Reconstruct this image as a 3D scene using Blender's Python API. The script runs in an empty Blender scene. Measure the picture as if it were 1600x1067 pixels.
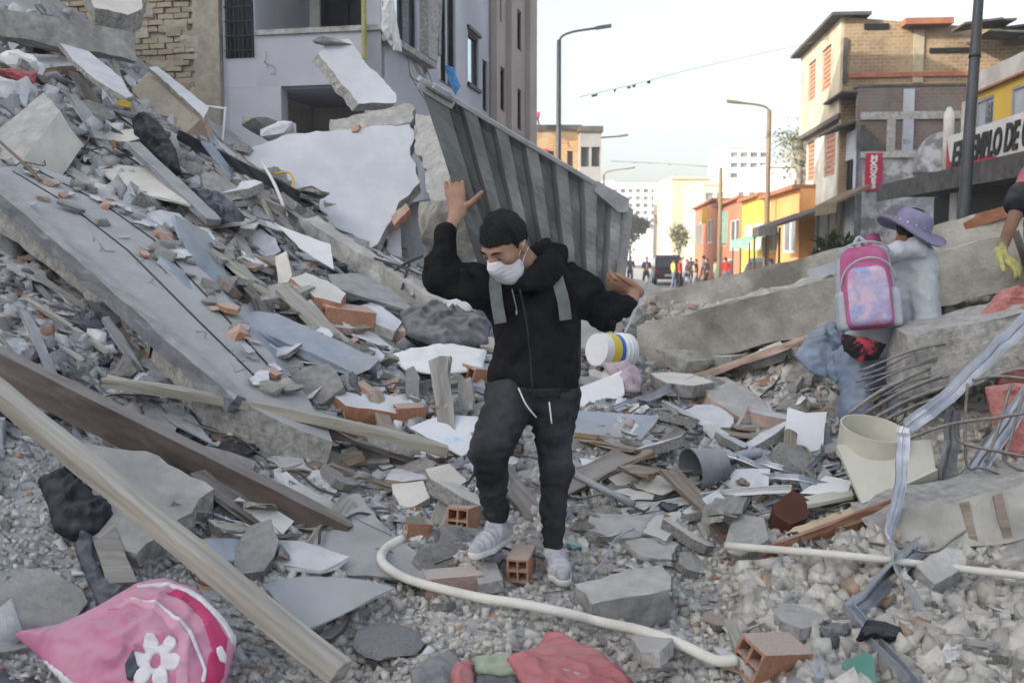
import bpy, bmesh, math, random
import numpy as np
from mathutils import Vector, Matrix, noise as mnoise

# ------------------------------------------------------------------ camera, sky, sun, exposure
SC = bpy.context.scene
COL = SC.collection
W, H, LENS = 1600.0, 1067.0, 35.0
FPX = W * LENS / 36.0
PITCH = math.radians(5.3)
CAM = np.array((0.0, 0.0, 2.3))
FW = np.array((0.0, math.cos(PITCH), -math.sin(PITCH)))
RT = np.array((1.0, 0.0, 0.0))
UP = np.array((0.0, math.sin(PITCH), math.cos(PITCH)))

cam = bpy.data.cameras.new('camera')
camo = bpy.data.objects.new('camera', cam)
COL.objects.link(camo)
camo.location = CAM
camo.rotation_euler = (math.radians(90) - PITCH, 0, 0)
cam.lens = LENS
cam.sensor_width = 36.0
cam.clip_end = 2000
cam.dof.use_dof = True
cam.dof.focus_distance = 4.7
cam.dof.aperture_fstop = 4.0
SC.camera = camo

SUN_AZ = math.radians(-118.0)     # where the sun stands, clockwise from +Y
SUN_EL = math.radians(22.0)
world = bpy.data.worlds.new('World')
SC.world = world
world.use_nodes = True
nt = world.node_tree
sky = nt.nodes.new('ShaderNodeTexSky')
sky.sky_type = 'NISHITA'
sky.sun_disc = False
sky.sun_elevation = SUN_EL
sky.sun_rotation = SUN_AZ
sky.air_density = 1.0
sky.dust_density = 3.6
sky.ozone_density = 1.0
bg = nt.nodes['Background']
bg.inputs['Strength'].default_value = 0.15
hz = nt.nodes.new('ShaderNodeHueSaturation')      # thin white morning haze over the whole sky
hz.inputs['Saturation'].default_value = 0.5
nt.links.new(sky.outputs[0], hz.inputs['Color'])
nt.links.new(hz.outputs[0], bg.inputs['Color'])

sun = bpy.data.lights.new('sun', 'SUN')
sun.energy = 2.6
sun.angle = math.radians(0.5)
sun.color = (1.0, 0.90, 0.74)
suno = bpy.data.objects.new('sun', sun)
COL.objects.link(suno)
sd = Vector((math.sin(SUN_AZ) * math.cos(SUN_EL), math.cos(SUN_AZ) * math.cos(SUN_EL), math.sin(SUN_EL)))
suno.rotation_euler = sd.to_track_quat('Z', 'Y').to_euler()

vs = SC.view_settings
vs.view_transform = 'Standard'
vs.look = 'None'
vs.exposure = 1.32
vs.gamma = 1.0
vs.use_curve_mapping = False
SC.cycles.max_bounces = 6
SC.cycles.diffuse_bounces = 3

# ------------------------------------------------------------------ helpers: picture point -> place
RNG = random.Random(7)
NPR = np.random.RandomState(11)

def P(px, py, d):
    """world point seen at photograph pixel (px, py) at depth d metres"""
    return CAM + RT * ((px - W / 2) / FPX * d) + UP * (-(py - H / 2) / FPX * d) + FW * d

def rays(px, py):
    px = np.asarray(px, float); py = np.asarray(py, float)
    return RT * ((px - W / 2) / FPX)[..., None] + UP * (-(py - H / 2) / FPX)[..., None] + FW

def nrm(v):
    v = np.asarray(v, float)
    return v / (np.linalg.norm(v) + 1e-12)

# ------------------------------------------------------------------ helpers: objects
def props(o, label=None, cat=None, group=None, kind=None):
    if label: o['label'] = label
    if cat: o['category'] = cat
    if group: o['group'] = group
    if kind: o['kind'] = kind
    return o

def root(name, loc, label, cat, group=None):
    o = bpy.data.objects.new(name, None)
    o.empty_display_size = 0.1
    o.location = loc
    COL.objects.link(o)
    return props(o, label, cat, group)

def wloc(o):
    l = Vector((0, 0, 0))
    while o is not None:
        l += Vector(o.location); o = o.parent
    return l

def mesh_data(name, V, Fc, mats, smooth=False, mi=None):
    me = bpy.data.meshes.new(name)
    me.from_pydata([tuple(map(float, v)) for v in V], [], [tuple(int(i) for i in f) for f in Fc])
    for m in (mats if isinstance(mats, (list, tuple)) else [mats]):
        me.materials.append(m)
    if mi is not None:
        me.polygons.foreach_set('material_index', np.asarray(mi, np.int32))
    if smooth:
        me.polygons.foreach_set('use_smooth', np.ones(len(me.polygons), bool))
    me.update()
    return me

def mk(name, V, Fc, mats, parent=None, smooth=False, mi=None, org=None):
    """one mesh object from world-space vertices; its origin at the base centre"""
    V = np.asarray(V, float)
    if org is None:
        org = np.array(((V[:, 0].min() + V[:, 0].max()) / 2, (V[:, 1].min() + V[:, 1].max()) / 2, V[:, 2].min()))
    me = mesh_data(name, V - org, Fc, mats, smooth, mi)
    o = bpy.data.objects.new(name, me)
    COL.objects.link(o)
    if parent is not None:
        o.parent = parent
        o.location = Vector(org) - wloc(parent)
    else:
        o.location = org
    return o

def inst(name, me, M, parent=None):
    o = bpy.data.objects.new(name, me)
    COL.objects.link(o)
    if parent is not None:
        o.parent = parent
        M = Matrix.Translation(-wloc(parent)) @ M
    o.matrix_local = M
    return o

def bevel(o, w=0.01, seg=2):
    m = o.modifiers.new('edge', 'BEVEL'); m.width = w; m.segments = seg; m.limit_method = 'ANGLE'
    return o

class MB:
    """collects shapes that belong to one part"""
    def __init__(self): self.V = []; self.F = []; self.I = []
    def add(self, V, Fc, mi=0):
        b = len(self.V)
        self.V += [tuple(v) for v in V]
        self.F += [tuple(i + b for i in f) for f in Fc]
        self.I += [mi] * len(Fc)
        return self
    def box(self, o, u, v, w, mi=0):
        o, u, v, w = (np.asarray(a, float) for a in (o, u, v, w))
        V = [o, o + u, o + u + v, o + v, o + w, o + u + w, o + u + v + w, o + v + w]
        Fc = [(0, 3, 2, 1), (4, 5, 6, 7), (0, 1, 5, 4), (1, 2, 6, 5), (2, 3, 7, 6), (3, 0, 4, 7)]
        if np.dot(np.cross(u, v), w) < 0: Fc = [f[::-1] for f in Fc]
        return self.add(V, Fc, mi)
    def tube(self, pts, r, n=8, mi=0, cap=True):
        V, Fc = tube_vf(pts, r, n, cap)
        return self.add(V, Fc, mi)
    def build(self, name, mats, parent=None, smooth=False, org=None):
        return mk(name, self.V, self.F, mats, parent, smooth, self.I, org)

def tube_vf(pts, r, n=8, cap=True):
    pts = [np.asarray(p, float) for p in pts]
    rs = r if isinstance(r, (list, tuple, np.ndarray)) else [r] * len(pts)
    V = []; Fc = []
    up = None
    for i, p in enumerate(pts):
        t = nrm((pts[min(i + 1, len(pts) - 1)]) - (pts[max(i - 1, 0)]))
        if up is None:
            a = np.array((0, 0, 1.0)) if abs(t[2]) < 0.9 else np.array((1.0, 0, 0))
            up = nrm(np.cross(np.cross(t, a), t))
        up = nrm(up - t * np.dot(up, t))
        s = np.cross(t, up)
        for k in range(n):
            a = 2 * math.pi * k / n
            V.append(p + (up * math.cos(a) + s * math.sin(a)) * rs[i])
    for i in range(len(pts) - 1):
        for k in range(n):
            k2 = (k + 1) % n
            Fc.append((i * n + k, i * n + k2, (i + 1) * n + k2, (i + 1) * n + k)[::-1])
    if cap:
        Fc.append(tuple(range(n))); Fc.append(tuple(range((len(pts) - 1) * n, len(pts) * n))[::-1])
    return V, Fc

def smooth_path(pts, n=6):
    """Catmull-Rom through the points"""
    pts = [np.asarray(p, float) for p in pts]
    q = [2 * pts[0] - pts[1]] + pts + [2 * pts[-1] - pts[-2]]
    out = []
    for i in range(1, len(q) - 2):
        for k in range(n):
            t = k / n
            out.append(0.5 * ((2 * q[i]) + (q[i + 1] - q[i - 1]) * t + (2 * q[i - 1] - 5 * q[i] + 4 * q[i + 1] - q[i + 2]) * t * t
                              + (3 * q[i] - q[i - 1] - 3 * q[i + 1] + q[i + 2]) * t ** 3))
    out.append(pts[-1])
    return out

def sweep_vf(path, section, ups, closed=True):
    """section: list of (side, up) metres carried along the path; ups: one up vector per path point"""
    V = []; Fc = []; n = len(section)
    for i, p in enumerate(path):
        p = np.asarray(p, float)
        t = nrm(np.asarray(path[min(i + 1, len(path) - 1)]) - np.asarray(path[max(i - 1, 0)]))
        u = np.asarray(ups[i] if isinstance(ups, list) else ups, float)
        s = nrm(np.cross(t, u)); u = np.cross(s, t)
        for a, b in section: V.append(p + s * a + u * b)
    for i in range(len(path) - 1):
        for k in range(n if closed else n - 1):
            k2 = (k + 1) % n
            Fc.append((i * n + k, i * n + k2, (i + 1) * n + k2, (i + 1) * n + k))
    if closed:
        Fc.append(tuple(range(n))[::-1]); Fc.append(tuple(range((len(path) - 1) * n, len(path) * n)))
    return V, Fc

# ------------------------------------------------------------------ value noise on arrays
def _hash(i, j, k, s):
    n = (i * 374761393 + j * 668265263 + k * 2147483647 + s * 974711) & 0xffffffff
    n = ((n ^ (n >> 13)) * 1274126177) & 0xffffffff
    n = n ^ (n >> 16)
    return (n & 0xffff) / 65535.0

def vnoise(p, seed=0):
    p = np.asarray(p, float)
    f = np.floor(p).astype(np.int64); t = p - f; t = t * t * (3 - 2 * t)
    out = 0
    for a in (0, 1):
        for b in (0, 1):
            for c in (0, 1):
                w = (t[..., 0] if a else 1 - t[..., 0]) * (t[..., 1] if b else 1 - t[..., 1]) * (t[..., 2] if c else 1 - t[..., 2])
                out = out + w * _hash(f[..., 0] + a, f[..., 1] + b, f[..., 2] + c, seed)
    return out * 2 - 1

def fbm(p, oct=4, seed=0):
    a = 1.0; s = 0; p = np.asarray(p, float)
    for i in range(oct):
        s = s + a * vnoise(p * (2 ** i), seed + i * 17); a *= 0.5
    return s

# ------------------------------------------------------------------ materials
def _lin(c):
    return tuple(((x / 12.92) if x <= 0.04045 else ((x + 0.055) / 1.055) ** 2.4) for x in c)

def material(name, c1, c2=None, scale=6.0, rough=0.9, bump=0.25, bscale=None, dust=0.0, metal=0.0, rand=0.12,
             dustcol=(0.56, 0.55, 0.525), spec=0.3, contrast=(0.35, 0.68), stain=None, tint=False, stretch=None):
    m = bpy.data.materials.new(name); m.use_nodes = True
    t = m.node_tree; N = t.nodes; L = t.links
    b = N['Principled BSDF']
    tc = N.new('ShaderNodeTexCoord'); oi = N.new('ShaderNodeObjectInfo')
    mul = N.new('ShaderNodeVectorMath'); mul.operation = 'SCALE'; mul.inputs[0].default_value = (17.3, 31.7, 23.1)
    L.new(oi.outputs['Random'], mul.inputs['Scale'])
    add = N.new('ShaderNodeVectorMath'); add.operation = 'ADD'
    L.new(tc.outputs['Object'], add.inputs[0]); L.new(mul.outputs[0], add.inputs[1])
    vec = add.outputs[0]
    if stretch:
        mp = N.new('ShaderNodeMapping'); mp.inputs['Scale'].default_value = stretch
        L.new(vec, mp.inputs['Vector']); vec = mp.outputs[0]
    n1 = N.new('ShaderNodeTexNoise'); n1.inputs['Scale'].default_value = scale; n1.inputs['Detail'].default_value = 7
    n1.inputs['Roughness'].default_value = 0.62
    L.new(vec, n1.inputs['Vector'])
    r = N.new('ShaderNodeValToRGB')
    r.color_ramp.elements[0].position = contrast[0]; r.color_ramp.elements[1].position = contrast[1]
    r.color_ramp.elements[0].color = (*c1, 1); r.color_ramp.elements[1].color = (*(c2 or c1), 1)
    L.new(n1.outputs['Fac'], r.inputs['Fac'])
    col = r.outputs['Color']
    if stain:
        ns = N.new('ShaderNodeTexNoise'); ns.inputs['Scale'].default_value = scale * 0.37; ns.inputs['Detail'].default_value = 5
        L.new(vec, ns.inputs['Vector'])
        rs = N.new('ShaderNodeValToRGB'); rs.color_ramp.elements[0].position = 0.52; rs.color_ramp.elements[1].position = 0.66
        L.new(ns.outputs['Fac'], rs.inputs['Fac'])
        mx = N.new('ShaderNodeMixRGB'); mx.inputs['Color2'].default_value = (*stain, 1)
        L.new(rs.outputs['Color'], mx.inputs['Fac']); L.new(col, mx.inputs['Color1']); col = mx.outputs[0]
    if rand:
        mr = N.new('ShaderNodeMapRange'); mr.inputs['To Min'].default_value = 1 - rand; mr.inputs['To Max'].default_value = 1 + rand
        L.new(oi.outputs['Random'], mr.inputs['Value'])
        hs = N.new('ShaderNodeHueSaturation'); L.new(mr.outputs[0], hs.inputs['Value']); L.new(col, hs.inputs['Color']); col = hs.outputs[0]
    if tint:
        at = N.new('ShaderNodeAttribute'); at.attribute_name = 'tint'
        mt = N.new('ShaderNodeMixRGB'); mt.blend_type = 'MULTIPLY'; mt.inputs['Fac'].default_value = 1
        L.new(col, mt.inputs['Color1']); L.new(at.outputs['Color'], mt.inputs['Color2']); col = mt.outputs[0]
    if dust > 0:
        ge = N.new('ShaderNodeNewGeometry'); sx = N.new('ShaderNodeSeparateXYZ'); L.new(ge.outputs['Normal'], sx.inputs[0])
        nd = N.new('ShaderNodeTexNoise'); nd.inputs['Scale'].default_value = scale * 1.7; nd.inputs['Detail'].default_value = 6
        L.new(vec, nd.inputs['Vector'])
        ma = N.new('ShaderNodeMath'); ma.operation = 'MULTIPLY_ADD'; ma.inputs[1].default_value = 0.55
        L.new(sx.outputs['Z'], ma.inputs[0]); L.new(nd.outputs['Fac'], ma.inputs[2])
        rd = N.new('ShaderNodeMapRange'); rd.inputs['From Min'].default_value = 0.55; rd.inputs['From Max'].default_value = 1.05
        rd.inputs['To Max'].default_value = dust
        L.new(ma.outputs[0], rd.inputs['Value'])
        md = N.new('ShaderNodeMixRGB'); md.inputs['Color2'].default_value = (*dustcol, 1)
        L.new(rd.outputs[0], md.inputs['Fac']); L.new(col, md.inputs['Color1']); col = md.outputs[0]
    L.new(col, b.inputs['Base Color'])
    b.inputs['Roughness'].default_value = rough
    b.inputs['Metallic'].default_value = metal
    b.inputs['Specular IOR Level'].default_value = spec
    if bump:
        n2 = N.new('ShaderNodeTexNoise'); n2.inputs['Scale'].default_value = bscale or scale * 5; n2.inputs['Detail'].default_value = 8
        n2.inputs['Roughness'].default_value = 0.7
        L.new(vec, n2.inputs['Vector'])
        bp = N.new('ShaderNodeBump'); bp.inputs['Strength'].default_value = bump; bp.inputs['Distance'].default_value = 0.02
        L.new(n2.outputs['Fac'], bp.inputs['Height']); L.new(bp.outputs[0], b.inputs['Normal'])
    return m

M = {}
M['concrete'] = material('concrete', (.33, .325, .31), (.62, .61, .58), 9, bump=1.0, bscale=38, dust=.45, rand=.2, stain=(.38, .37, .34))
M['concrete_dark'] = material('concrete_dark', (.22, .218, .21), (.46, .455, .44), 8, bump=1.0, bscale=36, dust=.45, rand=.2, stain=(.28, .275, .26))
M['beam'] = material('beam_concrete', (.3, .29, .255), (.52, .505, .46), 4.2, bump=.9, bscale=30, dust=.3, rand=.05, stain=(.21, .2, .175))
M['floor_slab'] = material('floor_slab', (.34, .35, .365), (.52, .525, .535), 3.2, bump=.5, bscale=40, dust=.5, rand=.03, dustcol=(.36, .36, .36))
M['rough'] = material('broken_concrete', (.31, .305, .29), (.62, .61, .58), 20, bump=1.4, bscale=34, dust=.3)
M['dust'] = material('rubble_dust', (.32, .315, .295), (.54, .53, .5), 1.6, bump=.9, bscale=22, rand=0, tint=True)
M['plaster'] = material('white_plaster', (.54, .55, .58), (.74, .75, .78), 3.5, bump=.15, dust=.2, rand=.07, dustcol=(.45, .44, .43))
M['plaster_warm'] = material('cream_plaster', (.52, .5, .45), (.68, .66, .6), 3.5, bump=.18, dust=.2, rand=.07)
M['plaster_wall'] = material('white_wall_panel', (.52, .535, .57), (.65, .665, .7), 1.6, bump=.25, bscale=14, rand=.02, stain=(.5, .505, .53))
M['lilac'] = material('lilac_render', (.46, .466, .52), (.56, .566, .62), 0.8, bump=.1, bscale=30, rand=.02, stain=(.4, .41, .47))
M['pinkish'] = material('pink_render', (.36, .31, .29), (.45, .4, .375), 0.6, bump=.1, bscale=25, rand=.02)
M['white_paint'] = material('white_paint', (.68, .68, .68), (.78, .78, .78), 2, bump=.05, rand=.03)
M['tile'] = material('grey_roof_sheet', (.34, .355, .375), (.56, .575, .595), 7, bump=.35, dust=.4, rand=.3, dustcol=(.55, .555, .57))
M['slate'] = material('dark_roof_sheet', (.15, .16, .18), (.26, .27, .29), 6, bump=.3, dust=.4, rand=.2)
M['terra'] = material('terracotta', (.36, .17, .1), (.5, .28, .18), 9, bump=.4, dust=.55, rand=.2)
M['terra_pale'] = material('dusty_brick', (.36, .25, .2), (.47, .36, .3), 8, bump=.4, dust=.55, rand=.12)
M['oldbrick'] = material('old_brick', (.33, .285, .215), (.45, .395, .305), 7, bump=.9, bscale=28, rand=.12, dust=.15, stain=(.4, .33, .25))
M['mortar'] = material('mortar', (.33, .3, .245), (.45, .42, .355), 9, bump=.9, bscale=30)
M['wood_pale'] = material('pale_wood', (.24, .22, .18), (.48, .455, .39), 26, bump=.5, bscale=60, rand=.08, dust=.3, stretch=(.05, 1, 1), stain=(.3, .28, .24))
M['wood_grey'] = material('weathered_wood', (.15, .14, .125), (.38, .36, .33), 26, bump=.6, bscale=60, rand=.18, dust=.3, stretch=(.06, 1, 1))
M['wood_brown'] = material('brown_board', (.13, .09, .06), (.3, .22, .15), 24, bump=.5, bscale=60, rand=.25, dust=.3, stretch=(.06, 1, 1))
M['wood_dark'] = material('brown_beam', (.065, .052, .046), (.15, .12, .105), 9, bump=.4, bscale=30, rand=.05, dust=.3, stretch=(.25, 1, 1), stain=(.2, .18, .165))
M['wood_raw'] = material('raw_wood', (.42, .3, .17), (.58, .45, .29), 8, bump=.4, dust=.15)
M['wood_rust'] = material('rust_brown', (.2, .085, .045), (.3, .15, .09), 7, bump=.3, dust=.2)
M['alu'] = material('aluminium', (.36, .385, .43), (.56, .585, .64), 7, rough=.38, bump=.25, metal=.8, rand=.05, dust=.2)
M['sheet'] = material('galvanised_sheet', (.24, .25, .25), (.36, .37, .37), 3.2, rough=.5, bump=.2, bscale=11, metal=.35, rand=.02, dust=.15, stain=(.2, .21, .21))
M['sheet_edge'] = material('sheet_flange', (.3, .305, .31), (.44, .445, .45), 12, rough=.6, bump=.3, metal=.3, rand=.02, dust=.3)
M['bluesheet'] = material('blue_grey_sheet', (.2, .25, .31), (.34, .39, .46), 3.5, rough=.6, bump=.2, rand=.05, dust=.25, stain=(.3, .31, .32))
M['greysheet'] = material('grey_metal_sheet', (.19, .205, .22), (.3, .315, .33), 3, rough=.6, bump=.25, metal=.2, rand=.1, dust=.45)
M['pipe'] = material('pvc_pipe', (.58, .56, .5), (.72, .7, .64), 6, rough=.5, bump=.1, rand=.04, dust=.2)
M['cream_pvc'] = material('cream_plastic', (.5, .49, .41), (.6, .585, .5), 4, rough=.5, bump=.06, rand=.03, dust=.15)
M['white_plastic'] = material('white_plastic', (.7, .71, .73), (.8, .81, .83), 5, rough=.4, bump=.03, rand=.03, dust=.15)
M['grey_plastic'] = material('grey_plastic', (.13, .15, .17), (.21, .23, .25), 5, rough=.55, bump=.1, rand=.05, dust=.4)
M['green_plastic'] = material('green_plastic', (.02, .17, .12), (.035, .22, .16), 4, rough=.4, bump=.05, rand=.03, dust=.15)
M['teal'] = material('teal_plastic', (.16, .34, .32), (.24, .42, .4), 6, rough=.5, bump=.1, dust=.3)
M['rebar'] = material('rebar', (.13, .115, .105), (.26, .235, .21), 14, rough=.7, bump=.4, metal=.3, dust=.4)
M['black_wire'] = material('black_cable', (.02, .02, .022), (.045, .045, .05), 10, rough=.6, dust=.4)
M['cloth_black'] = material('black_cloth', (.012, .013, .018), (.03, .032, .042), 9, bump=.3, rand=.05, dust=.1, spec=.15)
M['hoodie'] = material('hoodie_cloth', (.010, .0102, .0112), (.021, .0212, .0225), 9, rough=.95, bump=.35, bscale=120, rand=0, spec=.12)
M['pants'] = material('trouser_cloth', (.021, .0225, .025), (.048, .051, .056), 7, rough=.9, bump=.5, bscale=100, rand=0, spec=.12, stain=(.07, .073, .076), dust=.1, dustcol=(.2, .2, .2))
M['cloth_grey'] = material('dark_grey_cloth', (.05, .055, .065), (.1, .105, .12), 8, bump=.4, dust=.3)
M['denim'] = material('denim', (.1, .145, .22), (.2, .265, .37), 6, bump=.4, bscale=60, dust=.25, rand=.05)
M['denim_dark'] = material('dark_denim', (.028, .036, .06), (.06, .07, .1), 7, bump=.4, bscale=80, dust=.2, rand=.05)
M['red_cloth'] = material('red_cloth', (.34, .06, .07), (.48, .12, .13), 12, bump=.4, dust=.45, rand=.05, dustcol=(.5, .28, .28), stain=(.44, .17, .18))
M['lilac_cloth'] = material('lilac_cloth', (.34, .26, .31), (.46, .37, .42), 6, bump=.3, dust=.2)
M['green_cloth'] = material('sage_cloth', (.21, .28, .19), (.33, .4, .28), 6, bump=.3, dust=.25)
M['orange_net'] = material('red_net', (.46, .13, .12), (.62, .3, .27), 30, bump=.9, bscale=60, dust=.35, dustcol=(.5, .35, .32))
M['skin'] = material('skin', (.3, .17, .115), (.42, .255, .18), 9, rough=.6, bump=.12, bscale=90, rand=.05, spec=.35)
M['skin_dark'] = material('skin_dark', (.16, .085, .055), (.24, .135, .09), 9, rough=.6, bump=.12, bscale=90, rand=.05, spec=.35)
M['hair'] = material('black_hair', (.006, .006, .007), (.02, .02, .022), 40, rough=.6, bump=.7, bscale=160, rand=0, spec=.35)
M['mask'] = material('face_mask', (.62, .62, .66), (.72, .72, .76), 10, rough=.85, bump=.15, bscale=60, rand=0)
M['strap'] = material('grey_strap', (.13, .14, .14), (.2, .21, .21), 20, rough=.9, bump=.4, bscale=140, rand=0)
M['sneaker'] = material('sneaker_knit', (.4, .4, .44), (.62, .62, .66), 22, rough=.9, bump=.5, bscale=120, rand=0, stain=(.25, .25, .28))
M['sole'] = material('sneaker_sole', (.55, .54, .53), (.68, .67, .66), 9, rough=.7, bump=.1, rand=0, dust=.2)
M['eye'] = material('eye', (.012, .008, .006), None, 5, rough=.15, bump=0, rand=0, spec=.5)
M['eye_white'] = material('eye_white', (.3, .26, .24), None, 5, rough=.3, bump=0, rand=0)
M['brow'] = material('eyebrow', (.012, .009, .008), (.03, .022, .02), 60, bump=.4, rand=0)
M['glass_dark'] = material('dark_glass', (.02, .022, .025), (.04, .043, .05), 2, rough=.12, bump=0, rand=.1, spec=.6)
M['glass_sky'] = material('reflecting_glass', (.42, .46, .52), (.55, .6, .66), 1, rough=.06, bump=.02, bscale=3, metal=.85, rand=.1)
M['black_frame'] = material('black_frame', (.015, .016, .02), (.03, .032, .036), 8, rough=.5, bump=.1, rand=.05)
M['lamp_steel'] = material('lamp_post_steel', (.05, .055, .06), (.085, .09, .1), 3, rough=.5, bump=.05, rand=.03, metal=.3)
M['asphalt'] = material('asphalt', (.3, .3, .3), (.4, .4, .4), 1.2, bump=.2, rand=0)
# ------------------------------------------------------------------ surface nets (smooth bodies, cloth, cushions)
def snets(fn, lo, hi, h):
    lo = np.asarray(lo, float); hi = np.asarray(hi, float)
    n = np.maximum(np.ceil((hi - lo) / h).astype(int) + 1, 4)
    ax = [lo[i] + h * np.arange(n[i]) for i in range(3)]
    # look at coarse blocks first, then only where the surface can be
    B = 4
    nb = np.ceil(n / B).astype(int)
    cb = np.stack(np.meshgrid(*[lo[i] + h * (np.arange(nb[i]) * B + (B - 1) / 2) for i in range(3)], indexing='ij'), -1)
    cv = fn(cb.reshape(-1, 3)).reshape(nb)
    near = np.abs(cv) < h * B * 2.0 + .012
    full = np.repeat(np.repeat(np.repeat(cv, B, 0), B, 1), B, 2)[:n[0], :n[1], :n[2]].copy()
    msk = np.repeat(np.repeat(np.repeat(near, B, 0), B, 1), B, 2)[:n[0], :n[1], :n[2]]
    ii = np.argwhere(msk)
    if len(ii): full[msk] = fn(lo + ii * h)
    S = full
    c = [(0, 0, 0), (1, 0, 0), (0, 1, 0), (1, 1, 0), (0, 0, 1), (1, 0, 1), (0, 1, 1), (1, 1, 1)]
    def cell(o): return S[o[0]:n[0] - 1 + o[0], o[1]:n[1] - 1 + o[1], o[2]:n[2] - 1 + o[2]]
    C = [cell(o) for o in c]
    neg = sum((x < 0).astype(int) for x in C)
    act = (neg > 0) & (neg < 8)
    idx = np.argwhere(act)
    if len(idx) == 0: return np.zeros((0, 3)), []
    vals = np.stack([x[act] for x in C], -1)
    acc = np.zeros((len(idx), 3)); cnt = np.zeros(len(idx))
    E = [(0, 1), (2, 3), (4, 5), (6, 7), (0, 2), (1, 3), (4, 6), (5, 7), (0, 4), (1, 5), (2, 6), (3, 7)]
    for a, b in E:
        va, vb = vals[:, a], vals[:, b]
        m = (va < 0) != (vb < 0)
        t = np.where(m, va / np.where(m, va - vb, 1), 0)
        p = np.array(c[a]) + t[:, None] * (np.array(c[b]) - np.array(c[a]))
        acc += p * m[:, None]; cnt += m
    V = lo + (idx + acc / cnt[:, None]) * h
    ID = -np.ones(n - 1, int); ID[act] = np.arange(len(idx))
    Fc = []
    for d in range(3):
        o1, o2 = (d + 1) % 3, (d + 2) % 3
        s0 = [slice(1, -1)] * 3; s1 = [slice(1, -1)] * 3
        s0[d] = slice(0, n[d] - 1); s1[d] = slice(1, n[d])
        A = S[tuple(s0)]; B = S[tuple(s1)]
        ch = (A < 0) != (B < 0)
        e = np.argwhere(ch)
        if len(e) == 0: continue
        fl = A[ch] < 0
        e2 = e.copy(); e2[:, o1] += 1; e2[:, o2] += 1
        def cid(da, db):
            q = e2.copy(); q[:, o1] -= da; q[:, o2] -= db
            return ID[q[:, 0], q[:, 1], q[:, 2]]
        q = np.stack([cid(1, 1), cid(0, 1), cid(0, 0), cid(1, 0)], -1)
        q[~fl] = q[~fl][:, ::-1]
        Fc.append(q[(q >= 0).all(1)])
    return V, np.concatenate(Fc).tolist()

def cone(p, a, b, ra, rb, flat=None, fl=1.0):
    """tapered capsule; flat axis scaled by fl (>1 makes it thinner along that axis)"""
    a = np.asarray(a, float); b = np.asarray(b, float)
    ba = b - a
    t = np.clip((p - a) @ ba / (ba @ ba + 1e-9), 0, 1)
    q = p - a - t[:, None] * ba
    if flat is not None:
        f = nrm(flat); q = q + (q @ f)[:, None] * f * (fl - 1)
    return np.sqrt((q * q).sum(1)) - (ra + (rb - ra) * t)

def ell(p, c, r, R=None):
    q = p - np.asarray(c, float)
    if R is not None: q = q @ R
    r = np.asarray(r, float)
    k = np.sqrt(((q / r) ** 2).sum(1))
    return (k - 1) * r.min() * 0.6 + (k - 1) * r.mean() * 0.4

def smin(a, b, k):
    h = np.clip(0.5 + 0.5 * (b - a) / k, 0, 1)
    return b + (a - b) * h - k * h * (1 - h)

def chain(p, pts, rs, k=0.03, flat=None, fl=1.0):
    d = None
    for i in range(len(pts) - 1):
        c = cone(p, pts[i], pts[i + 1], rs[i], rs[i + 1], flat, fl)
        d = c if d is None else smin(d, c, k)
    return d

# ------------------------------------------------------------------ the heap: one height field through surveyed points
CTRL = [  # photograph pixel and depth of the heap's surface
    (0, 1067, 3.4), (300, 1067, 3.4), (600, 1067, 3.42), (900, 1067, 3.45), (1200, 1067, 3.45), (1600, 1067, 3.4),
    (0, 860, 3.95), (150, 800, 4.15), (300, 900, 4.05), (0, 700, 4.5), (0, 560, 5.2), (0, 420, 6.4), (0, 270, 8.0), (0, 100, 10.0), (0, 0, 11.5),
    (300, 720, 4.9), (300, 560, 6.0), (300, 400, 7.6), (300, 260, 9.6), (200, 330, 8.0), (150, 480, 6.4), (120, 620, 5.2), (150, 150, 10.2), (250, 190, 11.0),
    (350, 240, 12.5), (420, 280, 11.5), (500, 900, 4.15), (500, 800, 4.7), (500, 700, 5.4), (500, 600, 6.3), (500, 470, 8.0), (480, 360, 10.0), (600, 400, 10.5),
    (680, 440, 10.2), (650, 520, 8.3), (650, 620, 6.4), (650, 740, 5.2), (650, 850, 4.5), (700, 950, 4.0),
    (770, 870, 4.42), (870, 900, 4.36), (870, 780, 5.0), (870, 680, 5.9), (870, 600, 7.0), (860, 520, 8.8), (900, 480, 10.2),
    (1000, 960, 4.05), (1050, 850, 4.6), (1050, 740, 5.4), (1050, 640, 6.6), (1050, 560, 8.0), (1020, 500, 9.6), (1020, 455, 11.5),
    (1250, 950, 4.0), (1250, 850, 4.55), (1250, 740, 5.3), (1250, 640, 6.4), (1200, 560, 7.6), (1300, 520, 8.0), (1150, 470, 9.6), (1250, 430, 10.5),
    (1450, 950, 3.95), (1450, 850, 4.45), (1450, 740, 5.15), (1450, 620, 6.2), (1420, 500, 7.6), (1450, 420, 9.6), (1600, 400, 9.0),
    (1600, 950, 3.95), (1600, 820, 4.5), (1600, 700, 5.2), (1600, 560, 6.2), (1600, 470, 7.4),
]
CP = [P(a, b, c) for a, b, c in CTRL]
CP += [np.array(v, float) for v in [
    (-9, 9, 5.6), (-11, 13, 7.0), (-9, 15, 6.0), (-6, 15.5, 5.0), (-3, 14.5, 3.2), (-1, 14.5, 1.4), (1, 14.5, .6), (3, 14.5, .3), (6, 14.5, .4), (9, 14, .6),
    (-2, 18, -.3), (2, 17.5, -.5), (6, 17.5, -.5), (10, 17.5, -.5), (-6, 19, 1.0), (-12, 19, 2.0), (12, 10, 1.2), (12, 6, 1.4), (10, 3, 1.0), (-6, 4, 2.6), (-8, 6, 4.0), (-5, 2, 1.4), (0, 1, .8), (5, 1, .8), (0, -2, .7), (-6, -2, 1.0), (6, -2, .7)]]
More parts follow.
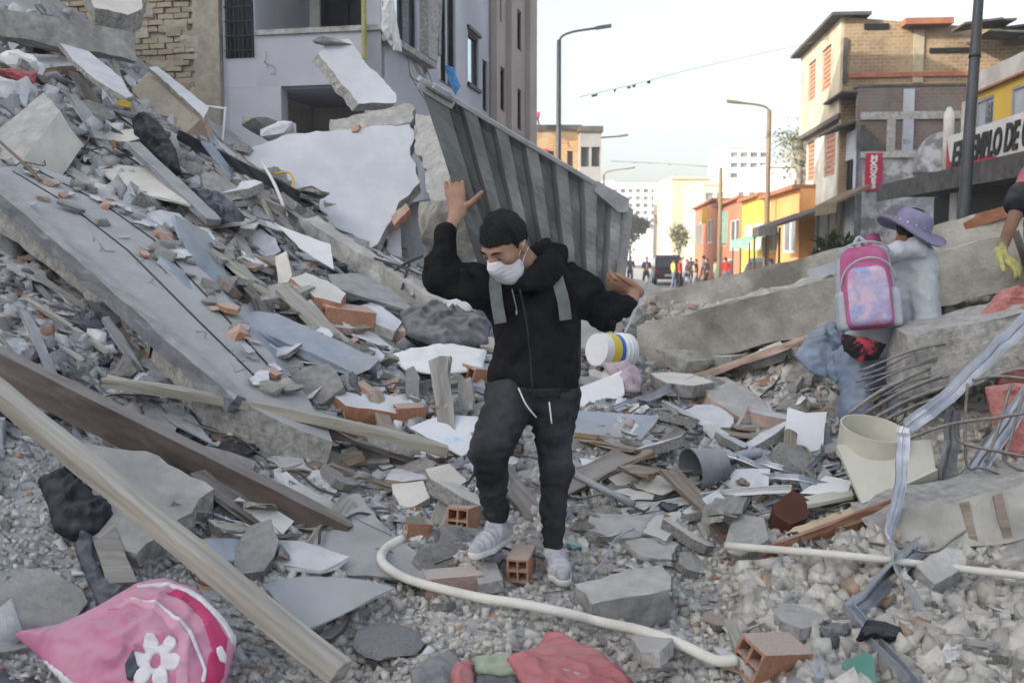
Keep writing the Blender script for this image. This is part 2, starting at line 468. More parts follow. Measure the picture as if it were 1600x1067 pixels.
CP = np.array(CP)
def _tps(r2): return np.where(r2 > 1e-9, r2 * np.log(np.sqrt(r2) + 1e-9), 0)
_d2 = ((CP[:, None, :2] - CP[None, :, :2]) ** 2).sum(-1)
_n = len(CP)
_A = np.zeros((_n + 3, _n + 3)); _A[:_n, :_n] = _tps(_d2) + np.eye(_n) * 0.05
_A[:_n, _n] = 1; _A[:_n, _n + 1:] = CP[:, :2]; _A[_n, :_n] = 1; _A[_n + 1:, :_n] = CP[:, :2].T
_w = np.linalg.solve(_A, np.concatenate([CP[:, 2], np.zeros(3)]))
GX0, GX1, GY0, GY1, GH = -12.0, 12.0, -2.0, 18.5, 0.05
gx = np.arange(GX0, GX1 + 1e-6, GH); gy = np.arange(GY0, GY1 + 1e-6, GH)
XX, YY = np.meshgrid(gx, gy, indexing='ij')
_z = np.full(XX.shape, _w[_n]) + _w[_n + 1] * XX + _w[_n + 2] * YY
for _i in range(_n):
    _z += _w[_i] * _tps((XX - CP[_i, 0]) ** 2 + (YY - CP[_i, 1]) ** 2)
_p3 = np.stack([XX, YY, np.zeros_like(XX)], -1)
ZB = _z.copy()
_z = _z + (0.06 + .04 * np.clip((YY - 4.6) / 1.5, 0, 1)) * fbm(_p3 * 1.5, 3, 3) + 0.04 * fbm(_p3 * 5.0, 3, 5)
_edge = np.clip((18.3 - YY) / 1.0, 0, 1)
ZG = _z * _edge - 0.6 * (1 - _edge)

def ground_z(x, y, Z=None):
    Z = ZG if Z is None else Z
    fx = np.clip((np.asarray(x, float) - GX0) / GH, 0, len(gx) - 1.001); fy = np.clip((np.asarray(y, float) - GY0) / GH, 0, len(gy) - 1.001)
    i = fx.astype(int); j = fy.astype(int); a = fx - i; b = fy - j
    return Z[i, j] * (1 - a) * (1 - b) + Z[i + 1, j] * a * (1 - b) + Z[i, j + 1] * (1 - a) * b + Z[i + 1, j + 1] * a * b

_ds = np.arange(2.4, 17.0, 0.02)
def hit_d(px, py):
    r = rays(px, py)
    pts = CAM + r * _ds[:, None]
    below = pts[:, 2] < ground_z(pts[:, 0], pts[:, 1])
    k = np.argmax(below)
    return _ds[k] if below.any() else None

def hit(px, py, lift=0.0):
    d = hit_d(px, py)
    if d is None: d = 12.0
    q = P(px, py, d); q[2] += lift
    return q

def ground_n(x, y, e=0.15):
    dx = (ground_z(x + e, y) - ground_z(x - e, y)) / (2 * e); dy = (ground_z(x, y + e) - ground_z(x, y - e)) / (2 * e)
    return nrm((-dx, -dy, 1))

def build_heap():
    ni, nj = XX.shape
    V = np.stack([XX, YY, ZG], -1).reshape(-1, 3)
    I = np.arange(ni * nj).reshape(ni, nj)
    Fc = np.stack([I[:-1, :-1], I[1:, :-1], I[1:, 1:], I[:-1, 1:]], -1).reshape(-1, 4)
    me = bpy.data.meshes.new('rubble_ground')
    me.vertices.add(len(V)); me.vertices.foreach_set('co', V.ravel())
    me.loops.add(len(Fc) * 4); me.loops.foreach_set('vertex_index', Fc.ravel().astype(np.int32))
    me.polygons.add(len(Fc)); me.polygons.foreach_set('loop_start', np.arange(0, len(Fc) * 4, 4, dtype=np.int32))
    me.polygons.foreach_set('loop_total', np.full(len(Fc), 4, np.int32))
    me.update(calc_edges=True)
    a = me.color_attributes.new('tint', 'FLOAT_COLOR', 'POINT')
    w = np.clip((V[:, 0] + 0.5) / 2.5, 0, 1)
    c = np.ones((len(V), 4)); c[:, 0] = .93 + .15 * w; c[:, 1] = .95 + .07 * w; c[:, 2] = 1.02 - .06 * w
    a.data.foreach_set('color', c.ravel())
    me.materials.append(M['dust'])
    o = bpy.data.objects.new('ground', me); COL.objects.link(o)
    return props(o, 'dusty heap of crushed masonry the whole collapse lies on', 'ground', kind='structure')
build_heap()

# far ground and the road that runs off to the skyline
AZ = math.radians(5.5)
E1 = np.array((math.sin(AZ), math.cos(AZ), 0)); E2 = np.array((math.cos(AZ), -math.sin(AZ), 0)); EZ = np.array((0, 0, 1.0))
def S(r, s, z=0.0): return E2 * r + E1 * s + EZ * z
M['earth'] = material('city_ground', (.2, .195, .18), (.28, .27, .25), .2, rand=0)
M['kerb'] = material('pavement', (.3, .295, .28), (.38, .37, .35), 1.5, rand=0)
props(mk('city_ground', [(-600, -300, -.02), (600, -300, -.02), (600, 900, -.02), (-600, 900, -.02)], [(0, 1, 2, 3)], M['earth']), 'wide flat ground under the town', 'ground', kind='structure')
props(mk('road', [S(-1.0, 12, -.006), S(6.4, 12, -.006), S(6.4, 260, -.006), S(-1.0, 260, -.006)], [(0, 3, 2, 1)[::-1]], M['asphalt']), 'pale asphalt street running away between the houses', 'road', kind='structure')
for r0, r1 in ((-3.2, -1.0), (6.4, 9.5)):
    props(MB().box(S(r0, 12, -.02), E2 * (r1 - r0), E1 * 240, EZ * .14).build('pavement', M['kerb']), 'raised concrete pavement along the street', 'pavement', kind='structure')
# ------------------------------------------------------------------ helpers: walls with openings, windows
def onplane(px, py, n, c):
    """point where the line of sight through a pixel meets the plane n.x = c"""
    r = rays(px, py); n = np.asarray(n, float)
    return CAM + r * ((c - n @ CAM) / (n @ r))

def wall_vf(o, U, N, w, h, holes, th):
    """upright wall: corner o, along U, outward normal N, with rectangular holes (u0,u1,z0,z1)"""
    us = sorted({0.0, w} | {min(max(x, 0), w) for q in holes for x in q[:2]})
    zs = sorted({0.0, h} | {min(max(x, 0), h) for q in holes for x in q[2:]})
    V = []; Fc = []; ix = {}
    def vid(i, j, b):
        if (i, j, b) not in ix:
            ix[(i, j, b)] = len(V); V.append(np.asarray(o) + U * us[i] + EZ * zs[j] - N * (th if b else 0))
        return ix[(i, j, b)]
    def solid(i, j):
        if i < 0 or j < 0 or i >= len(us) - 1 or j >= len(zs) - 1: return False
        cu = (us[i] + us[i + 1]) / 2; cz = (zs[j] + zs[j + 1]) / 2
        return not any(q[0] < cu < q[1] and q[2] < cz < q[3] for q in holes)
    for i in range(len(us) - 1):
        for j in range(len(zs) - 1):
            if not solid(i, j): continue
            f = [vid(i, j, 0), vid(i + 1, j, 0), vid(i + 1, j + 1, 0), vid(i, j + 1, 0)]
            b = [vid(i, j, 1), vid(i + 1, j, 1), vid(i + 1, j + 1, 1), vid(i, j + 1, 1)]
            Fc.append(tuple(f)); Fc.append(tuple(b[::-1]))
            for di, dj, (p, q) in ((0, -1, (0, 1)), (1, 0, (1, 2)), (0, 1, (2, 3)), (-1, 0, (3, 0))):
                if not solid(i + di, j + dj): Fc.append((f[q], f[p], b[p], b[q]))
    if np.dot(np.cross(U, EZ), N) < 0: Fc = [f[::-1] for f in Fc]
    return V, Fc

def window(parent, o, U, N, u0, u1, z0, z1, fm, pm, th=0.1, bars=1, rows=1, fw=0.05, name='window'):
    """glazed window set back in its opening: frame with its panes as children"""
    a = np.asarray(o) + U * u0 + EZ * z0 - N * th; w = u1 - u0; h = z1 - z0
    m = MB()
    for k in range(bars + 1):
        m.box(a + U * (w - fw) * k / bars, U * fw, EZ * h, N * .05)
    for k in range(rows + 1):
        m.box(a + EZ * (h - fw) * k / rows + N * .003, U * w, EZ * fw, N * .05)
    f = m.build(name, fm, parent)
    for i in range(bars):
        for j in range(rows):
            mk('pane', *_quadbox(a + U * (w * i / bars + .01) + EZ * (h * j / rows + .01), U * (w / bars - .02), EZ * (h / rows - .02), N * .012), pm, f)
    return f

def _quadbox(o, u, v, w):
    m = MB().box(o, u, v, w); return m.V, m.F

def rough_box(o, u, v, w, cut=6, amp=.03, seed=1):
    """box with crumbled faces"""
    bm_ = bmesh.new()
    m = MB().box(o, u, v, w)
    vs_ = [bm_.verts.new(x) for x in m.V]
    for f in m.F: bm_.faces.new([vs_[i] for i in f])
    bmesh.ops.subdivide_edges(bm_, edges=bm_.edges[:], cuts=cut, use_grid_fill=True)
    bm_.normal_update()
    for x in bm_.verts:
        n = mnoise.noise(x.co * (1.3 / max(amp, .01) * .12) + Vector((seed * 7.1, seed * 3.3, 0))) + .5 * mnoise.noise(x.co * 9 + Vector((seed, 0, 0)))
        x.co += x.normal * n * amp
    V = [tuple(x.co) for x in bm_.verts]; bm_.verts.index_update()
    Fc = [tuple(q.index for q in f.verts) for f in bm_.faces]
    bm_.free(); return V, Fc

# ------------------------------------------------------------------ the torn apartment house on the left
LA = np.array((-1.8, 14.0, 0.0)); LU = nrm((.2057, 1, 0)); LV = nrm((-1, .2057, 0))
def LB(a, b, z): return LA + LU * a + LV * b + EZ * z
LN = -LV   # outward normal of its street side
def street_uz(px, py):
    p = onplane(px, py, LN, LN @ LA); return float((p - LA) @ LU), float(p[2])
def front_bz(px, py, a=0.0):
    p = onplane(px, py, LU, LU @ LA + a); return float((p - LA) @ LV), float(p[2])

bld = root('apartment_building', LB(3, 3, 0), 'torn lilac apartment building with broken corner balcony behind the rubble', 'building')
ZT = 13.0
lw = []
for q in ((609, 652, -260, 55), (684, 712, -220, 126), (731, 748, 46, 129), (754, 762, 92, 172), (731, 748, -190, -90), (754, 762, -120, -40)):
    u0, z1 = street_uz(q[0], q[2]); u1, z0 = street_uz(q[1], (q[3]))
    zb = street_uz(q[0], q[3])[1]; zt = street_uz(q[0], q[2])[1]
    lw.append((u0, u1, zb, min(zt, ZT - .3)))
Lend = street_uz(765, 200)[0]; Lfar = street_uz(829, 200)[0]
V, Fc = wall_vf(LB(0, 0, 0), LU, LN, Lend, ZT, lw, .25)
mk('street_wall', V, Fc, M['lilac'], bld)
for q in lw:
    window(bld, LB(0, 0, 0), LU, LN, *q, M['black_frame'], M['glass_dark'] if q in (lw[1], lw[3]) else M['glass_sky'], th=.09, bars=2 if q[1] - q[0] > .9 else 1, fw=.06)
# window surrounds proud of the render
for q in (lw[0], lw[2], lw[4]):
    o = LB(q[0] - .07, 0, q[2] - .07)
    MB().box(o, LU * (q[1] - q[0] + .14), EZ * .06, LN * .05).build('window_sill', M['black_frame'], bld)
    MB().box(o + EZ * (q[3] - q[2] + .08), LU * (q[1] - q[0] + .14), EZ * .06, LN * .05).build('window_head', M['black_frame'], bld)
# pink bay beyond
pw = []
for q in ((775, 781, -60, 30), (779, 786, 103, 172), (805, 812, 12, 76), (806, 812, 137, 202), (775, 781, -260, -170), (805, 812, -150, -80)):
    u0 = street_uz(q[0], 100)[0]; u1 = street_uz(q[1], 100)[0]
    pw.append((u0 - Lend, u1 - Lend, street_uz(q[0], q[3])[1], min(street_uz(q[0], q[2])[1], ZT)))
V, Fc = wall_vf(LB(Lend, -.04, 0), LU, LN, Lfar - Lend, ZT + 1, pw, .3)
mk('bay_wall', V, Fc, M['pinkish'], bld)
for q in pw: window(bld, LB(Lend, -.04, 0), LU, LN, *q, M['black_frame'], M['glass_dark'], th=.08, fw=.05)
for a0, a1 in ((764, 769), (788, 797), (818, 829)):
    u0 = street_uz(a0, 100)[0]; u1 = street_uz(a1, 100)[0]
    MB().box(LB(u0, -.042, 0), LU * (u1 - u0), EZ * (ZT + 1), LN * .12).build('pilaster', M['pinkish'], bld)
MB().box(LB(Lfar - .02, -.03, 0), LV * 9, LU * .3, EZ * (ZT + 1)).build('end_wall', M['pinkish'], bld)
# front: wall left of the balcony with the barred window, recessed porch, parapet
b0 = front_bz(400, 100)[0]; b1 = front_bz(349, 100)[0]; zp0 = front_bz(500, 133)[1]; zp1 = front_bz(500, 52)[1]
zw = front_bz(375, 92)[1]; bm = front_bz(440, 200)[0]
V, Fc = wall_vf(LB(0, b1, 0), -LV, -LU, b1 - bm, zp0, [], .22)
mk('front_wall', V, Fc, M['lilac'], bld)
V, Fc = wall_vf(LB(0, b1, zp0 + .003), -LV, -LU, b1 - b0, ZT - zp0, [(.04, b1 - b0 - .02, zw - zp0, 4.2)], .22)
mk('upper_front_wall', V, Fc, M['lilac'], bld)
gw = window(bld, LB(0, b1, 0), -LV, -LU, .04, b1 - b0 - .02, zw, zp0 + 4.2, M['black_frame'], M['glass_dark'], th=.12, bars=2, rows=3, fw=.035)
m = MB()
for k in range(7): m.box(LB(-.02, b1 - .06 - k * (b1 - b0 - .1) / 6, zw), -LV * .015, EZ * 3, -LU * .015)
for k in range(14): m.box(LB(-.037, b1 - .05, zw + .1 + k * .2), -LV * (b1 - b0 - .08), EZ * .015, -LU * .015)
m.build('window_grille', M['black_frame'], bld)
MB().box(LB(0, 0, zp0), LV * b0, LU * .14, EZ * (zp1 - zp0)).build('balcony_parapet', M['lilac'], bld)
MB().box(LB(-.04, -.04, zp1 + .002), LV * (b0 + .03), LU * .24, EZ * .07).build('parapet_coping', M['concrete_dark'], bld)
MB().box(LB(.143, .002, zp0 - .02), LV * (b0 - .004), LU * 1.9, EZ * .18).build('balcony_slab', M['lilac'], bld)
MB().box(LB(.6, .25, zp0 - .021), LV * .04, LU * .04, EZ * -.14).build('ceiling_lamp', M['black_frame'], bld)
V, Fc = wall_vf(LB(2.0, b0 + .6, 0), -LV, -LU, b0 + .6, ZT, [(.75, 2.0, zp0 + .45, zp0 + 2.6)], .2)
mk('balcony_back_wall', V, Fc, M['plaster_warm'], bld)
window(bld, LB(2.0, b0 + .6, 0), -LV, -LU, .75, 2.0, zp0 + .45, zp0 + 2.6, M['black_frame'], M['glass_dark'], th=.1, bars=3, fw=.07)
MB().box(LB(.22, b0 - .02, 0), LU * 1.78, LV * .2, EZ * (zp0 - .03)).build('porch_side_wall', M['plaster_warm'], bld)
MB().box(LB(.22, b0 + .02, zp0 + .2), LU * 1.77, LV * .2, EZ * 6).build('balcony_side_wall', M['lilac'], bld)
MB().box(LB(.05, 0, zp0 + 3.0), LV * b1, LU * 6, EZ * .25).build('upper_slab', M['concrete'], bld)
MB().box(LB(0, .3, ZT), LV * 8, LU * (Lfar - .1), EZ * .3).build('roof_slab', M['concrete'], bld)
# the ledge that carries on along the street side, torn
lz = street_uz(600, 66)[1]; ue = street_uz(668, 112)[0]
MB().box(LB(.02, -.003, lz), LU * ue, LN * .14, EZ * .09).build('street_ledge', M['concrete_dark'], bld)
# torn concrete where the next bay broke off, bent bars, cracks
u0 = street_uz(656, 40)[0]; u1 = street_uz(670, 40)[0]
mk('torn_pier', *rough_box(LB(u0, .02, lz + .12), LU * (u1 - u0), LN * .16, EZ * 4.2, 12, .05, 9), M['rough'], bld)
u0 = street_uz(678, 40)[0]; u1 = street_uz(684, 40)[0]
mk('torn_pier', *rough_box(LB(u0, .02, lz + .3), LU * (u1 - u0), LN * .1, EZ * 4.0, 12, .05, 10), M['concrete_dark'], bld)
Rc = random.Random(4)
for k in range(7):
    a_ = Rc.uniform(.2, ue + 1.5); q0 = LB(a_, -.03, lz - .02 - .25 * (k % 2)); pts_ = [q0]
    for i in range(3): pts_.append(pts_[-1] + LU * Rc.uniform(-.12, .2) + LN * Rc.uniform(.02, .12) - EZ * Rc.uniform(.05, .25))
    mk('bent_bar', *tube_vf(smooth_path(pts_, 4), .008, 5), M['rebar'], bld, True)
for k in range(6):
    b_ = Rc.uniform(.1, b0 - .1); pts_ = [LB(-.012, b_, zp0 + Rc.uniform(.1, .6))]
    for i in range(5): pts_.append(pts_[-1] + LV * Rc.uniform(-.1, .12) - EZ * Rc.uniform(-.02, .09))
    mk('crack', *tube_vf(pts_, .0045, 4), M['concrete_dark'], bld)
# balcony post
pb, pz = front_bz(574, 95)
props(MB().tube([LB(-.12, pb, pz), LB(-.12, pb - .02, pz + 4)], .035, 8).build('balcony_post', material('yellow_green_paint', (.32, .29, .12), (.42, .38, .18), 6)),
      'thin yellow green post standing in front of the lilac balcony', 'post')
# exposed party wall: single bricks on mortar
pw_r = root('brick_party_wall', LB(-.1, 3.6, 3), 'old bare brick party wall beside the barred window of the lilac building', 'brick wall')
bE = front_bz(120, 100)[0] + .8
MB().box(LB(-.03, b1 + .02, 2.5), LV * (bE - b1), LU * .3, EZ * 4.6).build('mortar_wall', M['mortar'], pw_r)
bme = mesh_data('brick', *_quadbox((-.115, -.03, -.034), (.23, 0, 0), (0, .06, 0), (0, 0, .068)), [M['oldbrick']])
row = 0; z = 3.55; Rb = random.Random(3)
Rm = Matrix((( -LV[0], LU[0], 0), (-LV[1], LU[1], 0), (0, 0, 1))).to_4x4()
while z < 6.1:
    b = b1 + .47 + (.125 if row % 2 else 0)
    while b < b1 + 2.7:
        if Rb.random() > .05:
            inst('brick', bme, Matrix.Translation(Vector(LB(-.03 - Rb.random() * .04, b + Rb.uniform(-.008, .008), z + Rb.uniform(-.004, .004)))) @ Rm @ Matrix.Rotation(Rb.uniform(-.03, .03), 4, 'Y') @ Matrix.Rotation(Rb.uniform(-.03, .03), 4, 'Z'), pw_r)
        b += .252
    z += .082; row += 1
Rb2 = random.Random(6)
for k in range(26):
    V2, F2 = rough_box(LB(-.085, b1 + Rb2.uniform(.3, 2.5), Rb2.uniform(3.7, 5.8)), LV * Rb2.uniform(.12, .5), LU * .06, EZ * Rb2.uniform(.06, .28), 4, .03, k)
    mk('mortar_patch', V2, F2, M['mortar'] if k % 3 else M['oldbrick'], pw_r)
mk('rough_pier', *rough_box(LB(-.09, b1 + .01, 2.6), LV * .4, LU * .2, EZ * 4.4, 14, .035, 4), M['mortar'], pw_r)

# ------------------------------------------------------------------ unseen block added outside the view to shade the collapse
props(MB().box((-70, -75, -.5), (25, 0, 0), (0, 77, 0), (0, 0, 32)).build('shading_building', M['lilac']), 'unseen tall block left of the collapse, added to shade it', 'building', kind='structure')

# ------------------------------------------------------------------ right side of the street
def brickmat(name, c1, c2, mortar, scale, bump=.5, patch=None):
    m = bpy.data.materials.new(name); m.use_nodes = True; t = m.node_tree; N = t.nodes; L = t.links; b = N['Principled BSDF']
    tc = N.new('ShaderNodeTexCoord'); sp = N.new('ShaderNodeSeparateXYZ'); cb = N.new('ShaderNodeCombineXYZ'); ad = N.new('ShaderNodeMath')
    L.new(tc.outputs['Object'], sp.inputs[0]); L.new(sp.outputs['X'], ad.inputs[0]); L.new(sp.outputs['Y'], ad.inputs[1])
    L.new(ad.outputs[0], cb.inputs['X']); L.new(sp.outputs['Z'], cb.inputs['Y'])
    br = N.new('ShaderNodeTexBrick'); br.inputs['Scale'].default_value = scale
    br.inputs['Color1'].default_value = (*c1, 1); br.inputs['Color2'].default_value = (*c2, 1); br.inputs['Mortar'].default_value = (*mortar, 1)
    br.inputs['Mortar Size'].default_value = .025
    L.new(cb.outputs[0], br.inputs['Vector'])
    n = N.new('ShaderNodeTexNoise'); n.inputs['Scale'].default_value = .9; n.inputs['Detail'].default_value = 8; L.new(tc.outputs['Object'], n.inputs['Vector'])
    rp = N.new('ShaderNodeValToRGB'); rp.color_ramp.elements[0].position = .42; rp.color_ramp.elements[1].position = .6; L.new(n.outputs['Fac'], rp.inputs['Fac'])
    mx = N.new('ShaderNodeMixRGB'); mx.inputs['Color2'].default_value = (*(patch or mortar), 1)
    mf = N.new('ShaderNodeMath'); mf.operation = 'MULTIPLY'; mf.inputs[1].default_value = .75; L.new(rp.outputs[0], mf.inputs[0]); L.new(mf.outputs[0], mx.inputs['Fac'])
    L.new(br.outputs['Color'], mx.inputs['Color1'])
    ns = N.new('ShaderNodeTexNoise'); ns.inputs['Scale'].default_value = .55; ns.inputs['Detail'].default_value = 9; ns.inputs['Roughness'].default_value = .7; L.new(tc.outputs['Object'], ns.inputs['Vector'])
    rs_ = N.new('ShaderNodeValToRGB'); rs_.color_ramp.elements[0].position = .5; rs_.color_ramp.elements[1].position = .62; L.new(ns.outputs['Fac'], rs_.inputs['Fac'])
    m2 = N.new('ShaderNodeMixRGB'); m2.inputs['Color2'].default_value = (c2[0] * .6, c2[1] * .62, c2[2] * .7, 1); f2 = N.new('ShaderNodeMath'); f2.operation = 'MULTIPLY'; f2.inputs[1].default_value = .6
    L.new(rs_.outputs[0], f2.inputs[0]); L.new(f2.outputs[0], m2.inputs['Fac']); L.new(mx.outputs[0], m2.inputs['Color1']); L.new(m2.outputs[0], b.inputs['Base Color']); b.inputs['Roughness'].default_value = .95
    n3 = N.new('ShaderNodeTexNoise'); n3.inputs['Scale'].default_value = 14; n3.inputs['Detail'].default_value = 6; L.new(tc.outputs['Object'], n3.inputs['Vector'])
    bp = N.new('ShaderNodeBump'); bp.inputs['Strength'].default_value = bump; bp.inputs['Distance'].default_value = .05
    L.new(n3.outputs['Fac'], bp.inputs['Height']); L.new(bp.outputs[0], b.inputs['Normal'])
    return m
M['far_brick'] = brickmat('tan_brick', (.33, .22, .13), (.24, .165, .1), (.38, .32, .23), 2.2, patch=(.36, .28, .18))
M['painted_brick'] = brickmat('sooty_painted_brick', (.2, .13, .1), (.17, .13, .11), (.2, .185, .17), 2.2, patch=(.19, .185, .18))
M['cream_wall'] = material('cream_render', (.4, .35, .26), (.58, .52, .4), 1.6, rand=0, stain=(.3, .26, .19))
M['white_wall'] = material('aged_white_wall', (.46, .44, .4), (.66, .64, .6), 1.6, rand=0, stain=(.4, .37, .32))
M['bluegrey'] = material('blue_grey_paint', (.34, .37, .42), (.46, .49, .54), 1.1, rand=0, stain=(.28, .29, .31))
M['graffiti'] = material('peeling_paint', (.24, .24, .25), (.56, .56, .57), 2.4, rand=0, contrast=(.44, .56), stain=(.3, .31, .36))
M['shutter'] = material('orange_shutter', (.34, .18, .12), (.43, .25, .17), 5, rand=.05)
M['yellow'] = material('yellow_paint', (.64, .42, .07), (.72, .5, .11), .7, rand=0)
M['orange'] = material('orange_paint', (.58, .28, .1), (.66, .35, .15), .7, rand=.04)
M['tin'] = material('rusty_tin', (.07, .068, .065), (.15, .14, .13), 3, rand=.05, metal=.2)
M['tilered'] = material('roof_tile', (.28, .11, .065), (.38, .17, .1), 3, rand=.05)
M['sign_red'] = material('sign_red', (.42, .02, .06), (.5, .04, .09), 2, bump=.05, rand=0, rough=.6)
M['sign_white'] = material('sign_white', (.66, .65, .62), (.76, .75, .72), 2, bump=.05, rand=0, rough=.6)
M['ink'] = material('black_lettering', (.012, .012, .014), None, 2, bump=0, rand=0, rough=.6)

def rs(px, py, r):
    p = onplane(px, py, E2, r); return float(p @ E1), float(p[2])
def fs(px, py, s):
    p = onplane(px, py, E1, s); return float(p @ E2), float(p[2])

def text_mesh(body, size, bold=0.0, shear=0.0):
    cu = bpy.data.curves.new('lettering', 'FONT'); cu.body = body; cu.size = size; cu.extrude = .012; cu.offset = bold; cu.shear = shear
    o = bpy.data.objects.new('lettering_tmp', cu); COL.objects.link(o)
    dg = bpy.context.evaluated_depsgraph_get()
    me = bpy.data.meshes.new_from_object(o.evaluated_get(dg))
    bpy.data.objects.remove(o); me.materials.clear()
    return me
def frame_mat(o, X, Y, sx=1, sy=1):
    Zv = np.cross(X, Y)
    return Matrix(((X[0] * sx, Y[0] * sy, Zv[0], o[0]), (X[1] * sx, Y[1] * sy, Zv[1], o[1]), (X[2] * sx, Y[2] * sy, Zv[2], o[2]), (0, 0, 0, 1)))

def tall_brick_house():
    r = 7.24; sN = rs(1315, 25, r)[0]; sF = rs(1252, 80, r)[0]; zt = rs(1315, 27, r)[1]; zm = rs(1303, 181, r)[1]
    t = root('brick_house', S(r + 3, (sN + sF) / 2, 0), 'three storey house with cream street side and bare tan brick gable', 'house')
    w = sF - sN
    def rect(px0, px1, py0, py1, rr):
        s0, z1 = rs(px1, py0, rr); s1, z0 = rs(px0, py1, rr)
        zb = rs((px0 + px1) / 2, py1, rr)[1]; zt_ = rs((px0 + px1) / 2, py0, rr)[1]
        return (sF - s1, sF - s0, zb, zt_)
    up = [rect(1262, 1275, 97, 157, r), rect(1283, 1299, 75, 140, r)]
    V, Fc = wall_vf(S(r, sF, zm), -E1, -E2, w, zt - zm, [(a, b, c - zm, d - zm) for a, b, c, d in up], .25)
    mk('upper_wall', V, Fc, M['cream_wall'], t)
    r2 = r + .3
    lo = [rect(1260, 1273, 222, 283, r2), rect(1287, 1306, 205, 275, r2)]
    V, Fc = wall_vf(S(r2, sF, 0), -E1, -E2, w, zm - .004, [q for q in lo], .25)
    mk('lower_wall', V, Fc, M['white_wall'], t)
    for q, rr in ((up[0], r), (up[1], r), (lo[0], r2), (lo[1], r2)):
        o = S(rr + .06, sF, 0) - E1 * q[0] + EZ * q[2]
        m = MB(); n = 9
        for k in range(n): m.box(o + EZ * (q[3] - q[2]) * k / n, -E1 * (q[1] - q[0]), EZ * ((q[3] - q[2]) / n - .03), E2 * .05)
        sh = m.build('window_shutter', M['shutter'], t)
    MB().box(S(r - .35, sN - .3, zt), E2 * 1.2, E1 * (w + .6), EZ * .1).build('roof_edge', M['tin'], t)
    MB().box(S(r - .02, sN, zm - .16), E2 * .5, E1 * w, EZ * .15).build('floor_band', M['tin'], t)
    # gable toward the camera
    s = sN - .004
    zr = fs(1560, 45, s)[1]; rr1 = fs(1650, 40, s)[0]
    pts = [S(r, s, 0), S(rr1, s, 0), S(rr1, s, zr - .3), S(fs(1560, 50, s)[0], s, zr), S(r + .1, s, zt)]
    V = pts + [p + E1 * .25 for p in pts]
    Fc = [(0, 1, 2, 3, 4), (9, 8, 7, 6, 5)] + [(i, (i + 1) % 5 + 5 if False else i + 5, (i + 1) % 5 + 5, (i + 1) % 5) for i in range(5)]
    mk('gable_wall', V, Fc, M['far_brick'], t)
    def onface(px0, py0, px1, py1, dep, mat_, nm, th=.05):
        a, za = fs(px0, py0, s); b, zb = fs(px1, py1, s)
        MB().box(S(a, s - dep, zb), E2 * (b - a), -E1 * th, EZ * (za - zb)).build(nm, mat_, t)
    onface(1350, 38, 1388, 46, .002, M['ink'], 'vent_slot')
    onface(1452, 76, 1530, 82, .002, M['ink'], 'wall_gap')
    onface(1408, 34, 1482, 42, .002, M['tilered'], 'roof_tiles', .5)
    onface(1325, 115, 1530, 119, .002, M['tilered'], 'brick_course', .08)
    onface(1318, 60, 1322, 130, .002, M['tin'], 'down_pipe', .08)
    onface(1428, 48, 1441, 130, .003, M['oldbrick'], 'brick_pier', .06)
    m = MB()
    for k in range(6):
        a, za = fs(1480 + k * 22, 30 + k * 4 - (k % 2) * 9, s)
        m.box(S(a, s - .4 + k * .1, za - .5), E2 * 1.1 + EZ * (.12 - .1 * (k % 3)), -E1 * 1.2, EZ * .06)
    m.build('roof_rest', M['tin'], t)
tall_brick_house()

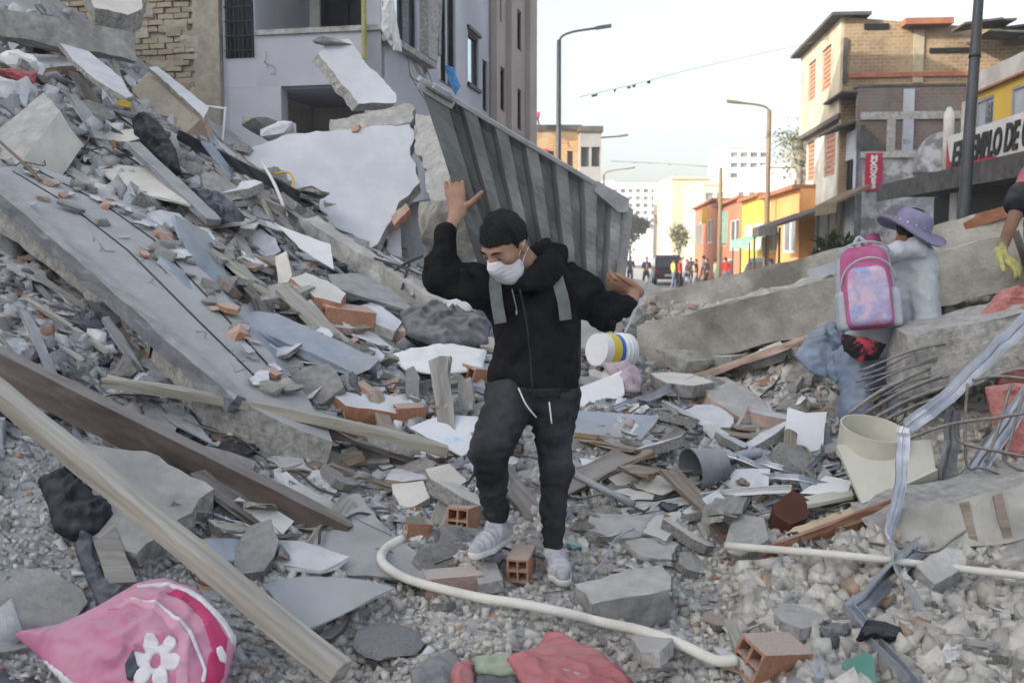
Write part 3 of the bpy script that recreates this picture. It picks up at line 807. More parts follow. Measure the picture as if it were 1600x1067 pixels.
def low_shop():
    r = 7.5; sN = rs(1336, 300, r)[0]; sF = rs(1306, 300, r)[0]
    t = root('painted_shop', S(9.5, sN + 1, 0), 'low sooty shop house with tin roof and peeling painted front', 'shop')
    zt = fs(1340, 137, sN)[1]; re = fs(1512, 140, sN)[0]
    zmid = fs(1400, 234, sN)[1]
    V, Fc = wall_vf(S(r, sN, zmid), E2, -E1, re - r, zt - zmid, [], .25); mk('upper_wall', V, Fc, M['painted_brick'], t)
    V, Fc = wall_vf(S(r + .002, sN, 0), E2, -E1, re - r, zmid - .003, [], .25); mk('painted_wall', V, Fc, M['graffiti'], t)
    wz0 = rs(1322, 306, r)[1]; wz1 = rs(1322, 252, r)[1]; zz = rs(1330, 205, r)[1]
    V, Fc = wall_vf(S(r, sF, 0), -E1, -E2, sF - sN, zz, [(.5, sF - sN - .35, wz0, wz1)], .2); mk('side_wall', V, Fc, M['bluegrey'], t)
    window(t, S(r, sF, 0), -E1, -E2, .5, sF - sN - .35, wz0, wz1, M['black_frame'], M['glass_dark'], th=.08, bars=4, fw=.05)
    MB().box(S(r - .5, sF, zt - .15), E2 * 2.2, E1 * -(sF - sN - .02), EZ * .06).build('tin_roof', M['tin'], t)
    MB().box(S(r - .05, sN - .03, zt + .002), E2 * (re - r), E1 * .5, EZ * .07).build('roof_edge', M['tin'], t)
    MB().box(S(r - .6, sF, zz + .02), E2 * .9 + EZ * .25, E1 * -(sF - sN - .1), EZ * .06).build('side_awning', M['tin'], t)
    for px0, px1, py0, py1, mm, nm in ((1412, 1425, 140, 238, M['bluegrey'], 'pier'), (1386, 1397, 180, 238, M['concrete'], 'pier'), (1344, 1500, 176, 186, M['concrete_dark'], 'tie_beam'), (1344, 1500, 238, 246, M['concrete'], 'tie_beam'), (1410, 1423, 218, 226, M['ink'], 'vent_hole')):
        a, za = fs(px0, py0, sN); b, zb = fs(px1, py1, sN)
        d = .004 if nm != 'tie_beam' else .008
        MB().box(S(a, sN - d, zb), E2 * (b - a), -E1 * .08, EZ * (za - zb)).build(nm, mm, t)
    # stepped dark boards standing in for the shaded hole where the stair went
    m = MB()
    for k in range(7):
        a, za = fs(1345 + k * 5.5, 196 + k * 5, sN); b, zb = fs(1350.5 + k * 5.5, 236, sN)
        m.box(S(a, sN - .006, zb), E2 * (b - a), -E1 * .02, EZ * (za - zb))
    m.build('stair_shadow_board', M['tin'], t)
    # round canopy and painted column on its front
    V = []; Fc = []
    for k in range(13):
        an = math.pi * (.5 + .5 * k / 12)
        a, za = fs(1470 + 46 * math.cos(an), 270 - 62 * math.sin(an), sN); V += [S(a, sN - .05, za), S(a, sN - .5, za)]
    c, zc = fs(1470, 272, sN); V += [S(c, sN - .05, zc), S(c, sN - .5, zc)]
    for k in range(12): Fc += [(2 * k, 2 * k + 1, 2 * k + 3, 2 * k + 2), (2 * k + 1, 27, 2 * k + 3), (2 * k, 2 * k + 2, 26)]
    mk('round_gable', V, Fc, M['graffiti'], t)
    a, za = fs(1463, 172, sN); b, zb = fs(1479, 280, sN)
    MB().tube([S((a + b) / 2, sN - .6, zb), S((a + b) / 2, sN - .6, za - .2), S((a + b) / 2, sN - .6, za)], [.15, .15, .05], 12).build('painted_column', M['white_wall'], t, smooth=True)
    # upright red sign
    a, za = fs(1352, 240, sN); b, zb = fs(1376, 298, sN)
    sg = root('red_shop_sign', S((a + b) / 2, sN - .1, zb), 'narrow upright crimson sign with pale stacked letters on peeling wall', 'sign')
    MB().box(S(a, sN - .03, zb), E2 * (b - a), -E1 * .08, EZ * (za - zb)).build('board', M['sign_red'], sg)
    hgt = (za - zb) * .9 / 6
    for k, ch in enumerate('MXOXES'):
        me = text_mesh(ch, hgt * 1.2, .012); me.materials.append(M['sign_white'])
        w = max(v.co.x for v in me.vertices) + .01
        inst('letter', me, frame_mat(S((a + b) / 2 - w * .62, sN - .122, za - .06 * (za - zb) - (k + .85) * hgt), E2, EZ, 1.25, 1), sg)
low_shop()

def temple_shop():
    r = 9.0
    sL = rs(1519, 130, r)[0]; t = root('yellow_shop', S(r + 3, 20, 0), 'yellow shop house with pale barred windows above a long dark canopy', 'shop')
    zt = rs(1600, 82, r)[1]; zy = rs(1600, 115, r)[1]; s0 = 8.0
    hol = []
    for px0, px1, py0, py1 in ((1526, 1553, 158, 225), (1581, 1622, 138, 222)):
        a = sL - rs(px0, py0, r)[0]; b = sL - rs(px1, py0, r)[0]
        hol.append((a, b, rs(px0, py1, r)[1], rs(px0, py0, r)[1]))
    V, Fc = wall_vf(S(r, sL, 0), -E1, -E2, sL - s0, zy, hol, .2); mk('yellow_wall', V, Fc, M['yellow'], t)
    V, Fc = wall_vf(S(r - .05, sL, zy + .003), -E1, -E2, sL - s0, zt - zy, [], .25); mk('white_parapet', V, Fc, M['white_wall'], t)
    MB().box(S(r - .12, s0, zy - .04), E1 * (sL - s0), E2 * .1, EZ * .05).build('string_course', M['tilered'], t)
    MB().box(S(r - .06, sL + .003, 0), E1 * .5, E2 * .5, EZ * (zy - .1)).build('corner_pier', M['white_wall'], t)
    for q in hol:
        window(t, S(r, sL, 0), -E1, -E2, *q, M['bluegrey'], M['bluegrey'], th=.06, bars=2, rows=1, fw=.06)
        m = MB()
        for i in range(2):
            for j in range(5):
                m.box(S(r - .012, sL, 0) - E1 * (q[0] + (q[1] - q[0]) * (.62 + .16 * i)) + EZ * (q[2] + (q[3] - q[2]) * (.15 + .15 * j)), -E1 * (q[1] - q[0]) * .12, EZ * (q[3] - q[2]) * .1, E2 * .02)
        m.build('window_lattice', M['glass_dark'], t)
    # canopy
    za = 4.0; sE = rs(1372, 300, 7.4)[0]
    MB().box(S(7.4, s0, za - .28), E2 * 1.75, E1 * (sE - s0), EZ * .28).build('canopy', M['tin'], t)
    MB().box(S(7.36, s0, za - .4), E2 * .035, E1 * (sE - s0), EZ * .44).build('canopy_fascia', M['tin'], t)
    V, Fc = wall_vf(S(8.9, sE, 0), -E1, -E2, sE - s0, za - .3, [], .1); mk('shop_front_wall', V, Fc, M['black_frame'], t)
    m0 = rs(1495, 320, 8.0)[0]
    MB().box(S(8.0, m0, 0), E2 * .3, E1 * .5, EZ * 3.6).build('canopy_column', M['white_wall'], t)
    for k in range(5):
        MB().box(S(8.8, s0 + 3 + k * 2.6, .2), E1 * 2.2, E2 * .06, EZ * 2.9).build('roller_shutter', M['slate'], t)
    # sign board standing on the canopy edge
    rS = 7.9
    s1 = rs(1481, 220, rS)[0]; s2 = rs(1640, 200, rS)[0]; z0 = za + .02; z1 = rs(1481, 214, rS)[1]
    sg = root('canopy_sign', S(rS, (s1 + s2) / 2, z0), 'long white and red signboard with slanted black letters above dark canopy', 'sign')
    MB().box(S(rS, s2 - 1, z0), E1 * (s1 - s2 + 1), E2 * .1, EZ * (z1 - z0)).build('board', M['sign_white'], sg)
    pts = [(1481, 1), (1481, .62), (1500, .33), (1530, .3), (1552, .26), (1575, 0)]
    V = []
    def q(px, fr, off): 
        s_ = rs(px, 200, rS)[0]; return S(rS - off, s_, z0 + (z1 - z0) * fr)
    poly = [q(1481, .02, .012), q(1481, .92, .012), q(1486, .35, .012), q(1500, .22, .012), q(1530, .3, .012), q(1552, .24, .012), q(1575, .02, .012)]
    V = poly + [p + E2 * .01 for p in poly]; n = len(poly)
    Fc = [tuple(range(n)), tuple(range(2 * n - 1, n - 1, -1))] + [(i, i + n, (i + 1) % n + n, (i + 1) % n) for i in range(n)]
    mk('red_swoosh', V, Fc, M['sign_red'], sg)
    hgt = (z1 - z0) * .62
    def word(txt, pxa, pxb, fr):
        sa = rs(pxa, 230, rS)[0]; sb = rs(pxb, 230, rS)[0]
        me = text_mesh(txt, 1.0, .03, .25); me.materials.append(M['ink'])
        xs = [v.co.x for v in me.vertices]; ys = [v.co.y for v in me.vertices]
        sx = (sa - sb) / (max(xs) - min(xs)); sy = hgt / (max(ys) - min(ys))
        inst('lettering', me, frame_mat(S(rS - .02, sa, z0 + (z1 - z0) * fr) + E1 * min(xs) * sx, -E1, EZ, sx, sy), sg)
    word('EL', 1489, 1509, .2); word('TEMPLO', 1512, 1566, .24); word('DE', 1570, 1594, .26); word('C', 1598, 1608, .28)
    MB().box(S(rS - .02, rs(1600, 225, rS)[0], z0 + .06), E1 * (rs(1535, 225, rS)[0] - rs(1600, 225, rS)[0]), -E2 * .008, EZ * .08).build('small_lettering_band', M['concrete_dark'], sg)
temple_shop()

# ------------------------------------------------------------------ lamp posts
def lamp(name, base, h, r, arm, armh, label, mat_):
    t = root(name, base, label, 'street lamp', 'lamps along the street')
    base = np.asarray(base, float)
    MB().tube([base, base + EZ * h], [r, r * .7], 10).build('pole', mat_, t, smooth=True)
    a = np.asarray(arm, float); top = base + EZ * (h - .15)
    pth = smooth_path([top, top + EZ * armh * .5 + a * .08, top + EZ * armh * .8 + a * .4, top + EZ * armh + a], 5)
    MB().tube(pth, .045, 6).build('arm', mat_, t, smooth=True)
    e = pth[-1]; d = nrm(a)
    sd_ = np.cross(d, EZ)
    MB().box(e - sd_ * .11 - EZ * .05, d * .6 + EZ * .08, sd_ * .22, EZ * .1).build('lamp_head', mat_, t)
    return t
def at_r(px, py, r):
    return onplane(px, py, E2, r)
rr = -1.5
b = at_r(872, 389, -1.9); sL = float(b @ E1); topz = at_r(876, 74, float(b @ E2))[2]
lamp('street_lamp', S(float(b @ E2), sL, 0), topz, .12, E2 * 1.35, .55, 'tall dark street lamp beside the pinkish tower, arm toward the road', M['lamp_steel'])
b = at_r(1197, 389, 6.6); topz = onplane(1202, 172, E1, float(b @ E1))[2]
M['lamp_rust'] = material('weathered_post', (.16, .12, .08), (.24, .19, .13), 3, rand=.03)
lamp('street_lamp', S(6.6, float(b @ E1), 0), topz, .13, -E2 * 1.15, .45, 'rust brown street lamp before the orange house row', M['lamp_rust'])
b = at_r(1124, 389, 5.6); topz = onplane(1126, 262, E1, float(b @ E1))[2]
props(MB().tube([S(5.6, float(b @ E1), 0), S(5.6, float(b @ E1), topz)], [.13, .09], 8).build('utility_pole', M['lamp_rust'], smooth=True), 'thin bare utility pole before the brick red houses', 'pole')
b = at_r(921, 389, -1.1); topz = onplane(922, 218, E1, float(b @ E1))[2]
lamp('street_lamp', S(-1.1, float(b @ E1), 0), topz, .13, E2 * 1.6, .3, 'far pale street lamp before the grey corner house', M['lamp_rust'])
b = at_r(938, 389, -.4)
lamp('street_lamp', S(-.4, 78, 0), 8.0, .12, E2 * 1.8, .6, 'farthest small street lamp showing only its arm above the metal sheet', M['lamp_rust'])
p0 = P(1505, 345, 12.0); p1 = P(1532, -40, 12.0)
t = root('dark_lamp_post', (p0[0], p0[1], 0), 'thick dark lamp post cutting across the shop sign', 'pole')
MB().tube([np.array((p0[0] + (p0[0] - p1[0]) * .7, p0[1], 0)), p0, p1, p1 + (p1 - p0)], [.08, .074, .056, .05], 14).build('pole', M['lamp_steel'], t, smooth=True)
MB().tube([p0 + (p1 - p0) * .66 - EZ * .0, p0 + (p1 - p0) * .67], .072, 14).build('collar', M['black_frame'], t, smooth=True)
# ------------------------------------------------------------------ far end of the street
def block(name, label, px0, px1, py0, d, wall, cols, rows, depth=12.0, roof=None, py_roof=None, win=None, zb=2.5, wfr=(.62, .55), cat='building'):
    """far building: a box facing the camera with real recessed windows"""
    a = P(px0, 389, d); b = P(px1, 389, d); zt = P(px0, py0, d)[2]
    U = nrm((b - a) * (1, 1, 0)); N = np.array((U[1], -U[0], 0)); w = float(np.linalg.norm((b - a)[:2]))
    o = np.array((a[0], a[1], 0.0))
    t = root(name, o + U * w / 2, label, cat)
    hol = []
    if cols:
        cw = w / cols; rh = (zt - zb - .3) / rows
        for i in range(cols):
            for j in range(rows):
                hol.append((cw * (i + .5 - wfr[0] / 2), cw * (i + .5 + wfr[0] / 2), zb + rh * (j + .5 - wfr[1] / 2), zb + rh * (j + .5 + wfr[1] / 2)))
    V, Fc = wall_vf(o, U, N, w, zt, hol, .35)
    mk('wall', V, Fc, wall, t)
    m = MB(); m.box(o - N * .36, -N * depth, U * .3, EZ * zt); m.box(o - N * .36 + U * (w - .3), -N * depth, U * .3, EZ * zt)
    m.box(o - N * (.36 + depth), -N * .3, U * w, EZ * zt)
    m.build('side_wall', wall, t)
    MB().box(o - N * .0 - U * .1 + EZ * (zt + .003) + N * .15, U * (w + .2), -N * (depth + .6), EZ * .3).build('roof', roof or wall, t)
    if hol:
        gme = None
        for q in hol:
            oo = o + U * q[0] + EZ * q[2] - N * .2
            if gme is None:
                gme = mesh_data('window', *_quadbox((0, 0, 0), U * (q[1] - q[0]), EZ * (q[3] - q[2]), -N * .05), [win or M['glass_far']])
            inst('window', gme, Matrix.Translation(Vector(oo)), t)
    return t
M['glass_far'] = material('far_glass', (.16, .18, .21), (.3, .32, .35), .5, rough=.3, bump=0, rand=.2)
M['shade_glass'] = material('far_dark_window', (.06, .06, .065), (.12, .12, .12), .5, rough=.4, bump=0, rand=.2)
M['far_white'] = material('far_white', (.7, .7, .7), (.78, .78, .78), .3, bump=0, rand=.03)
M['far_cream'] = material('far_cream', (.58, .49, .36), (.66, .57, .44), .3, bump=0, rand=.03)
M['far_grey'] = material('far_grey', (.27, .27, .27), (.36, .36, .36), .4, bump=.1, rand=.05)
M['red_paint'] = material('brick_red_paint', (.45, .16, .09), (.54, .22, .13), .6, rand=.03)
M['green_awning'] = material('green_awning', (.2, .48, .3), (.28, .56, .38), 2, rand=0)
M['far_tan'] = brickmat('orange_tan_brick', (.47, .27, .13), (.4, .22, .1), (.46, .36, .24), 1.6)

block('brick_house', 'small tan brick house with red door behind the dark street lamp', 815, 905, 206, 58, M['far_tan'], 3, 2, 8, M['tin'], zb=3, win=M['shade_glass'], wfr=(.3, .4), cat='house')
block('corner_house', 'grey corner house with two window rows and flat overhanging roof', 905, 938, 208, 57, M['far_grey'], 2, 3, 9, M['tin'], zb=2, win=M['shade_glass'], wfr=(.78, .5), cat='house')
a = P(836, 233, 57.3); b = P(856, 262, 57.3)
props(MB().box((a[0], a[1], b[2]), (b[0] - a[0], 0, 0), (0, .25, 0), (0, 0, a[2] - b[2])).build('red_banner', M['sign_red']), 'red cloth hanging on the tan brick house', 'banner')
# satellite dish
dc = P(840, 186, 56.5); t = root('satellite_dish', P(846, 206, 56.5), 'tilted red satellite dish on the tan brick house roof', 'dish')
ax = nrm((-.75, -.35, .6)); e1 = nrm(np.cross(ax, EZ)); e2 = np.cross(ax, e1)
V = [dc]; Fc = []
for i in range(1, 5):
    for k in range(16):
        an = 2 * math.pi * k / 16; V.append(dc + (e1 * math.cos(an) + e2 * math.sin(an)) * .09 * i * 1.0 + ax * (.012 * i * i))
for k in range(16): Fc.append((0, 1 + k, 1 + (k + 1) % 16))
for i in range(3):
    for k in range(16): Fc.append((1 + i * 16 + k, 17 + i * 16 + k, 17 + i * 16 + (k + 1) % 16, 1 + i * 16 + (k + 1) % 16))
o = mk('dish', V, Fc, M['sign_red'], t, True); o.modifiers.new('thick', 'SOLIDIFY').thickness = .03
MB().tube([dc, P(846, 208, 56.5)], .04, 6).build('mast', M['lamp_steel'], t)

block('white_apartment_block', 'wide white apartment block closing the street above the crowd', 955, 1026, 290, 150, M['far_white'], 6, 6, 14, zb=5)
block('white_apartment_block', 'narrow white tower between street end and cream block', 1027, 1052, 296, 165, M['far_white'], 3, 6, 14, zb=5)
block('low_white_house', 'pale flat house just past the metal sheet end', 938, 957, 287, 120, M['far_white'], 2, 3, 10, zb=4, cat='house')
block('cream_block', 'plain windowless peach coloured block at street end', 1049, 1107, 281, 112, M['far_cream'], 0, 0, 14)
block('roof_house', 'cream upper storey with one wide window row beside peach block', 1098, 1150, 290, 95, M['far_cream'], 3, 4, 10, zb=2, wfr=(.7, .45), cat='house')
block('office_building', 'white office building with balconied grey front high behind the lamps', 1137, 1198, 232, 135, M['far_white'], 4, 7, 14, zb=6, wfr=(.74, .45))
block('white_house', 'white low house with dark glazing under the office building', 1148, 1215, 288, 90, M['far_white'], 4, 3, 10, zb=2.5, wfr=(.6, .5), cat='house')
block('white_house', 'tall pale house end behind the palm tree', 1200, 1262, 262, 85, M['far_white'], 0, 0, 10, cat='house')

# coloured row along the right pavement (street side faces the road)
def row_house(name, label, r, s0, s1, z, wall, holes, roof=None, gl=None):
    t = root(name, S(r + 2, (s0 + s1) / 2, 0), label, 'house', 'coloured houses on the far right pavement')
    L_ = s1 - s0
    V, Fc = wall_vf(S(r, s1, 0), -E1, -E2, L_, z, [(h[0] * L_, h[1] * L_, h[2] * z, h[3] * z) for h in holes], .25); mk('wall', V, Fc, wall, t)
    V, Fc = wall_vf(S(r, s0 - .005, 0), E2, -E1, 8, z, [], .2); mk('end_wall', V, Fc, wall, t)
    MB().box(S(r - .3, s0, z + .004), E2 * 8, E1 * L_, EZ * .15).build('roof', roof or M['tilered'], t)
    for h in holes:
        window(t, S(r, s1, 0), -E1, -E2, h[0] * L_, h[1] * L_, h[2] * z, h[3] * z, M['white_paint'], gl or M['glass_far'], th=.12, bars=2, fw=.08)
    return t
s_a = rs(1250, 330, 7.0)[0]; s_b = rs(1194, 330, 7.0)[0]; s_c = rs(1160, 330, 7.0)[0]; s_d = rs(1120, 330, 7.0)[0]; s_e = rs(1086, 330, 7.0)[0]
row_house('orange_house', 'bright orange house nearest the cream gabled house', 7.0, s_a, s_b, rs(1235, 300, 7)[1], M['orange'], [(.15, .42, .48, .78), (.55, .9, .48, .78)])
row_house('yellow_house', 'golden yellow house with wide pale windows over green awning', 7.0, s_b + .01, s_c, rs(1175, 312, 7)[1], M['yellow'], [(.1, .5, .48, .75), (.55, .92, .48, .75), (.15, .85, .03, .35)], gl=M['far_white'])
row_house('red_house', 'brick red house with dark openings past the yellow house', 7.0, s_c + .01, s_d, rs(1140, 318, 7)[1], M['red_paint'], [(.1, .4, .5, .8), (.55, .9, .45, .8), (.3, .7, 0, .35)], gl=M['shade_glass'])
row_house('orange_house', 'farthest orange brown house beside pale hanging banner', 7.0, s_d + .01, s_e, rs(1100, 322, 7)[1], M['red_paint'], [(.15, .4, .5, .8), (.6, .85, .5, .8)], gl=M['shade_glass'])
for k, (px0, px1, py0, py1, mm, lb) in enumerate(((1087, 1112, 352, 383, M['far_grey'], 'large blank grey banner hanging over the far pavement'), (1097, 1106, 324, 350, M['yellow'], 'yellow pennant on the far red house'), (1126, 1137, 330, 380, M['teal'], 'blue green pennant beside the thin utility pole'))):
    dd = rs(px0, 360, 6.6)[0]; a, za = fs(px0, py0, dd); b_, zb_ = fs(px1, py1, dd)
    props(MB().box(S(a, dd, zb_), E2 * (b_ - a), E1 * .08, EZ * (za - zb_)).build('street_banner', mm), lb, 'banner')
def awning(name, label, r0, r1, s0, s1, z0, z1, mat_, legs=True):
    t = root(name, S(r0, (s0 + s1) / 2, 0), label, 'awning')
    V = [S(r0, s0, z0), S(r0, s1, z0), S(r1, s1, z1), S(r1, s0, z1)]; V += [v + EZ * .08 for v in V]
    mk('roof_sheet', V, [(0, 1, 2, 3), (7, 6, 5, 4), (0, 4, 5, 1), (1, 5, 6, 2), (2, 6, 7, 3), (3, 7, 4, 0)], mat_, t)
    MB().box(S(r0, s0, z0 - .25), E2 * .04, E1 * (s1 - s0), EZ * .25).build('valance', mat_, t)
    for k in range(3): MB().tube([S(r0 + .1, s0 + (s1 - s0) * k / 2, 0), S(r0 + .1, s0 + (s1 - s0) * k / 2, z0)], .04, 6).build('post', M['lamp_steel'], t)
awning('green_awning', 'mint green awning over the yellow house door', 5.7, 7.0, 42, 47.5, 2.6, 3.0, M['green_awning'])
awning('dark_awning', 'sagging dark tin awning before the cream gabled house', 5.4, 7.4, 33, 38.5, 3.0, 3.7, M['tin'])
awning('straw_awning', 'low rusty awning over the cream house door', 6.6, 7.6, 30, 33, 3.6, 4.1, M['lamp_rust'])

# ------------------------------------------------------------------ trees
M['leaf'] = material('leaf_green', (.07, .1, .05), (.16, .19, .1), 3, bump=0, rand=.1)
M['leaf_pale'] = material('leaf_pale', (.2, .2, .13), (.3, .3, .2), 3, bump=0, rand=.1)
M['bark'] = material('bark', (.16, .14, .115), (.26, .23, .2), 4, rand=.1)
def tree(name, label, base, h, spread, leaf, nleaf, lsz, seed, bare=.0, trunk=.16):
    R = random.Random(seed); base = np.asarray(base, float)
    t = root(name, base, label, 'tree')
    m = MB(); tips = []
    def grow(p, d, L_, r, lev):
        q = p + nrm(d) * L_
        m.tube([p, (p + q) / 2 + np.array((R.uniform(-1, 1), R.uniform(-1, 1), 0)) * L_ * .06, q], [r, r * .8, r * .6], 6)
        if lev == 0 or L_ < .3: tips.append(q); return
        for k in range(R.choice((2, 3, 3))):
            dd = nrm(d) + np.array((R.uniform(-1, 1), R.uniform(-1, 1), R.uniform(-.1, .7))) * spread
            grow(q, dd, L_ * R.uniform(.6, .8), r * .6, lev - 1); 
        tips.append(q)
    grow(base, np.array((0, 0, 1.0)), h * .38, trunk, 4)
    m.build('trunk', M['bark'], t, True)
    V = []; Fc = []
    for k in range(nleaf):
        c = tips[R.randrange(len(tips))] + np.array((R.gauss(0, 1), R.gauss(0, 1), R.gauss(0, .8))) * h * .06
        u = nrm((R.uniform(-1, 1), R.uniform(-1, 1), R.uniform(-1, 1))) * lsz; v = nrm(np.cross(u, (R.uniform(-1, 1), R.uniform(-1, 1), 1))) * lsz * .6
        i = len(V); V += [c - u, c + v, c + u, c - v]; Fc.append((i, i + 1, i + 2, i + 3))
    mk('crown', V, Fc, leaf, t)
    return t
def at0(px, d):
    q = P(px, 389, d); return (q[0], q[1], 0)
tree('street_tree', 'dusty pale tree with thin crown behind the rust brown lamp', at0(1222, 62), 9.0, .55, M['leaf_pale'], 1500, .13, 3)
tree('street_tree', 'dark green tree at the street end under white block', at0(984, 130), 6.0, .6, M['leaf'], 1300, .28, 5)
tree('street_tree', 'green tree at the street end beside peach block', at0(1040, 125), 5.6, .65, M['leaf'], 1300, .28, 6)
tree('street_tree', 'small olive tree behind the crowd', at0(1062, 92), 4.0, .6, M['leaf_pale'], 800, .2, 8)
def palm(name, label, base, h, seed):
    R = random.Random(seed); base = np.asarray(base, float); t = root(name, base, label, 'palm')
    top = base + np.array((.3, 0, h))
    MB().tube(smooth_path([base, base + (top - base) * .5 + np.array((.15, 0, 0)), top], 5), [.2] * 11, 8).build('trunk', M['bark'], t, True)
    for k in range(13):
        an = 2 * math.pi * k / 13 + R.uniform(-.2, .2); el = R.uniform(-.1, .9)
        d = np.array((math.cos(an), math.sin(an), 0)); L_ = R.uniform(1.6, 2.2)
        V = []; Fc = []
        for i in range(9):
            f = i / 8; c = top + d * L_ * f + EZ * (math.sin(el) * L_ * f - 1.1 * L_ * f * f * .6)
            s_ = np.cross(d, EZ)
            for sg in (-1, 1):
                j = len(V); wl = .5 * math.sin(math.pi * min(f + .12, 1)) + .05
                V += [c, c + d * .12, c + s_ * sg * wl + d * .25 - EZ * .3 * wl - EZ * .08]; Fc.append((j, j + 1, j + 2))
        mk('frond', V, Fc, M['leaf'], t)
palm('palm_tree', 'tall thin palm rising behind the cream gabled house', at0(1238, 60), onplane(1238, 215, (0, 1, 0), 60)[2], 2)

def bush(name, label, c, rad, leaf, n, lsz, seed):
    R = random.Random(seed); c = np.asarray(c, float); t = root(name, c, label, 'plant')
    V = []; Fc = []; m = MB()
    for k in range(n):
        d = nrm((R.gauss(0, 1), R.gauss(0, 1), abs(R.gauss(0, 1)) + .2)); p = c + d * rad * R.uniform(.4, 1)
        u = nrm(d + np.array((R.uniform(-1, 1), R.uniform(-1, 1), -.3))) * lsz; v = nrm(np.cross(u, (R.uniform(-1, 1), .3, 1))) * lsz * .3
        i = len(V); V += [p - u, p + v, p + u, p - v]; Fc.append((i, i + 1, i + 2, i + 3))
        if k % 12 == 0: m.tube([c, p], .012, 4)
    mk('foliage', V, Fc, leaf, t); m.build('stem', M['bark'], t)
q = P(1305, 372, 27)
bush('shop_plant', 'green leafy plant by the shop corner behind the beam', (q[0], q[1], 2.0), .8, M['leaf'], 220, .22, 4)

# overhead wires with hanging scraps
for k, (pts, lb) in enumerate((([(905, 152, 29), (1000, 130, 31), (1100, 104, 32.5), (1300, 60, 33)], 'sagging overhead cable with scraps between lamp and gable'), ([(955, 252, 80), (1040, 256, 85), (1126, 262, 50)], 'far thin overhead cable across the street end'))):
    t = root('overhead_cable', P(*pts[0]), lb, 'cable')
    MB().tube(smooth_path([P(*p) for p in pts], 8), .008 if k == 0 else .02, 4).build('wire', M['black_wire'], t)
    R = random.Random(k); pp = smooth_path([P(*p) for p in pts], 8); m = MB()
    for i in ((1, 2, 4, 6, 7, 9) if k == 0 else (3, 5, 8, 9)):
        c = pp[i] + (pp[i + 1] - pp[i]) * R.random(); m.box(c - np.array((.06, 0, .1)), (.05 + R.random() * .06, 0, .02), (0, .02, 0), (0, 0, .04 + R.random() * .05))
    m.build('scrap', M['black_wire'], t)['kind'] = 'stuff'

# ------------------------------------------------------------------ cars and the crowd on the road
def car(name, label, o, yaw, paint, kind='van'):
    t = root(name, o, label, 'car')
    c, s_ = math.cos(yaw), math.sin(yaw); X = np.array((c, s_, 0)); Y = np.array((-s_, c, 0)); o = np.asarray(o, float)
    prof = [(-2.2, .35), (-2.25, .9), (-2.0, 1.0), (-1.75, 1.75), (-1.4, 1.9), (.6, 1.9), (1.35, 1.1), (2.2, .95), (2.3, .4)]
    w = .88; V = []
    for sg in (-1, 1):
        for x, z in prof: V.append(o + X * x + Y * sg * w * (1 if z < 1.2 else .9) + EZ * z)
    n = len(prof); Fc = [tuple(range(n))[::-1], tuple(range(n, 2 * n))] + [(i, (i + 1) % n, (i + 1) % n + n, i + n) for i in range(n)]
    bevel(mk('body', V, Fc, paint, t), .06, 2)
    for sg in (-1, 1):
        for x0, x1, xt0, xt1 in ((-1.75, -.35, -1.55, -.35), (-.25, 1.15, -.25, .55)):
            a = [o + X * x0 + Y * sg * (w * .945) + EZ * 1.15, o + X * x1 + Y * sg * (w * .945) + EZ * 1.15, o + X * xt1 + Y * sg * w * .912 + EZ * 1.75, o + X * xt0 + Y * sg * w * .912 + EZ * 1.75]
            mk('side_window', a + [p + Y * sg * .03 for p in a], [(0, 1, 2, 3), (7, 6, 5, 4), (0, 4, 5, 1), (1, 5, 6, 2), (2, 6, 7, 3), (3, 7, 4, 0)], M['glass_dark'], t)
        for x in (-1.4, 1.4):
            wc = o + X * x + Y * sg * .8 + EZ * .34
            wh = MB().tube([wc - Y * .1, wc + Y * .1], .34, 16).build('wheel', M['black_frame'], t)
            MB().tube([wc - Y * .11, wc + Y * .11], .19, 12).build('rim', M['alu'], wh)
        mk('headlight', *_quadbox(o + X * 2.22 + Y * (sg * .62 - .15) + EZ * .68, X * .06, Y * .3, EZ * .16), M['white_paint'], t)
        mk('tail_light', *_quadbox(o + X * -2.3 + Y * (sg * .7 - .1) + EZ * .75, X * .06, Y * .2, EZ * .25), M['sign_red'], t)
    mk('rear_window', *_quadbox(o + X * -1.97 - Y * .68 + EZ * 1.12, X * .16 + EZ * .55, Y * 1.36, X * -.04), M['glass_dark'], t)
    mk('windscreen', *_quadbox(o + X * .68 - Y * .7 + EZ * 1.83, X * .6 + EZ * -.62, Y * 1.4, X * .04 + EZ * .04), M['glass_dark'], t)
    mk('number_plate', *_quadbox(o + X * -2.3 - Y * .25 + EZ * .55, X * .03, Y * .5, EZ * .14), M['white_paint'], t)
M['blue_car'] = material('blue_car', (.05, .08, .15), (.06, .1, .18), 2, rough=.3, bump=0, rand=0, spec=.5)
M['dark_car'] = material('dark_car', (.03, .03, .045), (.05, .05, .07), 2, rough=.3, bump=0, rand=0, spec=.5)
q = P(1206, 389, 44); car('parked_van', 'dark blue parked van behind the fallen beam', (q[0], q[1], 0), math.pi / 2 - AZ + .25, M['blue_car'])
q = P(1042, 389, 66); car('parked_van', 'dark van among the crowd on the road', (q[0], q[1], 0), math.pi / 2 - AZ, M['dark_car'])

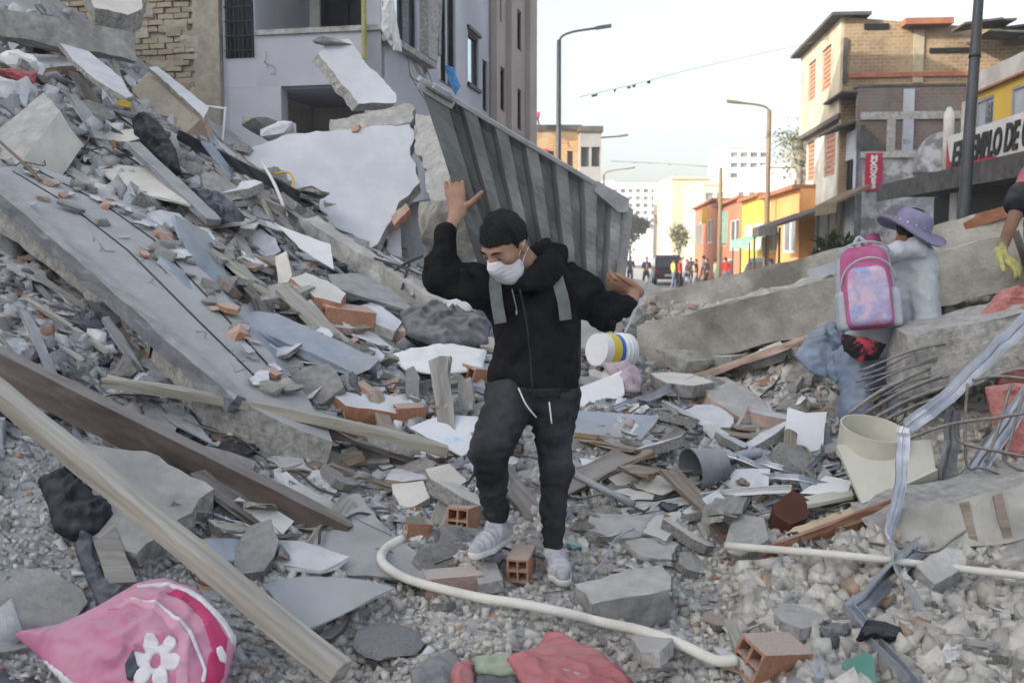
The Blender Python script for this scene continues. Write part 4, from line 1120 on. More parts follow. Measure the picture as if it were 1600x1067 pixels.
def crowd():
    def bodies(pose):
        st, arm, lean = pose
        hip = np.array((0, 0, .92)); ch = np.array((lean, 0, 1.36)); nk = np.array((lean * 1.2, 0, 1.5)); hd = np.array((lean * 1.4 + .02, 0, 1.64))
        legs = [[(0, s * .09, .9), (.06 + st * s * .5, s * .1, .5), (st * s * .7, s * .1, .06), (st * s * .7 + .14, s * .1, .04)] for s in (-1, 1)]
        arms = [[(lean, s * .19, 1.42), (lean + .02 - .1 * arm, s * .25, 1.14), (lean + .06 + .22 * arm, s * .2, .95 + .22 * arm)] for s in (-1, 1)]
        def fb(p):
            d = ell(p, hd, (.1, .08, .125)); d = smin(d, cone(p, ch, nk, .07, .055), .03)
            d = smin(d, cone(p, hip, ch, .1, .12), .04)
            for a in arms: d = smin(d, chain(p, a, [.045, .038, .04]), .03)
            for l in legs: d = smin(d, chain(p, l, [.07, .05, .045, .045]), .03)
            return d
        def fsh(p):
            d = cone(p, (0, 0, .95), ch + (0, 0, .02), .135, .15, (1, 0, 0), 1.3)
            for a in arms: d = smin(d, cone(p, a[0], a[1], .075, .06), .05)
            return d
        def ftr(p):
            d = cone(p, (0, 0, .96), (0, 0, .86), .13, .13, (1, 0, 0), 1.2)
            for l in legs: d = smin(d, chain(p, l[:3], [.095, .07, .06]), .03)
            return np.maximum(d, .07 - p[:, 2])
        def fh(p): return np.maximum(ell(p, hd + (-.01, 0, .02), (.112, .092, .125)), -(p[:, 2] - 1.63) + (p[:, 0] - lean * 1.4) * .9)
        lo, hi = (-.55, -.42, -.03), (.6, .42, 1.85)
        return [(nm, *snets(f, lo, hi, .028)) for nm, f in (('body', fb), ('shirt', fsh), ('trousers', ftr), ('hair', fh))]
    packs = []
    for pose in ((.1, 0, .0), (.35, .4, .05), (.2, 1.0, .02), (.25, .2, -.02)):
        packs.append([(nm, mesh_data(nm, V, Fc, [None], True)) for nm, V, Fc in bodies(pose)])
    def cl(n, c): return material(n, c, tuple(min(x * 1.25, 1) for x in c), 3, bump=0, rand=.05)
    cs = {'red': cl('red_shirt', (.45, .03, .035)), 'black': cl('black_shirt', (.015, .016, .02)), 'navy': cl('navy_shirt', (.03, .04, .09)), 'white': cl('white_shirt', (.55, .55, .57)), 'green': cl('sage_shirt', (.2, .28, .22)), 'yellow': cl('lime_shirt', (.42, .42, .12)), 'grey': cl('grey_shirt', (.22, .22, .24)), 'blue': cl('blue_jeans', (.09, .12, .19)), 'lilac': cl('lilac_shirt', (.36, .33, .42))}
    rows = [(966, 60, 'white', 'grey', 'person in white top beside the metal sheet end'), (1010, 58, 'navy', 'black', 'person in navy on the road past the metal sheet'), (985, 64, 'grey', 'blue', 'person in grey top half hidden by the sheet end'),
            (1053, 57, 'yellow', 'blue', 'person in lime top and blue trousers on the road'), (1063, 56, 'red', 'black', 'person in red top and black trousers on the road'), (1072, 58, 'lilac', 'blue', 'person in lilac top next to the red one'),
            (1089, 57, 'black', 'grey', 'person in black with grey trousers in the crowd'), (1104, 56, 'black', 'black', 'person dressed all in black in the crowd'), (1118, 59, 'green', 'green', 'person in sage green before the thin pole'),
            (1135, 56, 'red', 'blue', 'person in deep red top standing alone right of the pole'), (1148, 60, 'navy', 'black', 'person in navy right of the red topped one'), (1160, 62, 'black', 'blue', 'person in black top and jeans before yellow house'), (1169, 58, 'navy', 'blue', 'person in navy and jeans near the blue van'), (1098, 70, 'white', 'blue', 'person in white top deeper in the crowd'), (1080, 72, 'grey', 'black', 'person in grey deeper in the crowd'), (1128, 70, 'lilac', 'black', 'person in lilac deeper in the crowd')]
    R = random.Random(5)
    for i, (px, d, sh, tr, lb) in enumerate(rows):
        q = P(px, 389, d); t = root('person', (q[0], q[1], 0), lb, 'person', 'people standing on the far road')
        t.rotation_euler = (0, 0, R.uniform(0, 6.28)); k = R.uniform(.95, 1.05)
        for nm, me in packs[i % 4]:
            o = bpy.data.objects.new(nm, me); COL.objects.link(o); o.parent = t; o.scale = (k, k, k)
            o.material_slots[0].link = 'OBJECT'
            o.material_slots[0].material = {'body': M['skin'], 'shirt': cs[sh], 'trousers': cs[tr], 'hair': M['hair']}[nm]
crowd()
# ------------------------------------------------------------------ debris helpers
def plane_fit(pts):
    c = pts.mean(0); u, s, vt = np.linalg.svd(pts - c); n = vt[2]
    if n @ (CAM - c) < 0: n = -n
    return c, n

def densify(pts, step, jag, n, seed):
    R = random.Random(seed); out = []
    k = len(pts)
    for i in range(k):
        a, b = pts[i], pts[(i + 1) % k]; L_ = np.linalg.norm(b - a); m = max(1, int(L_ / step))
        s = nrm(np.cross(n, b - a)); w = 0
        for j in range(m):
            f = j / m; w = .55 * w + R.uniform(-1, 1) * jag
            e = min(f, 1 - f) * 2
            out.append(a + (b - a) * f + s * (w * min(1, .35 + e)))
    return out

def slab_vf(pts, th, jag=.012, step=.07, seed=1, n=None, slope=0.0):
    """broken plate: outline points (world), thickness away from the camera side"""
    pts = np.array(pts); c, n0 = plane_fit(pts)
    n = n0 if n is None else n
    R = random.Random(seed + 99)
    pts = [p - n0 * ((p - c) @ n0) for p in pts]
    ring = densify(pts, step, jag, n0, seed)
    k = len(ring)
    V = list(ring)
    for lay in (.5, 1.0):
        for i, p in enumerate(ring):
            off = nrm(p - c) * (R.uniform(-1, 1) * jag * .8 + slope * lay * th)
            V.append(p - n * th * lay + off + (n * R.uniform(-.1, .1) * th if lay < 1 else 0))
    bm_ = bmesh.new(); vv = [bm_.verts.new(x) for x in V]
    tot = sum(np.cross(ring[i] - c, ring[(i + 1) % k] - c) for i in range(k)) @ n0
    idx = list(range(k)) if tot > 0 else list(range(k))[::-1]
    f0 = bm_.faces.new([vv[i] for i in idx]); f1 = bm_.faces.new([vv[i + 2 * k] for i in idx[::-1]]); f1.material_index = 1
    for lay in (0, 1):
        for i in range(k):
            a, b = idx[i], idx[(i + 1) % k]
            f = bm_.faces.new([vv[b + lay * k], vv[a + lay * k], vv[a + (lay + 1) * k], vv[b + (lay + 1) * k]]); f.material_index = 1
    bmesh.ops.triangulate(bm_, faces=[f0, f1]); bm_.verts.index_update()
    V = [np.array(x.co) for x in bm_.verts]; Fc = [tuple(q.index for q in f.verts) for f in bm_.faces]; mi = [f.material_index for f in bm_.faces]
    bm_.free(); return V, Fc, mi

def settle(pts, gap=.09, most=.9):
    """bring a piece up out of the heap when most of it would lie below the surface"""
    if np.mean([p[2] for p in pts]) > 9.4: return pts
    g = []; k = len(pts); cm = np.mean(np.array(pts), 0)
    more = [tuple((np.array(p) + cm) / 2) for p in pts] + [tuple(cm)]
    for a, b, d in list(pts) + more:
        h = hit_d(min(max(a, 0), 1600), min(b, 1066)); g.append(d - (h - gap) if h else -1)
    sft = min(max(0.0, float(np.percentile(g, 80))), most)
    return [(a, b, d - sft) for a, b, d in pts]

def pix(pts, lift=.02, flat=True):
    """outline in photograph pixels -> world; depth given, or taken from the heap under it"""
    out = []
    if len(pts[0]) == 3:
        pts = settle(pts)
        return np.array([P(*p) for p in pts])
    h = np.array([hit(a, b, 0) for a, b in pts])
    if not flat: return h + EZ * lift
    c, n = plane_fit(h)
    top = ((h - c) @ n).max()
    c = c + n * (top * .5 + lift)
    return np.array([CAM + rays(a, b) * ((n @ (c - CAM)) / (n @ rays(a, b))) for a, b in pts])

_seed = [100]
def slab(name, label, cat, pts, th, mat_, side=None, jag=.012, step=.07, lift=.02, parent=None, group=None, n=None, slope=0.0):
    _seed[0] += 1
    V, Fc, mi = slab_vf(pix(pts, lift), th, jag, step, _seed[0], n, slope)
    o = mk(name, V, Fc, [mat_, side or mat_], parent, mi=mi)
    if parent is None: props(o, label, cat, group)
    return o

def bar_vf(a, b, w, h, up=(0, 0, 1), rough=0.0, seg=None, seed=1, bow=0.0):
    a = np.asarray(a, float); b = np.asarray(b, float); L_ = np.linalg.norm(b - a); t = nrm(b - a)
    s = nrm(np.cross(t, up)); u = np.cross(s, t)
    seg = seg or max(1, int(L_ / .12)); R = random.Random(seed)
    V = []; Fc = []
    sec = [(-1, -1), (0, -1), (1, -1), (1, 0), (1, 1), (0, 1), (-1, 1), (-1, 0)]
    for i in range(seg + 1):
        f = i / seg; c = a + (b - a) * f + u * math.sin(math.pi * f) * bow
        for x, y in sec:
            q = c + s * x * w / 2 + u * y * h / 2
            if rough: q = q + np.array((R.uniform(-1, 1), R.uniform(-1, 1), R.uniform(-1, 1))) * rough * (2.2 if i in (0, seg) else 1)
            V.append(q)
    for i in range(seg):
        for k in range(8):
            Fc.append((i * 8 + k, (i + 1) * 8 + k, (i + 1) * 8 + (k + 1) % 8, i * 8 + (k + 1) % 8))
    for e, rev in ((0, False), (seg, True)):
        c = len(V); V.append(np.mean([V[e * 8 + k] for k in range(8)], 0) + (t if rev else -t) * rough * 2)
        for k in range(8):
            f = (c, e * 8 + k, e * 8 + (k + 1) % 8); Fc.append(f[::-1] if rev else f)
    return V, Fc

def bar(name, label, cat, a, b, w, h, mat_, up=(0, 0, 1), rough=0.0, parent=None, group=None, seg=None, bow=0.0, bev=None):
    _seed[0] += 1
    if len(a) == 3 and len(b) == 3 and parent is None: a, b = settle([a, b], .03)
    a = P(*a) if len(a) == 3 else hit(*a, h / 2); b = P(*b) if len(b) == 3 else hit(*b, h / 2)
    V, Fc = bar_vf(a, b, w, h, up, rough, seg, _seed[0], bow)
    t = nrm(b - a); s = nrm(np.cross(t, up)); u = np.cross(s, t); Bx = np.stack([t, s, u], 1); c = (a + b) / 2
    o = inst(name, mesh_data(name, (np.array(V) - c) @ Bx, [f[::-1] for f in Fc], mat_), Matrix(((t[0], s[0], u[0], c[0]), (t[1], s[1], u[1], c[1]), (t[2], s[2], u[2], c[2]), (0, 0, 0, 1))), parent)
    if bev: bevel(o, bev)
    if parent is None: props(o, label, cat, group)
    return o

def pipe(name, label, cat, pts, r, mat_, n=10, sm=6, parent=None, lift=0.0, group=None):
    if len(pts[0]) == 3 and parent is None: pts = settle(pts, .05)
    pp = [P(*p) if len(p) == 3 else hit(*p, r + lift) for p in pts]
    if sm > 1 and len(pp) > 2: pp = smooth_path(pp, sm)
    V, Fc = tube_vf(pp, r, n)
    o = mk(name, V, Fc, mat_, parent, True)
    if parent is None: props(o, label, cat, group)
    return o

# broken shapes shared by many pieces --------------------------------
def chunk_mesh(seed, dims, mat_, cuts=2, amp=.05, boxy=.6, n=16, mats=None):
    R = random.Random(seed); bm_ = bmesh.new()
    for k in range(n):
        p = Vector((R.uniform(-1, 1), R.uniform(-1, 1), R.uniform(-1, 1)))
        ax = R.randrange(3)
        if R.random() < boxy: p[ax] = math.copysign(1, p[ax]) * R.uniform(.9, 1)
        else: p = p.normalized()
        bm_.verts.new((p.x * dims[0], p.y * dims[1], p.z * dims[2]))
    r = bmesh.ops.convex_hull(bm_, input=bm_.verts[:])
    bmesh.ops.delete(bm_, geom=[g for g in r['geom_interior'] if isinstance(g, bmesh.types.BMVert)], context='VERTS')
    bmesh.ops.triangulate(bm_, faces=bm_.faces[:])
    if cuts: bmesh.ops.subdivide_edges(bm_, edges=bm_.edges[:], cuts=cuts, use_grid_fill=True)
    bm_.normal_update()
    o = Vector((seed * 3.1, seed * 1.7, 0)); md = max(dims)
    for v in bm_.verts:
        q = v.co / md
        v.co += v.normal * md * amp * (mnoise.noise(q * 2.2 + o) + .7 * mnoise.noise(q * 6 + o))
    bmesh.ops.recalc_face_normals(bm_, faces=bm_.faces[:])
    me = bpy.data.meshes.new('chunk'); bm_.to_mesh(me); bm_.free()
    me.materials.append(mat_)
    return me

def shard_mesh(seed, th, mat_, side=None, asp=1.6, k=6, jag=.05):
    """thin broken plate about 1 unit across"""
    R = random.Random(seed); pts = []
    for i in range(k):
        a = 2 * math.pi * (i + R.uniform(-.3, .3)) / k; r = R.uniform(.36, .55)
        pts.append(np.array((math.cos(a) * r * asp ** .5, math.sin(a) * r / asp ** .5, 0)))
    n = EZ; ring = densify(pts, .22, jag, n, seed); m = len(ring)
    V = [p + EZ * (th / 2 + .02 * math.sin(p[0] * 3 + seed)) for p in ring] + [p * R.uniform(.93, 1.04) - EZ * (th / 2 - .02 * math.sin(p[0] * 3 + seed)) for p in ring]
    Fc = [tuple(range(m)), tuple(range(2 * m - 1, m - 1, -1))] + [(i, i + m, (i + 1) % m + m, (i + 1) % m) for i in range(m)]
    bm_ = bmesh.new(); vv = [bm_.verts.new(x) for x in V]
    for i, f in enumerate(Fc):
        q = bm_.faces.new([vv[j] for j in f]); q.material_index = 0 if i == 0 else 1
    bmesh.ops.triangulate(bm_, faces=[f for f in bm_.faces if len(f.verts) > 4]); bmesh.ops.recalc_face_normals(bm_, faces=bm_.faces[:])
    me = bpy.data.meshes.new('shard'); bm_.to_mesh(me); bm_.free(); me.materials.append(mat_); me.materials.append(side or mat_)
    return me

def hollow_brick_mesh(seed, mat_, l=1.0, w=.5, h=.5, nx=2, ny=2, brk=.0, mortar=None):
    """clay block with real holes through its length (x)"""
    R = random.Random(seed); t = .09 * w * 2
    us = [-w]; vs_ = [-h]
    hw = (2 * w - t * (nx + 1)) / nx; hh = (2 * h - t * (ny + 1)) / ny
    for i in range(nx): us += [us[-1] + t, us[-1] + t + hw]
    us.append(w)
    for i in range(ny): vs_ += [vs_[-1] + t, vs_[-1] + t + hh]
    vs_.append(h)
    V = []; Fc = []; mi = []; ix = {}
    def vid(i, j, e):
        if (i, j, e) not in ix:
            ix[(i, j, e)] = len(V); V.append(((l if e else -l) + R.uniform(-1, 1) * brk * (1 if e else .2), us[i] + R.uniform(-.01, .01), vs_[j] + R.uniform(-.01, .01)))
        return ix[(i, j, e)]
    def solid(i, j):
        if i < 0 or j < 0 or i >= len(us) - 1 or j >= len(vs_) - 1: return False
        return not (i % 2 == 1 and j % 2 == 1)
    for i in range(len(us) - 1):
        for j in range(len(vs_) - 1):
            if not solid(i, j): continue
            for e in (0, 1):
                f = (vid(i, j, e), vid(i + 1, j, e), vid(i + 1, j + 1, e), vid(i, j + 1, e)); Fc.append(f if e else f[::-1]); mi.append(0)
            for di, dj, a, b in ((0, -1, (i, j), (i + 1, j)), (1, 0, (i + 1, j), (i + 1, j + 1)), (0, 1, (i + 1, j + 1), (i, j + 1)), (-1, 0, (i, j + 1), (i, j))):
                if not solid(i + di, j + dj):
                    Fc.append((vid(*a, 0), vid(*b, 0), vid(*b, 1), vid(*a, 1)))
                    out = i + di < 0 or j + dj < 0 or i + di >= len(us) - 1 or j + dj >= len(vs_) - 1
                    mi.append(1 if out and mortar and dj != 0 else 0)
    return mesh_data('hollow_brick', V, Fc, [mat_, mortar or mat_], False, mi)

def rot_to(n, spin):
    q = Vector((0, 0, 1)).rotation_difference(Vector(n)); return q.to_matrix().to_4x4() @ Matrix.Rotation(spin, 4, 'Z')

CH = [chunk_mesh(k, (1, R_, S_), M['concrete'], 2, .06) for k, (R_, S_) in enumerate(((.75, .6), (.6, .5), (.9, .55), (.7, .35), (.8, .7), (.55, .45), (.85, .3), (.65, .6)))]
CHD = [chunk_mesh(k + 20, (1, R_, S_), M['concrete_dark'], 2, .07) for k, (R_, S_) in enumerate(((.75, .6), (.6, .5), (.9, .55), (.7, .4)))]
CHB = [chunk_mesh(k + 40, (1, R_, S_), M['beam'], 2, .06) for k, (R_, S_) in enumerate(((.75, .6), (.7, .5), (.9, .6), (.8, .35), (.6, .5)))]
SHT = [shard_mesh(k, .05, M['tile'], asp=1.4 + .35 * k) for k in range(7)]
SHS = [shard_mesh(k + 10, .05, M['slate'], asp=1.5 + .4 * k) for k in range(4)]
SHW = [shard_mesh(k + 20, .09, M['plaster'], M['rough'], asp=1.2 + .2 * k, k=5) for k in range(6)]
SHC = [shard_mesh(k + 30, .12, M['plaster_warm'], M['rough'], asp=1.2 + .25 * k, k=6) for k in range(5)]
SHG = [shard_mesh(k + 40, .16, M['concrete'], M['rough'], asp=1.2 + .25 * k, k=6) for k in range(6)]
BRK = [hollow_brick_mesh(1, M['terra'], 1, .5, .5, 2, 2, .04), hollow_brick_mesh(2, M['terra'], .7, .5, .4, 2, 1, .16), hollow_brick_mesh(3, M['terra_pale'], 1, .55, .4, 2, 2, .1), hollow_brick_mesh(4, M['terra'], .5, .5, .5, 1, 2, .2, M['mortar'])]
BRC = [chunk_mesh(k + 60, (1, .6, .4), M['terra'], 1, .08) for k in range(3)] + [shard_mesh(k + 60, .2, M['terra'], asp=1.4, k=5) for k in range(3)] + [chunk_mesh(k + 70, (1, .7, .4), M['terra_pale'], 1, .06) for k in range(2)]

def lump(name, label, cat, me, px, py, size, rz=0.0, tilt=(0, 0), sink=.3, sc=(1, 1, 1), d=None, group=None, mat_=None):
    """one loose piece set into the heap at a pixel; size = half length in metres"""
    q = hit(px, py) if d is None else P(px, py, d)
    s = size
    Mx = Matrix.Translation(Vector(q) + Vector((0, 0, s * sc[2] * .5 * (1 - sink)))) @ Matrix.Rotation(rz, 4, 'Z') @ Matrix.Rotation(tilt[0], 4, 'X') @ Matrix.Rotation(tilt[1], 4, 'Y') @ Matrix.Diagonal((s * sc[0], s * sc[1], s * sc[2], 1))
    o = inst(name, me, Mx)
    if mat_: o.material_slots[0].link = 'OBJECT'; o.material_slots[0].material = mat_
    return props(o, label, cat, group)
# ------------------------------------------------------------------ large pieces of the collapse, upper left
C, CD, PL, RG = M['concrete'], M['concrete_dark'], M['plaster'], M['rough']
bar('concrete_beam', 'long pale concrete beam lying across the top left corner', 'beam', (-60, 28, 9.8), (205, 76, 10.8), .3, .27, C, rough=.014)
slab('floor_slab_end', 'broken floor slab end jutting from the brick party wall top', 'slab', [(128, -30, 12.6), (228, -30, 12.9), (222, 18, 12.6), (200, 22, 12.4), (148, 10, 12.3)], .3, M['plaster_warm'], RG, .02)
slab('plasterboard', 'long white plaster panel sliding down below the top beam', 'panel', [(92, 70, 10.1), (140, 80, 10.2), (190, 122, 9.9), (208, 150, 9.6), (196, 156, 9.5), (150, 122, 9.6), (118, 96, 9.8)], .05, PL, RG, .01)
slab('concrete_block', 'big pale square concrete block at the upper left edge', 'concrete block', [(-25, 232, 8.3), (66, 138, 8.7), (96, 178, 8.5), (32, 258, 8.0), (-30, 268, 7.9)], .34, C, M['plaster_warm'], .012, .1, n=nrm((-.3, -.55, .8)))
slab('brick_wall_piece', 'fallen plastered brick wall piece leaning on the party wall', 'wall piece', [(206, 140, 11.1), (238, 108, 11.3), (322, 168, 11.0), (318, 184, 10.9), (284, 210, 10.7), (258, 196, 10.8)], .3, M['oldbrick'], M['terra_pale'], .015, .09)
slab('plaster_strip', 'white plaster skin along the leaning brick wall piece', 'panel', [(232, 106, 11.15), (246, 104, 11.2), (326, 168, 10.95), (318, 186, 10.8), (304, 168, 10.85)], .05, PL, RG, .01)
slab('beige_board', 'thin beige board with pointed ends above the grey floor slab', 'board', [(136, 247, 8.9), (186, 256, 8.8), (236, 264, 8.8), (262, 284, 8.5), (298, 322, 8.1), (232, 304, 8.2), (180, 284, 8.4)], .02, M['plaster_warm'], None, .006)
bar('metal_channel', 'pale galvanised channel pointing down the slope beside beige board', 'channel', (206, 226, 9.0), (334, 346, 8.0), .14, .05, M['greysheet'], rough=.004)
V, Fc, mi = slab_vf(pix([(-30, 262), (60, 262), (150, 292), (235, 342), (292, 392), (345, 455), (405, 530), (480, 622), (520, 690), (440, 660), (335, 600), (250, 512), (120, 392), (-30, 285)], .2), .22, .02, .12, 5)
fsl = props(mk('fallen_floor_slab', V, Fc, [M['floor_slab'], RG], mi=mi), 'huge smooth grey floor slab tilted down the left slope', 'slab')
_ring = pix([(-30, 262), (60, 262), (150, 292), (235, 342), (292, 392), (345, 455), (405, 530), (480, 622), (520, 690), (440, 660), (335, 600), (250, 512), (120, 392), (-30, 285)], .2)
_sc, _sn = plane_fit(_ring)
def on_slab(px, py, up=0.0):
    r = rays(px, py); return CAM + r * ((_sn @ (_sc + _sn * up - CAM)) / (_sn @ r))
Rk = random.Random(12)
for pts in ([(20, 268), (110, 322), (200, 392), (300, 492), (400, 590)], [(60, 268), (160, 318), (240, 375), (320, 460), (420, 572)]):
    mk('groove', *tube_vf([on_slab(*q) for q in pts], .008, 4), M['black_frame'], fsl)
for k in range(9):
    x = Rk.uniform(60, 420); y = np.interp(x, [0, 120, 250, 335, 440], [275, 350, 450, 540, 620]) + Rk.uniform(-35, 30); pts = [(x, y)]
    for i in range(5): pts.append((pts[-1][0] + Rk.uniform(-4, 16), pts[-1][1] + Rk.uniform(-9, 12)))
    mk('crack', *tube_vf([on_slab(*q) for q in pts], Rk.uniform(.003, .007), 4), M['concrete_dark'], fsl)
for k in range(70):
    x = Rk.uniform(20, 470); up_ = Rk.random() ** 2.2
    y = np.interp(x, [0, 60, 150, 235, 292, 345, 405, 480], [262, 266, 298, 350, 400, 465, 540, 632]) + up_ * 60
    me = Rk.choice(CH + SHG + SHT + BRC + SHW); s_ = Rk.uniform(.02, .09) * (1.8 if me.name.startswith('shard') else 1); q = on_slab(x, y, s_ * .25)
    o = inst('slab_debris', me, Matrix.Translation(Vector(q)) @ rot_to(nrm(_sn + np.array((Rk.uniform(-.2, .2), Rk.uniform(-.2, .2), 0))), Rk.uniform(0, 6.28)) @ Matrix.Scale(s_, 4))
    props(o, 'loose piece lying on the tilted floor slab', 'debris', 'debris on the tilted floor slab')
props(mk('edge_beam', *bar_vf(on_slab(-40, 270, .03), on_slab(372, 634, -.02), .085, .1, rough=.008, seed=4), M['slate']), 'dark weathered edge beam along the big tilted floor slab', 'beam')
pipe('black_cable', 'thin black cable lying along the tilted floor slab', 'cable', [(66, 292, 7.35), (130, 338, 7.0), (200, 386, 6.65), (262, 446, 6.25), (330, 510, 5.95), (380, 546, 5.85), (382, 556, 5.82), (345, 552, 5.84)], .008, M['black_wire'], 6)
pipe('thin_rod', 'thin grey rod slanting from the left edge onto the floor slab', 'rod', [(0, 222, 7.4), (40, 258, 7.2), (62, 282, 7.1)], .012, M['lamp_rust'], 6, 3)
bar('steel_edge', 'black steel edge bar slanting below the white wall panel', 'bar', (280, 212, 10.3), (466, 306, 9.9), .06, .1, M['black_frame'], rough=.004)
bar('timber', 'grey timber slanting under the black steel bar', 'timber', (292, 262, 9.4), (446, 330, 9.2), .08, .07, M['wood_grey'], rough=.006)
bar('concrete_beam', 'slanting concrete beam with rebar behind the carrying person', 'beam', (478, 352, 9.7), (700, 488, 8.5), .2, .17, C, rough=.014)
for k, (a, b) in enumerate((((590, 396), (700, 452)), ((600, 410), (690, 470)), ((585, 404), (680, 440)), ((610, 400), (715, 470)), ((606, 430), (660, 400)), ((640, 412), (628, 452)), ((655, 418), (644, 462)))):
    pipe('rebar', 'thin pale rebar rods bundled over the slanting beam', 'rebar', [(*a, 9.0 - k * .03), ((a[0] + b[0]) / 2, (a[1] + b[1]) / 2 - 3, 8.85), (*b, 8.7 - k * .02)], .012, M['lamp_steel'] if k % 3 else M['alu'], 6, 3, group='rebar over the slanting beam')
pipe('foam_tube', 'pale yellow foam tube beside the carrying person elbow', 'tube', [(684, 444, 8.6), (730, 468, 8.4), (772, 494, 8.2)], .045, M['cream_pvc'], 10, 4)
pipe('white_conduit', 'thin white bent conduit standing by the lilac wall', 'conduit', [(318, 166, 11.4), (350, 170, 11.3), (352, 172, 11.3), (346, 232, 11.2), (345, 240, 11.2)], .014, M['white_paint'], 6, 3)
pipe('white_conduit', 'thin white conduit leaning over black steel bar', 'conduit', [(408, 252, 10.2), (430, 290, 9.8), (448, 338, 9.5)], .016, M['white_paint'], 6, 3)
# the standing white wall panel and what hangs on it
wp = root('white_wall_panel', P(510, 400, 10.8), 'large standing white wall panel with broken edges behind the slope', 'wall panel')
slab('panel', '', '', [(362, 246, 11.2), (415, 226, 11.4), (452, 216, 11.5), (540, 205, 11.5), (640, 189, 11.5), (649, 206, 11.4), (640, 235, 11.25), (650, 262, 11.1), (656, 285, 11.0), (640, 306, 10.9), (620, 324, 10.8), (611, 350, 10.7), (590, 384, 10.5), (572, 398, 10.4), (500, 400, 10.4), (430, 350, 10.6), (395, 284, 11.0)], .16, M['plaster_wall'], RG, .022, .06, parent=wp)
slab('broken_top', '', '', [(514, 206, 11.52), (516, 188, 11.6), (560, 180, 11.6), (590, 172, 11.6), (632, 160, 11.6), (650, 172, 11.6), (642, 190, 11.5), (560, 203, 11.5)], .28, C, RG, .03, .06, parent=wp)
sk = slab('wall_socket', '', '', [(485, 317, 10.83), (498, 321, 10.8), (501, 333, 10.75), (488, 329, 10.77)], .02, M['black_frame'], None, 0, .5, parent=wp)
slab('socket_plate', '', '', [(492, 322, 10.76), (497, 324, 10.75), (498, 329, 10.73), (493, 327, 10.74)], .01, M['white_paint'], None, 0, .5, parent=sk)
slab('brick_edge', '', '', [(612, 338, 10.62), (634, 318, 10.7), (640, 326, 10.65), (616, 352, 10.55)], .1, M['terra'], M['terra'], .012, .05, parent=wp)
slab('brick_edge', '', '', [(548, 199, 11.45), (562, 194, 11.45), (560, 204, 11.42), (550, 206, 11.42)], .1, M['terra'], M['terra'], .01, .05, parent=wp)
slab('upper_panel', 'white rounded panel leaning against the lilac balcony', 'wall panel', [(497, 84, 12.6), (512, 66, 12.8), (546, 64, 12.9), (566, 90, 12.6), (590, 112, 12.4), (618, 146, 12.2), (619, 164, 12.1), (560, 162, 12.0)], .2, M['plaster_wall'], RG, .014, .07, n=nrm((.45, -.7, .3)))
lump('concrete_lump', 'rough concrete cap on the top corner of the rounded white panel', 'concrete', CH[0], 520, 64, .22, .4, d=12.75, sc=(1.3, .8, .6), sink=1)
slab('broken_wall', 'jagged grey broken wall piece right of the white wall panel', 'wall piece', [(650, 178, 11.6), (690, 192, 11.2), (692, 230, 11.0), (722, 282, 10.6), (708, 330, 10.3), (690, 352, 10.2), (678, 338, 10.4), (668, 300, 10.7), (662, 256, 11.0), (648, 232, 11.2)], .22, C, M['terra_pale'], .04, .06)
slab('grey_sheet_leaf', 'plain grey door leaf standing under the broken wall piece', 'door leaf', [(624, 322, 11.3), (690, 306, 11.3), (702, 410, 11.1), (622, 410, 11.1)], .05, M['greysheet'], None, .003)
slab('white_frame_piece', 'narrow white frame piece beside the grey door leaf', 'frame', [(610, 350, 10.9), (624, 340, 10.95), (628, 410, 10.8), (602, 408, 10.8)], .06, PL, None, .004)
lump('rock', 'large pale rock behind the head of the carrying person', 'rock', CHB[0], 728, 400, .42, .5, (0, .2), 0, (1, .7, 1.0), d=9.0)
lump('rock', 'dark grey boulder lying on the white wall panel top', 'rock', CHD[1], 412, 212, .3, 1.2, (.3, .2), .2, (1, .8, .9), d=11.9)
lump('rock', 'pale plaster lump beside the dark boulder', 'rock', CH[2], 436, 218, .22, .2, d=11.6, mat_=PL)
slab('white_shard', 'upright white tile shard standing on the slope', 'shard', [(430, 402, 7.9), (447, 392, 7.9), (456, 430, 7.7), (440, 462, 7.6), (434, 440, 7.7)], .03, M['plaster_warm'], RG, .004)
slab('plastered_brick_piece', 'white plastered brick piece with orange clay underside at mid slope', 'wall piece', [(452, 436, 7.6), (478, 424, 7.75), (512, 440, 7.7), (541, 458, 7.55), (532, 476, 7.35), (492, 462, 7.35)], .16, M['plaster_warm'], M['terra'], .01, .06, n=nrm((0, -.25, 1)))
slab('slate_sheet', 'dark blue grey roof sheet right of the plastered brick piece', 'roof sheet', [(512, 430, 8.1), (560, 426, 8.3), (610, 452, 8.2), (642, 476, 8.0), (634, 484, 7.9), (576, 470, 7.9), (520, 446, 7.9)], .03, M['slate'], None, .006)
slab('white_shard', 'white angular stone flake below the dark roof sheet', 'shard', [(566, 476, 7.7), (596, 478, 7.8), (628, 504, 7.7), (618, 516, 7.5), (588, 508, 7.5)], .08, PL, C, .006)
slab('paper_sheet', 'crumpled white sheet hanging from the slanting beam', 'sheet', [(430, 352, 9.0), (470, 366, 8.9), (516, 380, 8.8), (522, 424, 8.5), (490, 400, 8.6), (468, 384, 8.7)], .01, M['white_paint'], None, .008)
lump('white_helmet_shell', 'round white plastic shell beside the carrying person', 'plastic shell', chunk_mesh(90, (1, .9, .7), M['white_plastic'], 2, .02, 0, 40), 722, 486, .14, 0, d=7.8)
for (px, py, sz, rz, k, lb) in ((540, 516, .2, .5, 0, 'hollow clay block with open square holes below the white flake'), (602, 536, .2, -.3, 2, 'dusty clay block beside the open hollow block'), (745, 598, .14, .8, 1, 'broken hollow clay block just left of the carrying person waist')):
    lump('hollow_brick', lb, 'brick', BRK[k], px, py, sz, rz, (.2, .15), .2, (1, 1, 1))

